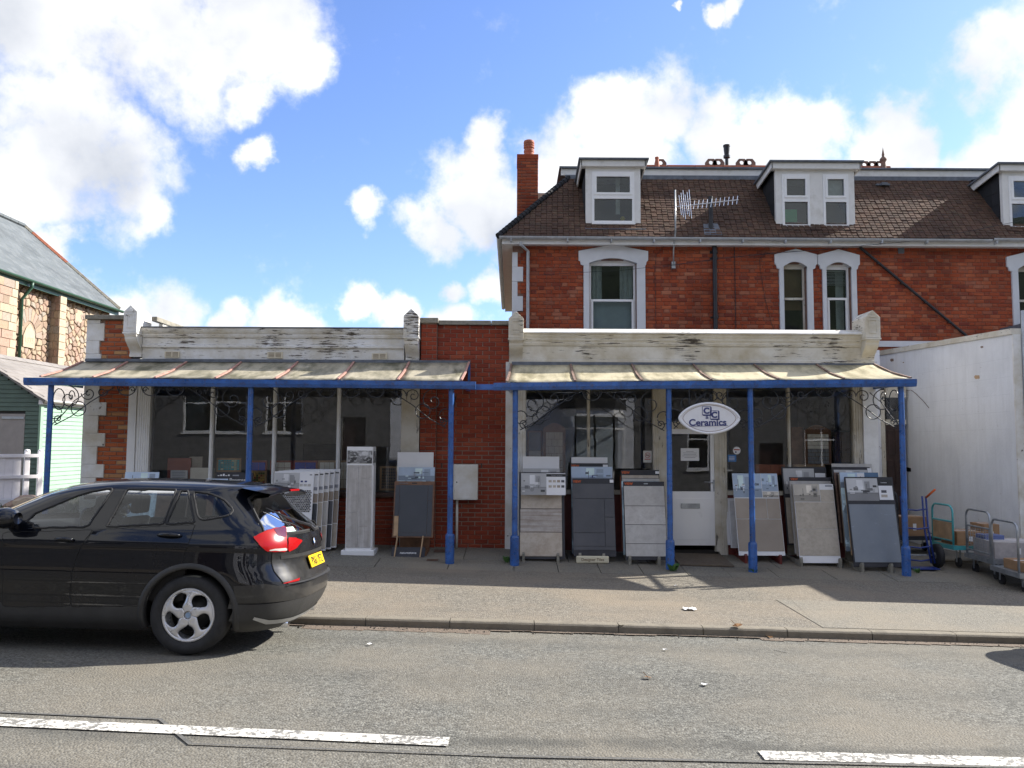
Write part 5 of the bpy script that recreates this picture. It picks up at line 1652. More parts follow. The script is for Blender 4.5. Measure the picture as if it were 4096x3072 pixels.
for j in range(13):
    for i in range(13):
        mosaic.append((.26 + i * .055 + (.027 if j % 2 else 0), .52 + j * .0205))
mb1, mb2 = MB(), MB()
for (u, v) in mosaic:
    o = Vector((lerp(b.X0, b.X1, u), b.Y0, b.z0)) + b.u * (b.L * v) + b.n * .006
    tgt = mb1 if random.random() < .62 else mb2
    r = .017
    tgt.add([o + Vector((r * math.cos(k), 0, 0)) + b.u * (r * .8 * math.sin(k)) for k in [i * math.pi / 3 for i in range(6)]] + [o + b.n * .008], [(i, (i + 1) % 6, 6) for i in range(6)])
O('dark_pebbles', mb1, T_PEBBLE, b.t, kind='stuff'); O('pale_pebbles', mb2, T_PEBBLE2, b.t, kind='stuff')
# tall white box stand
bw = thing('display_stand', 'tall white box stand faced with white washed wood planks', 'display stand', tuple(ghit(1440, 2222)))
gY = ghit(1440, 2222).y; X0, X1 = at(1382, 2000, gY).x, at(1502, 2000, gY).x
zb_ = ground((X0 + X1) / 2, gY) + .0; zt_ = at(1440, 1787, gY + .06).z
Xf1 = at(1487, 2000, gY).x
O('carcass', bx(X0, Xf1, gY + .04, gY + .34, zb_ + .08, zt_), M_UPVC, bw, bevel=.004)
O('base', bx(X0 - .06, Xf1 + .05, gY, gY + .40, zb_ - .01, zb_ + .08), M_UPVC, bw, bevel=.012)
O('photo_print', bx(X0 + .01, Xf1 - .01, gY + .034, gY + .039, lerp(zb_, zt_, .845), lerp(zb_, zt_, .965)), P_GREY[1], bw)
O('side_print', bx(Xf1 + .001, Xf1 + .004, gY + .06, gY + .30, lerp(zb_, zt_, .85), lerp(zb_, zt_, .96)), P_GREY[2], bw)
zz0, zz1 = zb_ + .12, lerp(zb_, zt_, .83); xm_ = lerp(X0, Xf1, .47)
for (a, c, d, e) in ((X0 + .01, xm_, .42, 1), (X0 + .01, xm_, 0, .42), (xm_, Xf1 - .01, .84, 1), (xm_, Xf1 - .01, .26, .84), (xm_, Xf1 - .01, 0, .26)):
    O('plank', bx(a + .002, c - .002, gY + .030, gY + .038, lerp(zz0, zz1, d) + .002, lerp(zz0, zz1, e) - .002), T_WOODW, bw)
O('side_trim', bx(Xf1 + .001, Xf1 + .012, gY + .05, gY + .08, zz0, zz1), M_UPVC, bw)
# easel group with black slate panel
b = Board('blank white sheet standing behind the slate panel', 1586, 1731, 1809, 2120, 13.62, 13.76, M_WPRINT, name='white_sheet')
b = Board('pale blue bathroom photo board behind the slate panel', 1590, 1736, 1869, 2140, 13.44, 13.60, P_BLUE[0]); room(b, 0, 1, .80, 1, 'blue')
b.part('tap_print', .40, .50, .88, .89, .001, .001, M_GREYINK); b.part('tap_print', .44, .46, .86, .90, .001, .001, M_GREYINK)
b = Board('black slate tiles in a brown wooden frame on a dark easel', 1574, 1735, 1925, 2150, 13.22, 13.42, M_WOOD, cat='slate panel', name='slate_sample', th=.03)
b.tiles([(.14, .84, .08, .93), (.03, .135, .38, .93), (.03, .135, .03, .375, M_PLY), (.845, .96, .65, .93), (.845, .96, .02, .645), (.14, .84, .02, .078)], T_SLATEB)
b.part('clip', .43, .56, .955, .975, .001, .006, M_BLKINK)
b.text('Naturastone', .22, .955, .03, M_GREYINK)
gg = ghit(1640, 2228)
ea = thing('easel', 'dark low easel with cream lettering and wooden pegs below the slate panel', 'easel', (gg.x, gg.y, ground(gg.x, gg.y)))
ex0, ex1 = at(1565, 2200, gg.y).x, at(1698, 2200, gg.y).x
zz = ground(gg.x, gg.y)
O('foot_board', MB().prism([(gg.y, zz - .01), (gg.y + .02, zz - .01), (gg.y + .12, zz + .14), (gg.y + .10, zz + .14)], 'X', ex0, ex1), M_BLKBOARD, ea)
O('easel_frame', MB().box(ex0 + .06, ex0 + .10, gg.y + .12, gg.y + .6, zz, zz + .05).box(ex1 - .02, ex1 + .02, gg.y + .12, gg.y + .6, zz, zz + .05).box(ex0 + .06, ex1 + .02, gg.y + .56, gg.y + .60, zz + .051, zz + .9), M_WOOD, ea)
for q in (ex0 + .05, ex1 - .07):
    O('peg', MB().tube([(q, gg.y - .01, zz), (q + .02, gg.y + .02, zz + .16), (q + .03, gg.y + .03, zz + .24), (q + .04, gg.y + .04, zz + .33)], .012, 6), M_PLY, ea)
text('naturastone', .055, Vector(((ex0 + ex1) / 2, gg.y + .035, zz + .045)), M_WINK, ea, rot=Matrix.Rotation(R(-32), 3, 'X'))
# boards half hidden by the car
b = Board('small blue photo board standing against the brick pier', 485, 622, 1888, 2150, 13.3, 13.5, P_BLUE[1]); room(b, 0, 1, .80, 1, 'blue'); b.part('white_edge', -.09, 1.0, .865, .90, .001, .003, M_WPRINT)
b = Board('black adhesive board reading Progress behind the car roof', 853, 1001, 1890, 2150, 13.2, 13.4, M_BLKBOARD, th=.03)
b.text('Progress', .62, .855, .085, M_WINK)
b.part('print_outline', .45, .62, .945, .965, .001, .001, M_GREYINK)
for q in range(5):
    b.part('icon', .04 + q * .07, .09 + q * .07, .945, .955 + .012 * (q % 3), .001, .001, M_WINK)
room(b, -.25, .34, .82, .90, 'blue', .012)

# --- right shop ------------------------------------------------------------
def feet(label, xl, xr, yfoot, mat):
    return rack(label, xl, xr, yfoot, mat)


# stack 1
Y1 = feet('grey wooden rack feet under the beige strip tile board', 2094, 2232, 2248, M_CONC)
b = Board('plain white sheet at the back of the stack by the left jamb', 2090, 2238, 1826, 2200, Y1 + .52, Y1 + .70, M_WPRINT, name='white_sheet')
b = Board('grey street photo board behind the beige strip tile board', 2092, 2240, 1874, 2210, Y1 + .36, Y1 + .56, P_GREY[2]); room(b, 0, 1, .80, 1, 'grey')
b = Board('black board of beige and strip tiles with a street photo header', 2076, 2258, 1889, 2236, Y1 + .06, Y1 + .34, M_BLKBOARD, th=.03)
b.tiles([(.02, .94, .03, .30), (.03, .94, .305, .57, T_STRIP), (.04, .94, .575, .84)], T_BEIGE)
hd = Board('street photo card with eight colour swatches clipped to the beige tile board', 2084, 2262, 1893, 1980, Y1 + .10, Y1 + .17, M_WPRINT, cat='photo card', name='photo_card', th=.004)
room(hd, .0, .57, .0, 1.0, 'grey', .001); hd.part('black_strip', .57, 1.0, .84, .97, .001, .001, M_BLKINK)
for i in range(4):
    for j in range(2):
        hd.part('swatch', .62 + i * .095, .69 + i * .095, .34 + .24 * j, .45 + .24 * j, .001, .001, [T_SAND, T_BEIGE, T_TAUPE, T_DARK][i])
hd.text('TOWN WORKS', .80, .87, .026, M_GREYINK)
# stack 2
Y2 = feet('grey wooden rack feet under the charcoal tile board', 2320, 2415, 2250, M_CONC)
b = Board('white edged board, hindmost of the charcoal stack', 2287, 2433, 1829, 2200, Y2 + .60, Y2 + .78, M_WPRINT)
b = Board('charcoal VIEW board behind the blue kitchen photo', 2284, 2436, 1853, 2205, Y2 + .48, Y2 + .68, M_BLKBOARD); b.text('VIEW', .12, .955, .055, M_ORINK, bold=.002); b.part('white_corner', .86, .99, .95, .985, .001, .001, M_WPRINT)
b = Board('blue kitchen photo board in the charcoal stack', 2287, 2452, 1867, 2215, Y2 + .34, Y2 + .54, P_BLUE[0], th=.03); room(b, 0, 1, .80, 1, 'blue')
b.part('worktop_print', .44, .58, .87, .876, .001, .001, M_INK); b.part('hob_print', .50, .53, .876, .91, .001, .001, M_INK)
b = Board('tall charcoal tile board with orange VIEW lettering', 2292, 2460, 1914, 2226, Y2 + .05, Y2 + .34, M_BLKBOARD, th=.03)
b.tiles([(.0, .99, .74, .93), (.0, .75, .30, .735), (.76, .99, .50, .735), (.76, .99, .13, .495), (.0, .75, .13, .295), (.0, .99, .08, .125)], T_DARK)
b.text('VIEW', .11, .945, .055, M_ORINK, bold=.002); b.part('white_corner', .90, .99, .945, .985, .008, .001, M_WPRINT)
gg = ghit(2370, 2252)
fp = thing('base_plaque', 'cream wooden plaque lettered Designer Tiles at the foot of the charcoal board', 'plaque', (gg.x, gg.y, ground(gg.x, gg.y)))
q = (at(2304, 2240, gg.y).x, at(2435, 2240, gg.y).x); zz = ground(gg.x, gg.y)
O('plaque_board', bx(q[0], q[1], gg.y - .05, gg.y - .01, zz, zz + .115), plain('cream paint', (.60, .55, .40), .6, var=.08), fp, bevel=.02)
text('Designer Tiles', .062, Vector(((q[0] + q[1]) / 2, gg.y - .051, zz + .04)), M_RUST, fp)
# stack 3
Y3 = feet('grey wooden rack feet under the pale grey tile board', 2520, 2637, 2262, M_CONC)
b = Board('terracotta edged board seen at the side of the pale grey stack', 2484, 2640, 1905, 2205, Y3 + .52, Y3 + .72, M_TERRA)
b = Board('charcoal VIEW board with beige strip behind the pale grey tiles', 2488, 2642, 1880, 2215, Y3 + .42, Y3 + .62, M_BLKBOARD); b.text('VIEW', .12, .955, .055, M_ORINK, bold=.002)
b.part('beige_strip', .02, .98, .90, .935, .001, .006, T_BEIGE); b.part('grey_strip', .02, 1.0, .86, .895, .001, .006, T_GREY); b.part('white_corner', .9, 1.0, .955, .985, .001, .002, M_WPRINT)
b = Board('blue photo board edge showing left of the pale grey tile board', 2490, 2640, 1925, 2220, Y3 + .30, Y3 + .48, P_BLUE[2])
b = Board('pale grey tile board with orange VIEW lettering beside the door', 2498, 2664, 1926, 2240, Y3 + .05, Y3 + .32, M_BLKBOARD, th=.03)
b.tiles([(.01, .99, .045, .20), (.01, .99, .205, .44), (.01, .99, .445, .68), (.01, .99, .685, .94)], T_GREY)
b.text('VIEW', .13, .955, .055, M_ORINK, bold=.002); b.part('hook', .5, .6, .965, .975, .001, .006, M_STEEL)
# door mat
gm = ghit(2790, 2220)
ma = thing('door_mat', 'worn brown mat laid in front of the shop door', 'mat', (gm.x, 13.4, ground(gm.x, 13.4)))
xa, xb = sx(2668), sx(2868)
O('mat_sheet', slab(xa, xb, 12.98, 13.86, None, .028, .018), plain('brown matting', (.11, .085, .06), .95, var=.2, scale=20, bump=.8, bscale=140), ma)
# stack 4 (right of the door)
Y4 = feet('dark red rack feet under the taupe tile board', 2984, 3122, 2254, M_REDPAINT)
for i, (xl, yt, m, lb_) in enumerate(((2896, 1960, T_GREY, 'grey edged sheet, hindmost beside the door frame'), (2906, 1990, M_WPRINT, 'plain white sheet beside the door frame'), (2919, 2000, T_MARBLE, 'white marble tile sheet leaning beside the door frame'))):
    b = Board(lb_, xl, xl + 110, yt, 2168 + 12 * i, Y4 + .62 - .09 * i, Y4 + .74 - .09 * i, M_WPRINT, name='tile_sheet', cat='tile'); b.tiles([(.03, .99, .02, .985)], m)
b = Board('blue dining room photo board above taupe tiles by the blue post', 2942, 3124, 1894, 2222, Y4 + .05, Y4 + .40, M_WPRINT, th=.02)
room(b, .0, .63, .70, 1.0, 'blue', .001); room(b, .64, .99, .78, 1.0, 'blue', .001); room(b, .64, .99, .70, .775, 'warm', .001)
b.tiles([(.01, .70, .44, .69), (.71, .99, .44, .69), (.01, .99, .05, .435)], T_TAUPE)
for (a_, c_) in ((.06, .78), (.22, .76)):
    b.part('table_leg_print', a_, a_ + .015, c_, c_ + .07, .002, .001, M_WINK)
b.part('table_top_print', .03, .26, .845, .86, .002, .001, M_WINK)
# stack 5
Y5 = feet('grey wooden rack feet under the sand tile board', 3205, 3362, 2268, M_CONC)
b = Board('black framed lounge photo board at the back of the sand tile stack', 3138, 3318, 1868, 2180, Y5 + .48, Y5 + .72, M_BLKBOARD)
room(b, .03, .72, .65, .98, 'grey', .001); b.part('spec_sheet', .74, .97, .80, .92, .001, .001, M_WPRINT); b.tiles([(.03, .97, .02, .60)], T_SAND)
b = Board('grey VIEW board in the middle of the sand tile stack', 3168, 3336, 1909, 2215, Y5 + .28, Y5 + .50, T_GREY); b.part('black_header', .0, 1.0, .95, 1.0, .001, .002, M_BLKBOARD); b.text('VIEW', .12, .96, .05, M_ORINK, bold=.002)
b = Board('thin white board just behind the sand tile board', 3178, 3340, 1936, 2225, Y5 + .20, Y5 + .40, T_SAND)
b = Board('sand tile board with a warm dining photo and white foot strip', 3186, 3348, 1936, 2252, Y5 + .03, Y5 + .30, M_WPRINT, th=.02)
room(b, .0, .65, .77, 1.0, 'warm', .001); b.tiles([(.01, .99, .09, .42), (.01, .99, .425, .765), (.66, .99, .77, .925)], T_SAND)
for q in (.48, .58):
    b.part('lamp_print', q - .012, q + .012, .90, .935, .003, .001, M_GREYINK); b.part('lamp_cord_print', q - .002, q + .002, .935, .99, .003, .001, M_GREYINK)
b.part('heading_print', .80, .97, .965, .985, .001, .001, M_GREYINK)
# stack 6
Y6 = feet('grey wooden rack feet under the blue grey slate board', 3450, 3566, 2290, M_CONC)
b = Board('grey topped board, hindmost of the blue grey stack', 3340, 3502, 1855, 2150, Y6 + .70, Y6 + .92, T_GREY)
b = Board('black framed green photo board in the blue grey stack', 3344, 3495, 1868, 2165, Y6 + .58, Y6 + .82, M_BLKBOARD); room(b, .03, .92, .80, .96, 'grey', .001); b.part('white_corner', .93, 1.04, .90, .985, .001, .002, M_WPRINT)
for i, lb_ in enumerate(('dark edged board, innermost of three behind the blue grey slate', 'dark edged board, middle of three behind the blue grey slate', 'dark edged board, outermost of three behind the blue grey slate')):
    b = Board(lb_, 3350 + 9 * i, 3500 + 9 * i, 1890 + 3 * i, 2172 + 15 * i, Y6 + .50 - .07 * i, Y6 + .72 - .07 * i, [M_RAFT, M_DWOOD, T_TAUPE][i])
b = Board('sky blue colour chart board in the blue grey stack', 3372, 3527, 1890, 2205, Y6 + .30, Y6 + .50, P_BLUE[0]); room(b, 0, 1, .80, 1, 'blue'); b.part('blue_block', .64, 1.0, .93, 1.0, .001, .002, plain('steel blue card', (.08, .15, .25), .5)); b.part('white_block', .45, .63, .93, .99, .001, .002, M_WPRINT)
b = Board('brown edged board right behind the blue grey slate board', 3392, 3560, 1915, 2222, Y6 + .22, Y6 + .44, M_PLY)
b = Board('tall blue grey slate board with a lounge photo header on black', 3398, 3592, 1908, 2268, Y6 + .06, Y6 + .36, M_BLKBOARD, th=.03)
b.tiles([(.02, .97, .05, .69)], T_BLUEG)
room(b, .02, .67, .73, .985, 'grey', .001); b.part('spec_sheet', .68, .97, .74, .90, .001, .001, M_WPRINT); b.part('spec_header', .68, .97, .91, .97, .001, .001, M_BLKINK)
b.part('swatch', .73, .84, .82, .85, .002, .001, T_DARK); b.part('swatch', .72, .85, .77, .80, .002, .001, T_SAND)
b.text('CASHMERE', .80, .93, .02, M_WINK)

# ================================================================== TROLLEYS IN THE PASSAGE
def caster(t, x, y, z, r=.09, par=None):
    w = O('wheel', MB().lathe([(r * .55, -.02), (r, -.02), (r, .02), (r * .55, .02)], (x, y, z + r), 16, 'X'), M_RUBBER, t, smooth=True, sharp=40)
    O('wheel_hub', MB().lathe([(r * .54, -.015), (r * .54, .015)], (x, y, z + r), 12, 'X'), M_STEEL, w)
    O('caster_fork', MB().box(x - .03, x - .024, y - .02, y + .02, z + r, z + 2 * r + .05).box(x + .024, x + .03, y - .02, y + .02, z + r, z + 2 * r + .05), M_STEEL, t)


def trolley(label, x0, x1, y0, y1, zdeck, mat, htop, handle, rotz, infill=None, deckmat=M_PLY):
    """platform trolley in local axes: handle at the x0 end"""
    X, Y = (x0 + x1) / 2, (y0 + y1) / 2; z = ground(X, min(Y, 14)) if Y < 14 else -.02 - 0
    t = thing('platform_trolley', label, 'trolley', (X, Y, z), None, rotz)
    a, b, c, d = x0 - X, x1 - X, y0 - Y, y1 - Y
    def OL(n, mb, m, **k): return O(n, mb, m, t, local=True, **k)
    OL('deck', bx(a, b, c, d, zdeck - .05, zdeck), deckmat, bevel=.004)
    OL('deck_frame', MB().box(a - .02, b + .02, c - .025, c - .001, zdeck - .06, zdeck + .01).box(a - .02, b + .02, d + .001, d + .025, zdeck - .06, zdeck + .01).box(a - .025, a - .001, c, d, zdeck - .06, zdeck + .01).box(b + .001, b + .025, c, d, zdeck - .06, zdeck + .01), mat)
    for (u, v) in ((a + .1, c + .08), (b - .1, c + .08), (a + .1, d - .08), (b - .1, d - .08)):
        r = .075
        w = OL('wheel', MB().lathe([(r * .5, -.022), (r, -.022), (r, .022), (r * .5, .022)], (u, v, r), 16, 'X'), M_RUBBER, smooth=True, sharp=40)
        O('wheel_hub', MB().lathe([(r * .5, -.016), (r * .5, .016)], (u, v, r), 12, 'X'), M_STEEL, w, local=True)
        OL('caster_fork', MB().box(u - .034, u - .026, v - .02, v + .02, r, zdeck - .051).box(u + .026, u + .034, v - .02, v + .02, r, zdeck - .051), M_STEEL)
    for hx_ in handle:
        X_ = a if hx_ == 'a' else b; rr = .12
        pts = [(X_, c + .03, zdeck - .04), (X_, c + .03, htop - rr)] + [(X_, c + .03 + rr - rr * math.cos(k * math.pi / 10), htop - rr + rr * math.sin(k * math.pi / 10)) for k in range(1, 6)]
        pts += [(X_, d - .03 - rr + rr * math.sin(k * math.pi / 10), htop - rr + rr * math.cos(k * math.pi / 10)) for k in range(0, 6)] + [(X_, d - .03, zdeck - .04)]
        OL('handle', MB().tube(pts, .017, 8), mat, smooth=True)
        if infill:
            OL('handle_rail', MB().tube([(X_, c + .03, htop - .26), (X_, d - .03, htop - .26)], .015, 8).tube([(X_, c + .03, zdeck + .08), (X_, d - .03, zdeck + .08)], .015, 8), mat)
            if infill == 'board': OL('infill_board', bx(X_ - .008, X_ + .008, c + .05, d - .05, zdeck + .09, htop - .28), M_PLY)
            if infill == 'mesh':
                mm = MB()
                for k in range(9): mm.tube([(X_, lerp(c, d, (k + 1) / 10), zdeck + .08), (X_, lerp(c, d, (k + 1) / 10), htop - .26)], .003, 4)
                for k in range(8): mm.tube([(X_, c + .03, lerp(zdeck + .08, htop - .26, (k + 1) / 9)), (X_, d - .03, lerp(zdeck + .08, htop - .26, (k + 1) / 9))], .003, 4)
                OL('wire_mesh', mm, M_STEEL)
    return t


def carton(label, x0, x1, y0, y1, z0, z1, mat=M_CARD, rot=0.0, group=None, tape=True):
    X, Y = (x0 + x1) / 2, (y0 + y1) / 2
    t = thing('carton', label, 'box', (X, Y, z0), group, rot)
    a, b, c, d, h = x0 - X, x1 - X, y0 - Y, y1 - Y, z1 - z0
    O('box_body', bx(a, b, c, d, 0, h), mat, t, local=True, bevel=.005)
    if tape: O('tape', MB().box(a + .01, b - .01, -.025, .025, h + .0005, h + .0025).box(-.03 + (a + b) / 2, .03 + (a + b) / 2, c - .002, c - .0005, h * .3, h * .65), M_WPRINT, t, local=True)
    return t


# positions measured from the photo: handles stand across the passage, decks run back to front along the white wall
def gp(x, y): return ghit(x, y, 8, 17)
# blue sack truck
p = gp(3700, 2275)
sk = thing('sack_truck', 'blue sack truck with orange grips beside the corner post', 'sack truck', (p.x, p.y, ground(p.x, p.y)))
X, Y, z = p.x, p.y + .05, ground(p.x, p.y)
xa, xb = at(3600, 2000, Y + .2).x, at(3712, 2000, Y + .1).x
top = at(3708, 1985, Y + .15).z
for (q, nm) in ((xa, 'rail'), (xb, 'rail'), (xb - .06, 'rail')):
    O(nm, MB().tube([(q + .03, Y, z + .08), (q, Y + .12, z + .6), (q, Y + .17, top)], .016, 8), M_BLUETR, sk, smooth=True)
for f in (.12, .30, .56, .82):
    zz = lerp(z, top, f); O('cross_bar', MB().tube([(xa, Y + .02 + .14 * f, zz), ((xa + xb) / 2, Y - .03 + .14 * f, zz - .02), (xb, Y + .02 + .14 * f, zz)], .013, 6), M_BLUETR, sk)
g1 = at(3740, 1958, Y + .0)
O('grip', MB().tube([(xb, Y + .16, top - .02), ((xb + g1.x) / 2, Y + .08, top + .05), (g1.x, Y, g1.z)], .018, 8), M_ORANGE, sk, smooth=True)
O('axle', MB().tube([(xa, Y + .06, z + .20), (xb + .12, Y + .06, z + .20)], .012, 6), M_STEEL, sk)
O('toe_plate', bx(xa, xb, Y - .22, Y + .02, z + .01, z + .025), M_BLUETR, sk)
for q in (xa - .08, xb + .10):
    w = O('wheel', MB().lathe([(.08, -.04), (.16, -.045), (.19, -.03), (.195, 0), (.19, .03), (.16, .045), (.08, .04)], (q, Y + .06, z + .195), 24, 'X'), M_RUBBER, sk, smooth=True, sharp=60)
    O('wheel_hub', MB().lathe([(.079, -.03), (.03, -.05), (.03, .05), (.079, .03)], (q, Y + .06, z + .195), 14, 'X'), M_STEEL, w)
# platform trolleys: handles at their left ends, decks pointing at the white wall
trolley('turquoise framed trolley with plywood handle board', 7.20, 8.05, 13.35, 14.05, .34, M_TURQ, .99, 'a', 0, 'board', M_PLY)
trolley('grey mesh trolley loaded with a long pale crate', 7.34, 8.2, 12.50, 13.28, .30, M_STEEL, 1.02, 'a', R(-3), 'mesh', M_STEEL)
trolley('grey flat trolley with brown cartons nearest the road', 7.24, 8.2, 11.62, 12.42, .27, M_STEEL, .98, 'a', R(-5), None, M_STEEL)
trolley('dark handled trolley half hidden behind the corner post', 6.95, 7.8, 14.72, 15.4, .32, M_IRON, 1.10, 'a', 0, 'mesh', M_STEEL)
M_PALEB = plain('pale printed carton', (.40, .37, .36), .7, var=.15, scale=12)
zt = ground(7.6, 13.7) + .342
carton('flat brown carton on the turquoise trolley', 7.3, 7.75, 13.45, 13.95, zt, zt + .22)
carton('open brown carton at the wall end of the turquoise trolley', 7.77, 8.03, 13.5, 13.9, zt, zt + .34)
zt = ground(7.77, 12.89) + .302
carton('long pale printed crate on the mesh trolley', 7.42, 8.15, 12.58, 13.2, zt, zt + .26, M_PALEB, R(-3))
carton('blue and white carton on top of the pale crate', 7.45, 7.75, 12.9, 13.18, zt + .262, zt + .33, plain('blue printed carton', (.10, .13, .28), .6), R(-3), tape=False)
zt = ground(7.72, 12.02) + .272
carton('flat brown carton at the handle end of the flat trolley', 7.34, 7.74, 11.72, 12.3, zt, zt + .14, M_CARD, R(-5))
carton('taller brown carton at the wall end of the flat trolley', 7.78, 8.15, 11.75, 12.3, zt, zt + .30, M_CARD, R(-5))
zt = -.02 + .322
carton('brown carton with white label on the trolley behind the post', 7.05, 7.5, 14.8, 15.3, zt, zt + .34)

# ================================================================== PARKED CAR
g = N('black car paint'); g.base(g.mix(g.ramp(g.noise(1.5, 5, .6), .35, .75), (.0018, .0026, .0055), (.0035, .0045, .008)), .3, 0, .1)
g.b.inputs['Coat Weight'].default_value = .85; g.b.inputs['Coat Roughness'].default_value = .02; M_PAINT = g.m
g = N('dusty black car paint')
sepz = g.n('ShaderNodeSeparateXYZ', {0: g.obj}).outputs['Z']
dust = g.math('MULTIPLY', g.ramp(g.noise(5, 6, .65), .3, .7, .25, 1), g.ramp(sepz, 1.1, .5), True)
g.base(g.mix(dust, (.005, .006, .008), (.035, .033, .03)), g.ramp(dust, 0, 1, .2, .55), 0, .25); g.b.inputs['Coat Weight'].default_value = .5; g.b.inputs['Coat Roughness'].default_value = .1
M_PAINTD = g.m
M_TRIM = plain('dark grey bumper plastic', (.028, .028, .028), .55, var=.2, bump=.1, bscale=200)
M_SKID = plain('silver skid trim', (.42, .42, .41), .4, .3, var=.1)
M_TYRE = plain('tyre rubber', (.017, .017, .018), .8, var=.3, scale=12)
M_RIM = plain('silver alloy', (.55, .55, .56), .3, .55, var=.08)
M_RIMD = plain('dark wheel well', (.008, .008, .008), .9)
M_CABIN = plain('charcoal seat cloth', (.022, .021, .021), .85, var=.2)
M_PLATE = plain('yellow number plate', (.80, .50, .015), .35, var=.03)
g = N('red lamp lens'); g.base((.30, .004, .005), .22, 0, .35); M_LAMP = g.m
g = N('dark red lamp lens'); g.base((.09, .004, .006), .1, 0, .6); g.b.inputs['Coat Weight'].default_value = 1; M_LAMPD = g.m
M_LAMPW = plain('clear lamp lens', (.60, .58, .55), .15, .2)
M_CHROME = plain('chrome', (.75, .75, .77), .12, 1.0, var=.03)

XR_, YC_ = -1.86, 7.96
ROLLC, PITC = R(2.4), -.022
zn = ground(-2.78, 7.06)
MC = Matrix.Translation((XR_, YC_, 0)) @ Matrix.Rotation(math.pi, 4, 'Z') @ Matrix.Rotation(ROLLC, 4, 'X') @ Matrix.Rotation(PITC, 4, 'Y')
MC = Matrix.Translation((0, 0, zn - (MC @ Vector((.92, .87, 0))).z)) @ MC
car = thing('parked_car', 'black estate car with five spoke alloy wheels parked at the kerb', 'car')
car.matrix_world = MC
MCI = MC.inverted()

LV = [  # z, half width, rear x, front x, rear corner length, exponent
    (.19, .78, .20, 4.22, .50, 2.8), (.26, .845, .12, 4.33, .52, 2.8), (.36, .875, .045, 4.41, .55, 2.9), (.50, .893, .0, 4.45, .56, 2.9), (.62, .900, .012, 4.44, .56, 2.9),
    (.70, .900, .05, 4.42, .56, 2.9), (.80, .897, .085, 4.38, .55, 2.8), (.90, .890, .085, 4.26, .54, 2.8), (.98, .878, .10, 3.85, .52, 2.7), (1.04, .862, .125, 3.35, .52, 2.6),
    (1.08, .845, .155, 3.08, .52, 2.6), (1.16, .805, .25, 2.92, .52, 2.5), (1.26, .760, .37, 2.72, .50, 2.5), (1.34, .722, .46, 2.55, .48, 2.5), (1.40, .680, .50, 2.36, .46, 2.5),
    (1.44, .620, .46, 2.18, .50, 2.5), (1.465, .54, .60, 2.02, .50, 2.5), (1.482, .42, .80, 1.88, .45, 2.4), (1.492, .25, 1.05, 1.72, .3, 2.2), (1.495, .06, 1.3, 1.5, .08, 2.0)]


def lev(z):
    if z <= LV[0][0]: return LV[0][1:]
    if z >= LV[-1][0]: return LV[-1][1:]
    for i in range(len(LV) - 1):
        if z <= LV[i + 1][0]:
            a, b = LV[i], LV[i + 1]; p = LV[max(i - 1, 0)]; q = LV[min(i + 2, len(LV) - 1)]
            h = b[0] - a[0]; t = (z - a[0]) / h; out = []
            for k in range(1, 6):
                ma = (b[k] - p[k]) / max(1e-6, b[0] - p[0]) * h; mb_ = (q[k] - a[k]) / max(1e-6, q[0] - a[0]) * h
                d = b[k] - a[k]
                if d == 0 or ma * d < 0: ma = 0
                if d == 0 or mb_ * d < 0: mb_ = 0
                if d: ma = math.copysign(min(abs(ma), 3 * abs(d)), d); mb_ = math.copysign(min(abs(mb_), 3 * abs(d)), d)
                out.append((2 * t**3 - 3 * t**2 + 1) * a[k] + (t**3 - 2 * t**2 + t) * ma + (-2 * t**3 + 3 * t**2) * b[k] + (t**3 - t**2) * mb_)
            return out


def SF(t, z):
    """point of the body skin; t: 0 rear centre .. 1 rear corner end .. 2 front corner start .. 3 front centre; negative t = far side"""
    s = -1 if t < 0 else 1; t = min(3.0, abs(t))
    w, xr, xf, rx, n = lev(z)
    w = w + .010 * math.exp(-((z - .93) / .035) ** 2) - .012 * math.exp(-((z - .50) / .12) ** 2) * (1 if 1 < t < 2 else 0)
    L = xf - xr; rx = min(rx, L * .45); fx = min(.75 if z < 1.0 else .55, L * .45)
    if t <= 1:
        th = t * math.pi / 2; y = w * math.sin(th) ** (2 / n); x = xr + rx * (1 - math.cos(th) ** (2 / n))
    elif t <= 2:
        y = w; x = lerp(xr + rx, xf - fx, t - 1)
    else:
        th = (3 - t) * math.pi / 2; y = w * math.sin(th) ** (2 / n); x = xf - fx * (1 - max(0, math.cos(th)) ** (2 / n))
    return Vector((x, s * y, z))


def SN(t, z):
    e = 1e-3
    a = SF(t + e, z) - SF(t - e, z); b = SF(t, z + e) - SF(t, z - e)
    n = a.cross(b)
    if n.length < 1e-12: return Vector((0, 0, 1))
    n.normalize(); p = SF(t, z)
    if n.dot(p - Vector((2.0, 0, .8))) < 0: n = -n
    return n


def proj(p):
    v = MR.transposed() @ (p - Vector((0, 0, EYE))); return (2048 + F * v.x / -v.z, 1536 - F * v.y / -v.z)


_grid = []
for it in range(-90, 420):
    t = it / 150 if it <= 150 else 1 + (it - 150) / 270
    for iz in range(0, 187):
        z = .19 + iz * .007
        p = MC @ SF(t, z)
        _grid.append((t, z, *proj(p), p))


_hash = {}
for q in _grid: _hash.setdefault((int(q[2] // 24), int(q[3] // 24)), []).append(q)


def inv(px, py, trange=(-.6, 2.0)):
    """skin parameters (t, z) of the point the photo shows at a pixel"""
    best = None; bd = 1e9; cells = []
    for i in (-1, 0, 1):
        for j in (-1, 0, 1): cells += _hash.get((int(px // 24) + i, int(py // 24) + j), [])
    for (t, z, x, y, p) in cells or _grid:
        if trange[0] <= t <= trange[1]:
            d = (x - px) ** 2 + (y - py) ** 2
            if d < bd:
                bd = d; best = (t, z)
    return best


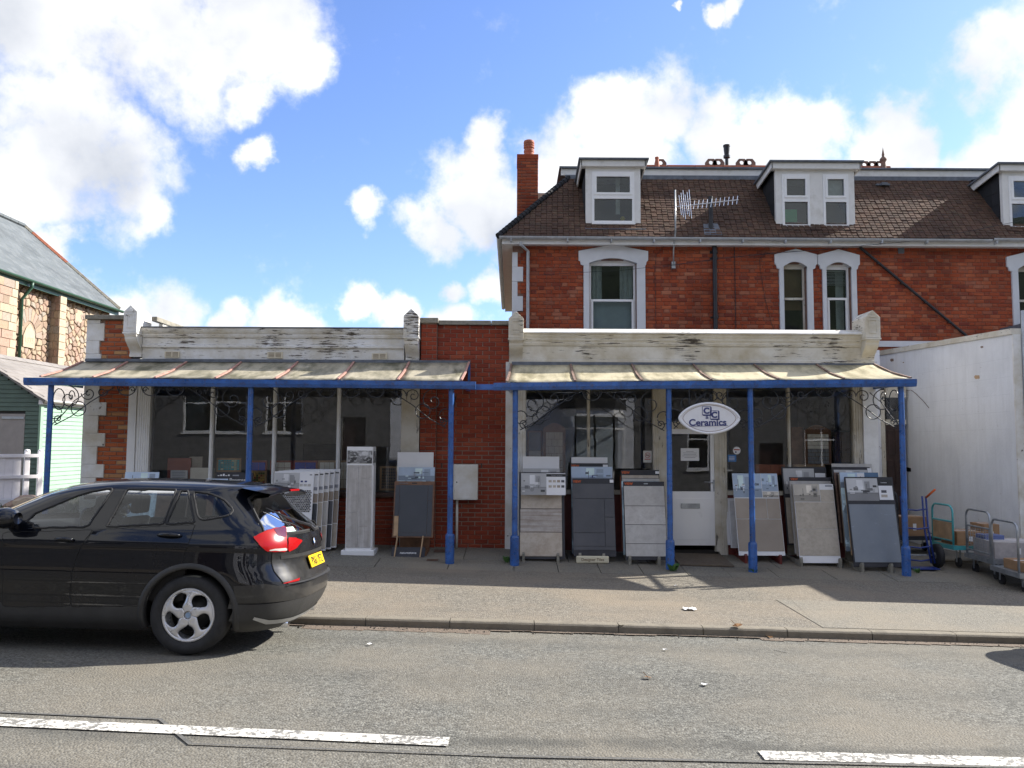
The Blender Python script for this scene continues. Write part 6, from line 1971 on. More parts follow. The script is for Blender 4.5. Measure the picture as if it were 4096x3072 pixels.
def dense(poly, step=.03, closed=True):
    out = []; n = len(poly)
    for i in range(n if closed else n - 1):
        a, b = poly[i], poly[(i + 1) % n]; k = max(1, int(max(abs(a[0] - b[0]) , abs(a[1] - b[1])) / step))
        out += [(lerp(a[0], b[0], j / k), lerp(a[1], b[1], j / k)) for j in range(k)]
    if not closed: out.append(poly[-1])
    return out


def rounded(poly, r=.35, n=4):
    """round the corners of a parameter-space polygon"""
    out = []; m = len(poly)
    for i in range(m):
        a, b, c = Vector(poly[i - 1]), Vector(poly[i]), Vector(poly[(i + 1) % m])
        p, q = b.lerp(a, r), b.lerp(c, r)
        for k in range(n + 1):
            u = k / n; out.append(tuple(p.lerp(b, u).lerp(b.lerp(q, u), u)))
    return out


def inpoly(pt, poly):
    c = False; j = len(poly) - 1
    for i in range(len(poly)):
        if (poly[i][1] > pt[1]) != (poly[j][1] > pt[1]) and pt[0] < (poly[j][0] - poly[i][0]) * (pt[1] - poly[i][1]) / (poly[j][1] - poly[i][1]) + poly[i][0]: c = not c
        j = i
    return c


def patch(poly, off, sgn=1, step=.03):
    bnd = dense(poly, step); n = len(bnd)
    pts = list(bnd)
    t0, t1 = min(p[0] for p in bnd), max(p[0] for p in bnd); z0, z1 = min(p[1] for p in bnd), max(p[1] for p in bnd)
    nt_, nz_ = max(2, int((t1 - t0) / step)), max(2, int((z1 - z0) / step))
    for i in range(1, nt_):
        for j in range(1, nz_):
            q = (lerp(t0, t1, i / nt_), lerp(z0, z1, j / nz_))
            if inpoly(q, bnd): pts.append(q)
    v, e, f, _, _, _ = geometry.delaunay_2d_cdt([Vector(p) for p in pts], [(i, (i + 1) % n) for i in range(n)], [], 1, 1e-5)
    return MB().add([SF(sgn * p.x, p.y) + SN(sgn * p.x, p.y) * off for p in v], [tuple(q) for q in f])


def OC(name, mb, mat, par=None, **k):
    o = O(name, mb, mat, par or car, local=True, **k); return o


def line(pts, r, off=.001, sgn=1, closed=False, n=5):
    d = dense(pts, .03, closed)
    if closed: d.append(d[0])
    return MB().tube([SF(sgn * a, b) + SN(sgn * a, b) * off for a, b in d], r, n)


def P(*px): return [inv(x, y) for x, y in px]


def PR(px, r):
    """pixel outline with rounded corners, sampled densely, as skin parameters"""
    out = [inv(x, y) for x, y in dense(rounded(px, r), 14)]
    return [q for i, q in enumerate(out) if q != out[i - 1]]


W_R = PR(((508, 1956), (706, 1958), (654, 2096), (424, 2108)), .06)
W_S = PR(((724, 1962), (752, 1964), (778, 2090), (664, 2096)), .06)
W_Q = PR(((772, 1966), (830, 1972), (890, 1993), (934, 2040), (915, 2062), (796, 2084)), .22)
W_F = PR(((454, 1954), (350, 2108), (135, 2112), (110, 2085), (150, 2032), (217, 1987), (325, 1959)), .08)
zq = lambda pts, dz: [(a, b + dz) for a, b in pts]
glass_polys = [W_R, W_S, W_Q, W_F]
rg = P((1003, 1990), (1126, 2082))
G_RE = [(-rg[0][0], rg[0][1]), (rg[0][0], rg[0][1]), (rg[1][0], rg[1][1]), (-rg[1][0], rg[1][1])]
tl_, zl_ = rg[0]; tb_, zb2 = rg[1]
G_RE = [(-.36, 1.375), (.36, 1.375), (.50, 1.33), (.66, 1.06), (.60, 1.035), (-.60, 1.035), (-.66, 1.06), (-.50, 1.33)]
WS = [(2.28, 1.09), (2.42, 1.08), (3.0, 1.075), (3.0, 1.41), (2.42, 1.40), (2.26, 1.38)]

# skin
ts = [i / 26 for i in range(27)] + [1 + i / 110 for i in range(1, 111)] + [2 + i / 22 for i in range(1, 23)]
zs = []
z = .19
while z < 1.40: zs.append(z); z += .018
zs += [1.40 + i * .008 for i in range(12)] + [1.495]
WC = ((.92, .345), (3.68, .345)); RW = .335
body, lower = MB(), MB()
for sgn in (1, -1):
    base = len(body.v); m = len(zs)
    vs = [SF(sgn * t, z) if t > 0 else SF(0, z) for t in ts for z in zs]
    fs = []; fl_ = []
    for i in range(len(ts) - 1):
        for j in range(m - 1):
            tc, zc_ = (ts[i] + ts[i + 1]) / 2, (zs[j] + zs[j + 1]) / 2
            p = SF(tc, zc_)
            if any(math.hypot(p.x - c[0], zc_ - c[1]) < .395 for c in WC) and p.y > .6: continue
            if 1.0 < tc + .6 and any(inpoly((tc, zc_), q) for q in glass_polys): continue
            if tc < .8 and inpoly((tc, zc_), G_RE): continue
            if tc > 2.2 and 1.09 < zc_ < 1.40 and inpoly((tc, zc_), WS): continue
            q = (i * m + j, (i + 1) * m + j, (i + 1) * m + j + 1, i * m + j + 1)
            low = zc_ < (.40 if 1 < tc < 2 else .44)
            (fl_ if low else fs).append(q if sgn < 0 else q[::-1])
    body.add(vs, fs); lower.add(vs, fl_)


def clean(mb):
    me = mb.mesh('skin', True); b = bmesh.new(); b.from_mesh(me)
    bmesh.ops.delete(b, geom=[v for v in b.verts if not v.link_faces], context='VERTS')
    bmesh.ops.remove_doubles(b, verts=b.verts, dist=.0005); bmesh.ops.recalc_face_normals(b, faces=b.faces); b.to_mesh(me); b.free(); return me


OC('body', clean(body), M_PAINT, smooth=True)
OC('lower_cladding', clean(lower), M_TRIM, smooth=True)
OC('underbody', MB().box(.35, 4.1, -.62, .62, .20, .30).box(1.35, 3.15, -.80, .80, .21, .26), M_RIMD)
# doors: near-side pixel outlines, mirrored for the far side
D_F = PR(((372, 2120), (320, 2190), (285, 2290), (280, 2424), (10, 2428), (10, 2130)), .06)
D_R = PR(((376, 2120), (780, 2098), (763, 2150), (726, 2250), (672, 2275), (620, 2330), (590, 2400), (577, 2424), (284, 2426), (290, 2290), (326, 2190)), .06)
for sgn in (1, -1):
    for poly, h in ((D_F, P((210, 2163), (306, 2158))), (D_R, P((625, 2146), (730, 2140)))):
        d = OC('door', patch(poly, .0025, sgn), M_PAINT, smooth=True)
        O('door_gap', line(poly, .003, .001, sgn, True), M_RIMD, d, local=True)
        a, b = h; zc_ = (a[1] + b[1]) / 2
        pts = []
        for i in range(9):
            t_ = lerp(a[0], b[0], i / 8); bow = math.sin(math.pi * i / 8)
            pts.append(SF(sgn * t_, zc_) + SN(sgn * t_, zc_) * (.008 + .035 * bow ** .5))
        O('door_handle', MB().tube(pts, [.012 + .006 * math.sin(math.pi * i / 8) for i in range(9)], 8), M_PAINT, d, local=True, smooth=True)
    for poly, nm in ((W_F, 'front_window'), (W_R, 'rear_window'), (W_S, 'quarter_light'), (W_Q, 'rear_quarter_window')):
        w = OC(nm, patch(poly, -.004, sgn), M_CGLASS, smooth=True)
        O('window_seal', line(poly, .010, .0, sgn, True, 6), M_RUBBER, w, local=True)
    # arch trims, wheel wells
    for c in WC:
        mb = MB(); vs = []; K = 40
        for k in range(K + 1):
            a = lerp(-.32, math.pi + .32, k / K)
            for rr, oo in ((.385, -.05), (.388, .016), (.405, .022), (.435, .016), (.442, -.002)):
                X_, Z_ = c[0] + rr * math.cos(a), c[1] + rr * math.sin(a)
                w_ = lev(Z_)[0]
                # skin half width at this x
                xr_, rx_, n_ = lev(Z_)[1], lev(Z_)[3], lev(Z_)[4]
                if X_ < xr_ + rx_:
                    q = max(0, min(1, (xr_ + rx_ - X_) / rx_)); w_ = w_ * (1 - q ** n_) ** (1 / n_)
                vs.append((X_, sgn * (w_ + oo - .008), Z_))
        fs = [(k * 5 + j, (k + 1) * 5 + j, (k + 1) * 5 + j + 1, k * 5 + j + 1) for k in range(K) for j in range(4)]
        OC('arch_trim', mb.add(vs, fs), M_TRIM, smooth=True)
        mb = MB(); vs = []
        for k in range(25):
            a = lerp(-.25, math.pi + .25, k / 24); vs += [(c[0] + .41 * math.cos(a), sgn * .82, c[1] + .41 * math.sin(a)), (c[0] + .41 * math.cos(a), sgn * .50, c[1] + .41 * math.sin(a))]
        vs.append((c[0], sgn * .5, c[1]))
        OC('wheel_well', mb.add(vs, [(2 * k, 2 * k + 2, 2 * k + 3, 2 * k + 1) for k in range(24)] + [(2 * k + 1, 2 * k + 3, 50) for k in range(24)]), M_RIMD)
# rear glass, windscreen
w = OC('tailgate_glass', patch(G_RE, -.006), M_RGLASS, smooth=True); O('window_seal', line(G_RE, .012, .0, 1, True, 6), M_RUBBER, w, local=True)
for sgn in (1, -1):
    OC('windscreen', patch(WS, -.006, sgn), M_CGLASS, smooth=True)
# tailgate: dusty panel with cut lines
TG = [(-.57, 1.02), (.57, 1.02), (.60, .93), (.60, .72), (.55, .62), (-.55, .62), (-.60, .72), (-.60, .93)]
tg = OC('tailgate', patch(TG, .003), M_PAINTD, smooth=True); O('tailgate_gap', line(TG, .005, .002, 1, True), M_RIMD, tg, local=True)
BU = [(-.99, .60), (-.75, .62), (-.6, .595), (.6, .595), (.75, .62), (.99, .60), (.99, .46), (-.99, .46)]
OC('rear_bumper', patch(BU, .004), M_PAINTD, smooth=True)
OC('bumper_ledge', MB().add([SF(t, .615) + SN(t, .615) * .0 for t in [i / 10 - .5 for i in range(11)]] + [SF(t, .60) + SN(t, .60) * .03 for t in [i / 10 - .5 for i in range(11)]], [(i, i + 1, 12 + i, 11 + i) for i in range(10)]), M_TRIM)
LB = [(-.98, .44), (-.4, .46), (.4, .46), (.98, .44), (.98, .30), (.4, .27), (-.4, .27), (-.98, .30)]
OC('bumper_skirt', patch(LB, .006), M_TRIM, smooth=True)
SK = [(-.95, .325), (-.3, .29), (.3, .29), (.62, .305), (.80, .34), (.80, .318), (.62, .268), (.3, .25), (-.3, .25), (-.95, .29)]
OC('skid_trim', patch(SK, .012), M_SKID, smooth=True)
OC('plate_recess', patch([(-.50, .848), (.50, .848), (.50, .815), (-.50, .815)], .008), M_RIMD, smooth=True)
# tail lamps from pixels, mirrored
TLo = PR(((1012, 2150), (1060, 2125), (1143, 2106), (1146, 2207), (1068, 2206), (1035, 2180)), .15)
TLi = PR(((1150, 2150), (1180, 2152), (1206, 2163), (1185, 2190), (1150, 2207)), .12)
TLd = PR(((1092, 2120), (1140, 2110), (1142, 2150), (1110, 2148)), .2)
TLw = PR(((1072, 2202), (1098, 2193), (1143, 2193), (1143, 2203)), .15)
for sgn in (1, -1):
    la = OC('tail_lamp', patch(TLo, .012, sgn), M_LAMP, smooth=True)
    O('lamp_rim', line(TLo, .006, .006, sgn, True), M_RIMD, la, local=True)
    O('dark_lens', patch(TLd, .014, sgn), M_LAMPD, la, local=True, smooth=True)
    O('reversing_lens', patch(TLw, .014, sgn), M_LAMPW, la, local=True, smooth=True)
    O('inner_lens', patch(TLi, .012, sgn), M_LAMP, la, local=True, smooth=True)
    rf = P((1132, 2332), (1195, 2312), (1192, 2322), (1130, 2336))
    OC('reflector', patch([(a, b) for a, b in rf], .014, sgn), M_LAMP, smooth=True)
    OC('exhaust_tip', MB().lathe([(.032, .0), (.036, .0), (.036, .14), (.032, .14)], (.17, sgn * .42 if sgn > 0 else -.55, .215), 14, 'X'), M_CHROME, smooth=True)
# number plate with lettering
zc_ = .745; mp = .26
pn = SN(0, zc_); pc = SF(0, zc_) + pn * .02
def plate_pt(y, dz): return pc + Vector((0, y, 0)) + Vector((pn.z * -1, 0, pn.x * -1)).normalized() * (-dz if pn.x > 0 else dz)
upv = Vector((0, 1, 0)).cross(pn).normalized(); upv = upv if upv.z > 0 else -upv
pv = []
for o_ in (.0, .008):
    pv += [pc + pn * o_ + Vector((0, sy * mp, 0)) + upv * sz_ * .056 for sy, sz_ in ((1, -1), (-1, -1), (-1, 1), (1, 1))]
pl = OC('number_plate', MB().add(pv, [(0, 1, 2, 3), (4, 7, 6, 5), (0, 4, 5, 1), (1, 5, 6, 2), (2, 6, 7, 3), (3, 7, 4, 0)]), M_PLATE)
me = text_mesh('PX61 YFZ', .112, 'plate_lettering', bold=.001, xs=.86, depth=.001)
rot = Matrix((Vector((0, -1, 0)), -pn, upv)).transposed()
me.transform(Matrix.Translation(pc + pn * .0095 - upv * .040) @ rot.to_4x4()); me.materials.clear(); me.materials.append(M_BLKINK)
O('plate_lettering', me, M_BLKINK, pl, local=True)


def roundel(c, nrm, up_, r, par):
    sd = nrm.cross(up_).normalized(); up_ = sd.cross(nrm).normalized(); n = 24
    def disc(r0, r1, h, a0=0, a1=n):
        vs = []; fs = []
        for k in range(a0, a1 + 1):
            a = 2 * math.pi * k / n; d = sd * math.cos(a) + up_ * math.sin(a); vs += [c + d * r0 + nrm * h, c + d * r1 + nrm * h]
        for k in range(a1 - a0): fs.append((2 * k, 2 * k + 1, 2 * k + 3, 2 * k + 2))
        return MB().add(vs, fs)
    b = O('badge', disc(r * .93, r, .004), M_CHROME, par, local=True)
    O('badge_ring', disc(r * .62, r * .93, .0035), M_BLKINK, b, local=True)
    bl = plain('badge blue', (.03, .16, .5), .3); wh = plain('badge white', (.75, .75, .75), .3)
    for k in range(4):
        O('badge_quarter', disc(0, r * .62, .004, k * 6, k * 6 + 6), bl if k % 2 else wh, b, local=True)


roundel(SF(0, .93) + SN(0, .93) * .008, SN(0, .93), Vector((0, 0, 1)), .041, car)
# spoiler, high brake light, wiper, sticker
sp = MB(); vs = []
K = 16
for i in range(K + 1):
    t_ = lerp(-.60, .60, i / K); y = .62 * (t_ / .6); q = 1 - .25 * abs(t_ / .6) ** 2.5
    vs += [(.62, y, 1.462 - .03 * (t_ / .6) ** 2), (.30 + .16 * (1 - q), y * 1.02, 1.425 - .045 * (t_ / .6) ** 2), (.32 + .16 * (1 - q), y * 1.02, 1.398 - .045 * (t_ / .6) ** 2), (.52, y, 1.375 - .045 * (t_ / .6) ** 2)]
sp.add(vs, [(i * 4 + j, (i + 1) * 4 + j, (i + 1) * 4 + j + 1, i * 4 + j + 1) for i in range(K) for j in range(3)])
so_ = OC('roof_spoiler', sp, M_PAINT, smooth=True)
O('brake_light', bx(.290, .306, -.16, .16, 1.402, 1.422), M_LAMP, so_, local=True, bevel=.004)
wp = SF(.02, 1.03)
OC('rear_wiper', MB().tube([SF(0, 1.02) + SN(0, 1.02) * .03, SF(.02, 1.06) + SN(0, 1.06) * .03, SF(.26, 1.16) + SN(.26, 1.16) * .02, SF(.40, 1.24) + SN(.40, 1.24) * .016], [.02, .014, .008, .005], 6), M_BLACKP)
OC('window_sticker', patch([(.42, 1.085), (.24, 1.085), (.24, 1.045), (.44, 1.045)], -.001), plain('pale green sticker', (.45, .60, .52), .5))
for sgn in (1, -1):
    # wing mirror
    mx, mz = 2.50, 1.10
    mm = MB()
    secs = []
    for k in range(9):
        a = k / 8; w_ = math.sin(math.pi * min(1, .12 + a * .80)) ** .6
        secs.append((mx - .12 + .24 * a, w_))
    n = 12; vs = []
    for (x_, w_) in secs:
        for k in range(n):
            an = 2 * math.pi * k / n; vs.append((x_, sgn * (1.0 + .125 * w_ * math.cos(an)), mz + .03 + .092 * w_ * math.sin(an)))
    mm.add(vs, [(i * n + k, i * n + (k + 1) % n, (i + 1) * n + (k + 1) % n, (i + 1) * n + k) for i in range(8) for k in range(n)] + [tuple(range(n)), tuple(range(8 * n, 9 * n))])
    mi = OC('wing_mirror', mm, M_PAINT, smooth=True)
    O('mirror_stalk', MB().tube([(mx + .02, sgn * .85, mz - .03), (mx, sgn * .95, mz - .03)], [.035, .025], 8), M_TRIM, mi, local=True)
    OC('headlamp', patch([(2.35, .66), (2.62, .70), (2.60, .80), (2.30, .80)], .008, sgn), M_LAMPW, smooth=True)
    OC('grille', patch([(2.80, .64), (2.97, .64), (2.97, .76), (2.80, .76)], .008, sgn), M_RIMD, smooth=True)
# wheels
def spokes():
    mb = MB(); Rr, Hs = [], []
    rs = [.034 + i * (.205 - .034) / 22 for i in range(23)]
    for s in range(5):
        a0 = 2 * math.pi * s / 5 + .25; vs = []; nn = 7
        for r in rs:
            u = (r - .140) / .061; h = R(29.5) * math.sqrt(max(0, 1 - u * u)); sk = (r - .1) * 1.6
            half = R(36) - h; yy = .012 * math.cos((r - .02) / .2 * 2.2)
            for k in range(nn):
                a = a0 + sk + lerp(-half, half, k / (nn - 1)); crown = .006 * (1 - (2 * k / (nn - 1) - 1) ** 2) * (1 if h > 0 else .2)
                vs.append((r * math.cos(a), yy + crown, r * math.sin(a)))
        mb.add(vs, [(i * nn + k, (i + 1) * nn + k, (i + 1) * nn + k + 1, i * nn + k + 1) for i in range(len(rs) - 1) for k in range(nn - 1)])
    return mb.mesh('rim_spokes', True)


me_sp = spokes(); me_sp.materials.append(M_RIM)
me_ty = MB().lathe([(.226, .085), (.240, .105), (.285, .112), (.318, .100), (.335, .075), (.339, .0), (.335, -.075), (.318, -.10), (.285, -.11), (.24, -.105), (.226, -.085)], (0, 0, 0), 48, 'Y', False).mesh('tyre', True); me_ty.materials.append(M_TYRE)
me_br = MB().lathe([(.200, .060), (.204, .090), (.222, .098), (.229, .090), (.229, .080), (.21, .03), (.205, -.06)], (0, 0, 0), 40, 'Y', False).mesh('rim_barrel', True); me_br.materials.append(M_RIM)
me_hub = MB().lathe([(.001, .012), (.030, .012), (.034, .006), (.034, -.02)], (0, 0, 0), 20, 'Y', False).mesh('hub_cap', True); me_hub.materials.append(M_RIM)
me_dk = MB().lathe([(.001, -.01), (.15, -.01), (.15, -.03), (.001, -.03)], (0, 0, 0), 28, 'Y', False).mesh('brake_disc', True); me_dk.materials.append(M_BLKINK)
for c in WC:
    for sgn in (1, -1):
        def put(nm, me, par, loc):
            o = bpy.data.objects.new(nm, me); C.objects.link(o); o.parent = par; o.location = loc
            return o
        w = put('wheel', me_ty, car, (c[0], sgn * .775, c[1] - .004))
        if sgn < 0: w.rotation_euler = (0, 0, math.pi)
        put('rim_barrel', me_br, w, (0, 0, 0)); o = put('rim_spokes', me_sp, w, (0, .072, 0))
        sm = o.modifiers.new('solid', 'SOLIDIFY'); sm.thickness = .022; sm.offset = -1
        put('hub_cap', me_hub, w, (0, .084, 0)); put('brake_disc', me_dk, w, (0, .0, 0))
        nb = MB()
        for k in range(5):
            a = 2 * math.pi * k / 5 + .9; nb.lathe([(.001, .087), (.009, .087), (.009, .07)], (.056 * math.cos(a), 0, .056 * math.sin(a)), 8, 'Y', False)
        put('wheel_bolts', nb.mesh('wheel_bolts'), w, (0, 0, 0)).data.materials.append(M_RIMD)
        o = put('wheel_badge', MB().lathe([(.001, .098), (.022, .098), (.024, .096)], (0, 0, 0), 16, 'Y', False).mesh('wheel_badge'), w, (0, 0, 0)); o.data.materials.append(plain('hub badge', (.22, .32, .46), .3))
# cabin
def seat(x_, y, w_=.25):
    s = OC('seat', MB().prism([(x_, .48), (x_ + .48, .52), (x_ + .5, .60), (x_ + .06, .60), (x_ - .12, 1.10), (x_ - .22, 1.10), (x_ - .10, .5)], 'Y', y - w_, y + w_), M_CABIN, bevel=.04)
    O('headrest', MB().prism([(x_ - .24, 1.13), (x_ - .14, 1.13), (x_ - .15, 1.31), (x_ - .20, 1.325), (x_ - .25, 1.31)], 'Y', y - .13, y + .13), M_CABIN, s, local=True, bevel=.03)
for y in (-.36, .36): seat(2.15, y); seat(1.30, y, .30)
OC('cabin_floor', bx(.35, 3.0, -.74, .74, .42, .47), M_CABIN)
OC('dashboard', MB().prism([(2.55, .7), (2.62, .98), (2.75, 1.04), (3.1, 1.03), (3.1, .7)], 'Y', -.74, .74), M_CABIN, bevel=.03)
OC('steering_wheel', MB().tube([(2.45 + .05 * math.sin(k * .35), -.36 + .18 * math.cos(k * .35), .98 + .18 * math.sin(k * .35)) for k in range(19)], .014, 6), M_BLACKP)
OC('interior_mirror', bx(2.28, 2.31, -.10, .10, 1.27, 1.33), M_BLACKP, bevel=.012)
OC('door_cards', MB().box(1.0, 2.9, -.80, -.76, .45, 1.0).box(1.0, 2.9, .76, .80, .45, 1.0), M_CABIN)
OC('roof_lining', bx(.75, 2.05, -.50, .50, 1.425, 1.435), M_CABIN)
OC('parcel_shelf', bx(.32, .80, -.66, .66, .98, 1.0), M_CABIN)
# second parked car, just out of the frame on the right: its shadow reaches the road in view
M_SILV = plain('silver car paint', (.30, .31, .32), .3, .4, var=.05)
car2 = dup(car, None, None, 'silver estate car parked further down the kerb')
X2 = 5.62
p2 = Matrix.Translation((X2 + 4.45, 7.98, 0)) @ Matrix.Rotation(math.pi, 4, 'Z') @ Matrix.Rotation(ROLLC, 4, 'X') @ Matrix.Rotation(PITC, 4, 'Y')
car2.matrix_world = Matrix.Translation((0, 0, ground(X2 + 3.5, 7.06) - (p2 @ Vector((.92, .87, 0))).z)) @ p2
for ch in car2.children:
    if ch.name.startswith(('body', 'door', 'roof_spoiler', 'wing_mirror')):
        ch.material_slots[0].link = 'OBJECT'; ch.material_slots[0].material = M_SILV

# ================================================================== WHITE BUILDING ON THE RIGHT
p_b = at(3500, 1425, 17.78); p_f = at(4046, 1338, 13.6)
zwt = p_f.z
wb = thing('white_building', 'white painted block wall and building beside the passage', 'building', (9, 14, ground(9, 14)))
# stepped coping follows the wall top back towards the house
def obl(y): return lerp(p_f.x, p_b.x, (y - p_f.y) / (p_b.y - p_f.y))
zb_ = p_b.z
W_ = MB()
ya, yb = 13.6, 17.78
W_.add([(obl(ya), ya, -.4), (obl(yb), yb, -.4), (obl(yb) + .22, yb, -.4), (obl(ya) + .22, ya, -.4), (obl(ya), ya, zwt), (obl(yb), yb, zb_), (obl(yb) + .22, yb, zb_), (obl(ya) + .22, ya, zwt)],
       [(0, 3, 2, 1), (4, 5, 6, 7), (0, 4, 7, 3), (1, 2, 6, 5), (0, 1, 5, 4), (3, 7, 6, 2)])
O('side_wall', W_, M_WALLW, wb)
W_ = MB(); h = .10
for i in range(5):
    y0, y1 = lerp(ya - .03, yb, i / 5), lerp(ya - .03, yb, (i + 1) / 5) - .008
    za, zc_ = lerp(zwt, zb_, i / 5), lerp(zwt, zb_, (i + 1) / 5)
    a, b = obl(y0), obl(y1)
    O('coping_stone', MB().add([(a - .03, y0, za + .002), (b - .03, y1, zc_ + .002), (b + .25, y1, zc_ + .002), (a + .25, y0, za + .002), (a - .03, y0, za + h), (b - .03, y1, zc_ + h), (b + .25, y1, zc_ + h), (a + .25, y0, za + h)],
                              [(0, 3, 2, 1), (4, 5, 6, 7), (0, 4, 7, 3), (1, 2, 6, 5), (0, 1, 5, 4), (3, 7, 6, 2)]), M_CORN, wb)
xq = at(4084, 1500, 13.6).x
O('corner_pier', bx(obl(ya) + .0, xq, ya - .035, ya + .20, -.4, zwt - .0), M_WPAINT, wb)
O('front_wall', bx(10.75, 16, 13.2, 13.4, -.6, 4.4), M_WPAINT, wb)
O('flank_wall', bx(10.75, 10.95, 13.41, 17.7, -.6, 4.4), M_WPAINT, wb)
O('roof_slab', bx(10.7, 16, 13.15, 17.7, 4.402, 4.5), M_LEAD, wb)
O('downpipe', MB().tube([(xq + .05, ya - .05, -.3), (xq + .05, ya - .05, zwt + .4)], .04, 8), M_GUTG, wb, smooth=True)
q = at(3905, 1508, 14.6)
def on_wall(x, y):
    lo, hi = ya, yb
    for _ in range(40):
        m = (lo + hi) / 2; p = at(x, y, m)
        if p.x > obl(m): hi = m
        else: lo = m
    return at(x, y, (lo + hi) / 2)
for (x, y, s, m) in ((3908, 1508, .035, M_PLY), (3568, 1440, .032, M_MORTAR2), (3928, 1388, .018, M_MORTAR2), (3614, 1450, .012, M_MORTAR2), (3634, 1878, .045, M_BLKINK)):
    p = on_wall(x, y)
    O('wall_patch', MB().add([(obl(p.y + d) - .004, p.y + d, p.z + e) for d, e in ((-s * 2.2, -s * .9), (-s * 2, s * .7), (s * 1.2, s), (s * 2.2, .2 * s), (s, -s))], [(0, 1, 2, 3, 4)]), m, wb)
# cracks between blocks: fine joints of the blockwork
for y in (1455, 1525, 1590, 1655, 1720):
    pts = [on_wall(x, lerp(1776, y, (x - 2048) / (3900 - 2048))) for x in (3660, 3760, 3860, 3960, 4040)]
    O('block_joint', MB().tube([(p.x - .0005, p.y, p.z) for p in pts], .0012, 4), M_GUTG, wb)
pts = [on_wall(x, y) for (x, y) in ((3620, 1565), (3650, 1560), (3670, 1575), (3700, 1605), (3722, 1632))]
O('loose_wire', MB().tube([(p.x - .03, p.y, p.z) for p in pts], .005, 4), M_RUST, wb)

# ================================================================== GREEN SHED, FENCE, ROCKERY (left)
YSH = 20.0
shed = thing('timber_shed', 'green weatherboarded shed with flank coloured as sunlit and felt roof', 'shed', (-13, YSH, .6))
cx_ = at(157, 1750, YSH).x; zse = at(180, 1597, YSH).z; rx_ = -13.3; zrd = zse + .64 * (cx_ + .13 - rx_)
O('shed_core', MB().prism([(2 * rx_ - cx_, .5), (cx_ - .02, .5), (cx_ - .02, zse), (rx_, zrd - .08), (2 * rx_ - cx_, zse)], 'Y', YSH + .03, YSH + 4.4), M_DARKIN, shed)
bh = .108; z = .62
dxa, dxb = at(-140, 1750, YSH).x, at(97, 1750, YSH).x; dzt = at(60, 1655, YSH).z
while z < zrd - .1:
    zt = z + bh - .006
    half = cx_ - rx_ if zt < zse else (zrd - .05 - zt) / .64
    if half < .1: break
    spans = [(rx_ - half, rx_ + half)]
    if z < dzt: spans = [(rx_ - half, dxa), (dxb, rx_ + half)]
    for a, b in spans:
        if b - a > .05:
            O('weatherboard', MB().prism([(YSH - .012, z), (YSH + .03, z), (YSH + .03, zt + .02), (YSH + .004, zt)], 'X', a, b), M_GREEN_SHADE, shed)
    z += bh
z = .62
while z < zse - .12:
    O('side_board', MB().prism([(cx_ + .012, z), (cx_ - .02, z), (cx_ - .02, z + bh - .004), (cx_ - .004, z + bh - .006)], 'Y', YSH + .10, YSH + 4.4), M_GREEN_SUN, shed)
    z += bh
O('corner_post', bx(cx_ - .02, cx_ + .03, YSH - .03, YSH + .09, .5, zse - .1), M_GREEN_SUN, shed)
O('eaves_board', bx(cx_ + .002, cx_ + .10, YSH - .1, YSH + 4.5, zse - .13, zse - .02), M_WFENCE, shed)
O('shed_gutter', gutter((cx_ + .17, YSH + 4.5, zse - .02), (cx_ + .17, YSH - .12, zse - .02), .05), M_WFENCE, shed)
O('shed_door', bx(dxa + .02, dxb - .0, YSH - .01, YSH + .02, .6, dzt), M_DOORG, shed)
O('door_rail', bx(at(10, 1670, YSH).x, dxb - .02, YSH - .03, YSH - .011, dzt - .13, dzt - .07), M_GUTG, shed)
mb = MB()
L = cx_ + .2 - rx_
rf_ = O('shed_roof', MB().add([(rx_, YSH - .15, zrd), (rx_, YSH + 4.5, zrd), (cx_ + .2, YSH + 4.5, zrd - .64 * L), (cx_ + .2, YSH - .15, zrd - .64 * L), (2 * rx_ - cx_ - .2, YSH - .15, zrd - .64 * L), (2 * rx_ - cx_ - .2, YSH + 4.5, zrd - .64 * L)], [(0, 3, 2, 1), (0, 1, 5, 4)]), M_SHEDR, shed)
sm = rf_.modifiers.new('solid', 'SOLIDIFY'); sm.thickness = .05; sm.offset = -1
sl = math.atan(.64); n_ = 12
for i in range(n_):
    xa, xb = lerp(cx_ + .2, rx_, i / n_), lerp(cx_ + .2, rx_, (i + 1) / n_)
    za, zb_ = zrd - .64 * (xa - rx_), zrd - .64 * (xb - rx_)
    for k in range(11):
        y0 = YSH - .15 + (k + (.5 if i % 2 else 0)) * .42; y1 = min(y0 + .415, YSH + 4.5)
        if y1 - y0 < .05: continue
        O('shingle', MB().add([(xa, y0, za + .016), (xa, y1, za + .016), (xb, y1, zb_ + .004), (xb, y0, zb_ + .004), (xa, y0, za + .004), (xa, y1, za + .004)], [(0, 1, 2, 3), (4, 5, 1, 0)]), M_SHEDR, rf_)
for k in range(11):
    y0 = YSH - .15 + k * .42; O('ridge_cap', MB().prism([(rx_ - .16, zrd - .07), (rx_, zrd + .05), (rx_ + .16, zrd - .07)], 'Y', y0, y0 + .41), M_SHEDR, rf_)

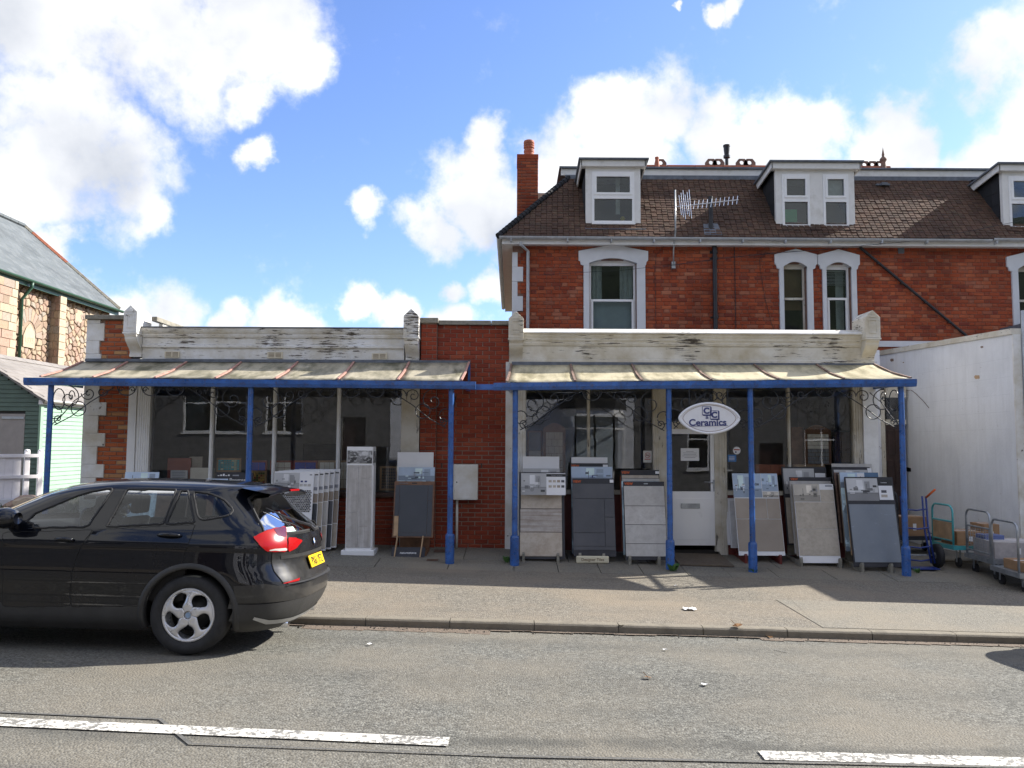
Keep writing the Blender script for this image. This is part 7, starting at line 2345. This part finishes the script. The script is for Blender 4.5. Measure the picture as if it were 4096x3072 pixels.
YF = 17.0
fa = at(120, 1990, YF)
zr_t = at(120, 1815, YF).z - .62
fn = thing('white_fence', 'white painted board fence with stout posts before the green shed', 'fence', (fa.x, YF, .62), None, R(42))
def FL(n, mb, m, par=None, **k): return O(n, mb, m, par or fn, local=True, **k)
for x in (-3.4, -1.7, -.09, .16):
    po = FL('fence_post', bx(x - .05, x + .05, -.05, .05, -.1, zr_t + .05), M_WFENCE, bevel=.008)
    FL('post_cap', MB().lathe([(.055, 0), (.05, .03), (.001, .045)], (x, 0, zr_t + .051), 10), M_WFENCE, po)
for zz in (zr_t - .04, zr_t - .47):
    FL('fence_rail', bx(-3.5, .12, -.085, -.051, zz - .035, zz + .035), M_WFENCE, bevel=.004)
x = -3.5
while x < -.2:
    FL('fence_board', bx(x, x + .142, -.048, -.03, -.05, zr_t - .05), M_WFENCE, bevel=.003)
    x += .1435
low = thing('garden_wall', 'low whitewashed garden wall at the foot of the board fence', 'wall', (fa.x, YF, .4), None, R(42))
O('wall_body', bx(-3.5, -.15, -.22, -.10, -.1, .36), M_RENDER, low, local=True)
# rockery stones
gy = 15.6
for i in range(16):
    x = random.uniform(30, 230); y = random.uniform(1955, 2040); Y = random.uniform(15.0, 16.6)
    p = at(x, y, Y); p.z = .62 + random.uniform(-.02, .12); r = random.uniform(.10, .22); mb = MB()
    bm = bmesh.new(); bmesh.ops.create_icosphere(bm, subdivisions=2, radius=1)
    for v in bm.verts:
        k = 1 + .35 * mnoise.noise(v.co * 1.3 + Vector((i * 5, 0, 0))); v.co = Vector((v.co.x * r * k * 1.2, v.co.y * r * k, v.co.z * r * k * .7))
    me = bpy.data.meshes.new('rockery_stone'); bm.to_mesh(me); bm.free(); me.materials.append(M_STONE)
    o = bpy.data.objects.new('rockery_stone', me); C.objects.link(o); o.location = p
    tag(o, 'rough brown rockery stone in the garden bank behind the left post', 'stone', 'rockery stones in the garden bank')


def tuft(mb, c, r, n, h, w=.012):
    for _ in range(n):
        a = random.uniform(0, 6.28); d = random.uniform(0, r); b = Vector((c[0] + d * math.cos(a), c[1] + d * math.sin(a), c[2]))
        l = Vector((random.uniform(-.5, .5), random.uniform(-.5, .5), 1)).normalized() * h * random.uniform(.5, 1.2); s = Vector((math.cos(a), math.sin(a), 0)) * w
        mb.add([b - s, b + s, b + l * .6 + s * .8, b + l], [(0, 1, 2, 3)])


mb = MB()
for i in range(260):
    tuft(mb, (random.uniform(-14, -7.4), random.uniform(14.6, 19), .62), .12, 7, .10)
tag(O('garden_grass', mb, M_GRASS), 'rough grass on the garden bank left of the shop', 'grass', kind='stuff')


def weed(px, py, n, h, label):
    g_ = ghit(px, py); t = thing('weed', label, 'plant', (g_.x, g_.y, ground(g_.x, g_.y)), 'weeds in the paving')
    mb = MB()
    for _ in range(n):
        a = random.uniform(0, 6.28); l = random.uniform(.5, 1) * h; d = Vector((math.cos(a), math.sin(a), 0)); b = Vector(t.location) + d * random.uniform(0, .05)
        tip = b + d * l * .6 + Vector((0, 0, l)); s = Vector((-d.y, d.x, 0)) * l * .25; md = b.lerp(tip, .55) + Vector((0, 0, l * .1))
        mb.add([b, md - s, tip, md + s], [(0, 1, 2, 3)])
    O('leaves', mb, M_LEAF, t)
    O('stem', MB().tube([Vector(t.location), Vector(t.location) + Vector((.01, 0, h * .4))], .004, 5), M_LEAF, t)


weed(2692, 2285, 34, .13, 'bright green leafy weed at the foot of the post beside the doormat')
weed(2030, 2250, 26, .12, 'green weed left of the post beside the meter box wall')
weed(3012, 2288, 22, .07, 'low weed around the foot of the post before the taupe tiles')
weed(3670, 2292, 22, .08, 'low weed beside the corner post of the canopy')
weed(1915, 2188, 16, .10, 'small weed at the foot of the brick link wall')
weed(2018, 2188, 18, .10, 'small weed beside the left jamb of the door shop')

# ================================================================== STONE CHURCH
CX = -18.0
ch = thing('stone_church', 'rubble stone church hall with grey slate roof and green gutter', 'church', (CX - 4, 30, .6))
def cw(x, y):
    d = ray(x, y); t = CX / d.x; return Vector((0, 0, EYE)) + d * t
CY1 = cw(440, 1215).y; CY0 = 22.0
zce = (cw(20, 1118).z + cw(400, 1205).z) / 2
cwall = O('nave_wall', bx(CX - .5, CX - .03, CY0, CY1, .5, zce), M_SMORT, ch)
O('end_wall', MB().prism([(CX - .5, .5), (CX - 8, .5), (CX - 8, zce), (CX - 4.2, zce + 3.8), (CX - .5, zce)], 'Y', CY1 - .5, CY1 - .05), M_SMORT, ch)
# random rubble: Voronoi stones on the wall plane (u = along Y, v = z)
random.seed(21)
u0, u1, v0, v1 = 26.6, CY1 - .02, 4.3, zce - .05
cell = .30; pts = []
nu, nv = int((u1 - u0) / cell), int((v1 - v0) / (cell * .72))
grid = {}
for i in range(-1, nu + 1):
    for j in range(-1, nv + 1):
        p = (u0 + (i + .5 + random.uniform(-.42, .42)) * (u1 - u0) / nu, v0 + (j + .5 + random.uniform(-.42, .42)) * (v1 - v0) / nv)
        grid[(i, j)] = p
def clip(poly, m, n):
    out = []
    for a, b in zip(poly, poly[1:] + poly[:1]):
        da = (a[0] - m[0]) * n[0] + (a[1] - m[1]) * n[1]; db = (b[0] - m[0]) * n[0] + (b[1] - m[1]) * n[1]
        if da <= 0: out.append(a)
        if (da < 0) != (db < 0) and da != db:
            t = da / (da - db); out.append((lerp(a[0], b[0], t), lerp(a[1], b[1], t)))
    return out
BUT = [(cw(203, 1300).y, cw(250, 1300).y)]
stones = []
for (i, j), p in grid.items():
    if not (0 <= i < nu and 0 <= j < nv): continue
    poly = [(p[0] - .6, p[1] - .5), (p[0] + .6, p[1] - .5), (p[0] + .6, p[1] + .5), (p[0] - .6, p[1] + .5)]
    for di in (-2, -1, 0, 1, 2):
        for dj in (-2, -1, 0, 1, 2):
            q = grid.get((i + di, j + dj))
            if q and (di or dj):
                poly = clip(poly, ((p[0] + q[0]) / 2, (p[1] + q[1]) / 2), (q[0] - p[0], q[1] - p[1]))
    for (m, n) in (((u0, 0), (-1, 0)), ((u1, 0), (1, 0)), ((0, v0), (0, -1)), ((0, v1), (0, 1))):
        poly = clip(poly, m, n) if poly else poly
    if len(poly) < 3: continue
    c = (sum(a for a, _ in poly) / len(poly), sum(b for _, b in poly) / len(poly))
    stones.append((c, poly))
stones.sort(key=lambda s: s[0][0])
rest = MB()
for k, (c, poly) in enumerate(stones):
    mb = MB() if k < 300 else rest; n = len(poly); vs = []
    pr = random.uniform(.0, .035)
    for sc, dx in ((.90, -.04), (.86, .012 + pr), (.66, .035 + pr)):
        vs += [(CX + dx, lerp(c[0], a, sc), lerp(c[1], b, sc)) for a, b in poly]
    fs = [(r * n + i, r * n + (i + 1) % n, (r + 1) * n + (i + 1) % n, (r + 1) * n + i) for r in range(2) for i in range(n)] + [tuple(range(2 * n, 3 * n))]
    mb.add(vs, fs)
    if k < 300: O('stone', mb, M_STONE, cwall)
if rest.v: O('more_stones', rest, M_STONE, cwall, kind='stuff')
# buttresses with limestone dressings: the near face is rubble, the street face ashlar
BP = .40
for (ya_, yb_) in ((cw(195, 1300).y, cw(195, 1300).y + .42), (27.2, 28.56)):
    bt = O('buttress', MB().prism([(CX, .5), (CX + BP, .5), (CX + BP, zce - .9), (CX + BP - .06, zce - .3), (CX, zce - .05)], 'Y', ya_, yb_), M_SMORT, ch)
    zq_ = 4.0; k = 0
    while zq_ < zce - .5:
        cuts = [ya_ - .02] + ([lerp(ya_, yb_, .28 + .12 * (k % 2)), lerp(ya_, yb_, .66 + .1 * (k % 3))] if yb_ - ya_ > .8 else []) + [yb_ + .01]
        for ci, (c0, c1) in enumerate(zip(cuts, cuts[1:])):
            O('dressed_stone', bx(CX + BP + .002, CX + BP + .03 + random.uniform(-.012, .012), c0 + .008, c1 - .008, zq_ + .008, zq_ + .285), M_STONE if len(cuts) > 2 and ci < 2 else M_ASHLAR, bt)
        O('stone', bx(CX + .03, CX + BP * (.45 if k % 2 else .62), ya_ - .03, ya_ - .002, zq_ + .01, zq_ + .28), M_STONE, bt)
        O('stone', bx(CX + BP * (.48 if k % 2 else .65), CX + BP - .01, ya_ - .03, ya_ - .002, zq_ + .01, zq_ + .28), M_STONE, bt)
        zq_ += .30; k += 1
for y in (cw(300, 1200).y, cw(357, 1200).y):
    O('quoin', bx(CX, CX + .05, y, y + .55, zce - 1.0, zce - .35), M_ASHLAR, ch)
# date stone with pointed arch
dc = cw(107, 1345)
da = O('date_arch', MB().prism([(dc.y + .62 * math.cos(a), dc.z + .0 + .85 * math.sin(a)) for a in [math.pi * k / 12 for k in range(13)]], 'X', CX + .02, CX + .06), M_STONE, ch)
ds = O('date_stone', MB().prism([(dc.y - .36, dc.z - .42), (dc.y + .36, dc.z - .42), (dc.y + .36, dc.z - .0), (dc.y + .2, dc.z + .30), (dc.y, dc.z + .48), (dc.y - .2, dc.z + .30), (dc.y - .36, dc.z)], 'X', CX + .06, CX + .10), M_ASHLAR, ch)
for k in range(11):
    a = math.pi * (k + .5) / 11
    O('voussoir', MB().prism([(dc.y + r_ * math.cos(b), dc.z + r2 * math.sin(b)) for r_, r2, b in ((.44, .58, a - .13), (.84, 1.05, a - .13), (.84, 1.05, a + .13), (.44, .58, a + .13))], 'X', CX + .061, CX + .085), M_STONE, ch)
me = text_mesh('1875', .30, 'date_lettering'); me.transform(Matrix.Rotation(math.pi / 2, 4, 'Z')); me.transform(Matrix.Translation((CX + .101, dc.y, dc.z - .25))); me.materials.clear(); me.materials.append(M_STONE)
O('date_lettering', me, M_STONE, ds)
# slate roof facing the street side
rzx = -22.1; zrr = zce + 3.75
slo = math.atan2(zrr - zce, CX + .35 - rzx); Ls = math.hypot(zrr - zce, CX + .35 - rzx)
cr_ = O('slate_roof', MB().add([(CX + .35, CY0, zce - .05), (CX + .35, CY1 + .1, zce - .05), (rzx, CY1 + .1, zrr - .03), (rzx, CY0, zrr - .03), (2 * rzx - CX, CY1 + .1, zce), (2 * rzx - CX, CY0, zce)], [(0, 1, 2, 3), (3, 2, 4, 5)]), M_SLATE, ch)
rm_ = Matrix.Rotation(math.pi / 2, 3, 'Z') @ Matrix.Rotation(-(math.pi / 2 - slo) + R(3), 3, 'X')
items = []; gu = .235; nr = int(Ls / gu); swd = .34
for r in range(nr):
    s = (r + .5) * gu
    X = CX + .35 - s * math.cos(slo); Z = zce + s * math.sin(slo); y = 25.5 + (swd / 2 if r % 2 else 0)
    while y < CY1 + .1:
        w_ = min(swd, CY1 + .1 - y)
        if w_ > .06: items.append((X + .012, y + w_ / 2, Z + .012, w_ - .005, .012, gu * 1.15))
        y += swd
pieces(cr_, items, 'slate', M_SLATE, 300, rm_)
y = CY0
k = 0
p0, p1 = Vector((CX + .35, CY1 + .12, zce + .04)), Vector((rzx, CY1 + .12, zrr + .05))
for k in range(11):
    a, b = p0.lerp(p1, k / 11), p0.lerp(p1, (k + .97) / 11)
    O('verge_tile', MB().tube([a, b], .11, 6), M_TERRA if 5 < k < 10 else M_CONC, cr_)
for k in range(24):
    y = 24 + k * .55
    if y < CY1: O('ridge_tile', MB().tube([(rzx, y, zrr + .05), (rzx, y + .53, zrr + .05)], .12, 6), M_SLATE, cr_)
M_GGUT = plain('dark green gutter', (.03, .085, .055), .4, var=.15)
O('gutter', gutter((CX + .48, CY1 + .2, zce - .06), (CX + .48, CY0, zce - .06), .09), M_GGUT, ch)
O('fascia_board', bx(CX + .30, CX + .34, CY0, CY1 + .1, zce - .28, zce - .07), M_GGUT, ch)
O('verge_board', MB().add([p0 + Vector((0, .0, -.12)), p1 + Vector((0, 0, -.12)), p1 + Vector((0, 0, -.4)), p0 + Vector((0, 0, -.4))], [(0, 1, 2, 3)]), M_GGUT, ch)
yd = cw(72, 1250).y
O('downpipe', MB().tube([(CX + .48, yd, zce - .12), (CX + .46, yd, zce - .3), (CX + .12, yd, zce - .75), (CX + .12, yd, 3)], .06, 8), M_GGUT, ch, smooth=True)

# ================================================================== HOUSES ACROSS THE ROAD (seen in the shop glass)
YO_ = -2.6
def facing_house(label, x0, x1, zt, wins, doors, bay=None, mat=M_TWALL):
    t = thing('street_house', label, 'house', ((x0 + x1) / 2, YO_, ground((x0 + x1) / 2, YO_)))
    ops_ = [w for w in wins] + [d for d in doors]
    O('wall', wall_boxes(MB(), x0, x1, -.6, zt, YO_ - .3, YO_, ops_), mat, t)
    O('room_void', bx(x0 + .1, x1 - .1, YO_ - 1.0, YO_ - .95, -.5, zt), M_DARKIN, t)
    for (a, b, c, d) in wins:
        f = O('window_frame', MB().box(a, b, YO_ - .16, YO_ - .10, c, c + .06).box(a, b, YO_ - .16, YO_ - .10, d - .06, d).box(a, a + .06, YO_ - .16, YO_ - .10, c + .06, d - .06).box(b - .06, b, YO_ - .16, YO_ - .10, c + .06, d - .06).box((a + b) / 2 - .03, (a + b) / 2 + .03, YO_ - .16, YO_ - .1, c + .06, d - .06).box(a + .06, b - .06, YO_ - .165, YO_ - .101, d - .5, d - .44), M_UPVC, t)
        O('pane', bx(a + .06, b - .06, YO_ - .14, YO_ - .134, c + .06, d - .06), M_HGLASS, f)
        O('sill', bx(a - .06, b + .06, YO_ - .1, YO_ + .06, c - .06, c - .002), M_UPVC, f)
    for (a, b, c, d) in doors:
        O('front_door', bx(a, b, YO_ - .22, YO_ - .16, c, d), M_DWOOD, t)
    yb_ = YO_ - 4
    O('roof', MB().prism([(YO_ + .3, zt), (YO_ + .3, zt + .1), (yb_, zt + 3.2), (YO_ - 8, zt)], 'X', x0 - .1, x1 + .1), M_SLATED, t)
    if bay:
        a, b, c, d = bay; pj = .7; q = .45
        bt = O('bay_window', MB().prism([(a, YO_), (a + q, YO_ + pj), (b - q, YO_ + pj), (b, YO_)], 'Z', -.5, c), mat, t)
        O('bay_head', MB().prism([(a, YO_), (a + q, YO_ + pj), (b - q, YO_ + pj), (b, YO_)], 'Z', d, d + .25), M_UPVC, t)
        O('bay_roof', MB().prism([(a - .1, YO_), (a + q - .05, YO_ + pj + .12), (b - q + .05, YO_ + pj + .12), (b + .1, YO_)], 'Z', d + .251, d + .6), M_SLATED, t)
        for (p, r_) in (((a, YO_), (a + q, YO_ + pj)), ((a + q, YO_ + pj), ((a + b) / 2, YO_ + pj)), (((a + b) / 2, YO_ + pj), (b - q, YO_ + pj)), ((b - q, YO_ + pj), (b, YO_))):
            p, r_ = Vector((*p, 0)), Vector((*r_, 0)); u = (r_ - p)
            f = O('bay_frame', MB().bar(p + Vector((0, 0, c)), p + Vector((0, 0, d)), .07).bar(r_ + Vector((0, 0, c)), r_ + Vector((0, 0, d)), .07).bar(p + Vector((0, 0, c + .03)), r_ + Vector((0, 0, c + .03)), .06).bar(p + Vector((0, 0, d - .5)), r_ + Vector((0, 0, d - .5)), .06).bar(p + Vector((0, 0, d - .03)), r_ + Vector((0, 0, d - .03)), .06), M_UPVC, t)
            O('pane', MB().add([p + Vector((0, 0, c)), r_ + Vector((0, 0, c)), r_ + Vector((0, 0, d)), p + Vector((0, 0, d))], [(0, 1, 2, 3)]), M_HGLASS, f)
    return t


facing_house('grey rendered house across the road with two wide windows', -14.5, -4.6, 5.2, [(-12.4, -10.0, 2.3, 3.9), (-9.3, -7.9, 2.3, 3.9)], [(-6.4, -5.5, .1, 2.9)])
facing_house('white roughcast house across the road with a bay window', -4.58, 4.6, 5.4, [(-3.6, -2.4, 1.2, 2.7), (-.8, .4, 1.2, 2.7)], [(-1.9, -1.1, .0, 2.2)], (1.9, 4.2, .95, 3.0), M_RENDER)
facing_house('grey stone house across the road beside the roughcast one', 4.62, 15, 5.0, [(6.6, 8.2, 1.0, 2.6), (11, 12.4, 1.0, 2.6)], [(9.3, 10.2, -.2, 2.0)])

# wooded hillside rising behind those houses (mirrored in the upper windows)
random.seed(3)
ys_ = [-40, -80, -130, -190, -260, -340, -420, -500, -600]; hs_ = [-1, 3, 14, 34, 62, 96, 124, 140, 146]
hx_ = [-900 + 60 * i for i in range(31)]
tag(O('hill', MB().add([(x, y + 18 * mnoise.noise((x * .01, y * .01, 2)), h + h * .18 * mnoise.noise((x * .004, y * .004, 0)) + 5 * mnoise.noise((x * .03, y * .03, 5)) * min(1, h / 20)) for y, h in zip(ys_, hs_) for x in hx_],
                       [(j * 31 + i, (j + 1) * 31 + i, (j + 1) * 31 + i + 1, j * 31 + i + 1) for j in range(8) for i in range(30)]), plain('wooded hillside', (.026, .036, .015), .95, var=.5, scale=.05, bump=1.0, bscale=.3), smooth=True), kind='structure')

# ================================================================== SMALL THINGS ON THE ROAD
p = ghit(2760, 2440); mb = MB()
n = 9; vs = []
for j in range(n):
    for i in range(n):
        u, v = i / (n - 1) - .5, j / (n - 1) - .5
        vs.append((p.x + u * .15 + .015 * mnoise.noise((u * 9, v * 9, 3)), p.y + v * .12, ground(p.x, p.y) + .01 + .035 * abs(mnoise.noise((u * 7, v * 7, 0)))))
tag(O('crumpled_tissue', mb.add(vs, [(j * n + i, j * n + i + 1, (j + 1) * n + i + 1, (j + 1) * n + i) for j in range(n - 1) for i in range(n - 1)]), M_WPRINT), 'crumpled white tissue lying on the sunny pavement', 'litter')
random.seed(5)
for (x, y, s, m, lb_, ct) in ((2950, 2512, .06, M_DEADLEAF, 'curled brown leaf and twig in the gutter by the kerb', 'leaf'), (2592, 2716, .035, M_DEADLEAF, 'small orange leaf lying on the road', 'leaf'), (3075, 2550, .05, M_DEADLEAF, 'dark dead leaf on the road near the kerb', 'leaf'),
                       (2485, 2508, .03, M_CSLAB, 'pale pebble lying in the gutter', 'pebble'), (2702, 2346, .025, M_WPRINT, 'white scrap on the pavement near the doormat', 'litter'), (2820, 2744, .03, M_WPRINT, 'white flake of litter on the open road', 'litter'), (2662, 2604, .025, M_WPRINT, 'white scrap of litter on the road near the kerb', 'litter'), (1480, 2583, .03, M_WPRINT, 'white scrap of litter on the road behind the car', 'litter')):
    p = ghit(x, y); mb = MB(); zz = ground(p.x, p.y) + .012
    k = 7; mb.add([(p.x + s * math.cos(2 * math.pi * i / k) * random.uniform(.6, 1.2), p.y + s * math.sin(2 * math.pi * i / k) * random.uniform(.5, 1), zz + s * random.uniform(0, .5)) for i in range(k)] + [(p.x, p.y, zz)], [(i, (i + 1) % k, k) for i in range(k)])
    if ct == 'leaf': mb.tube([(p.x, p.y, zz), (p.x - s, p.y + s * .8, zz + s * 1.1)], .003, 4)
    tag(O({'leaf': 'dead_leaf', 'pebble': 'pebble', 'litter': 'paper_scrap'}[ct], mb, m), lb_, ct)
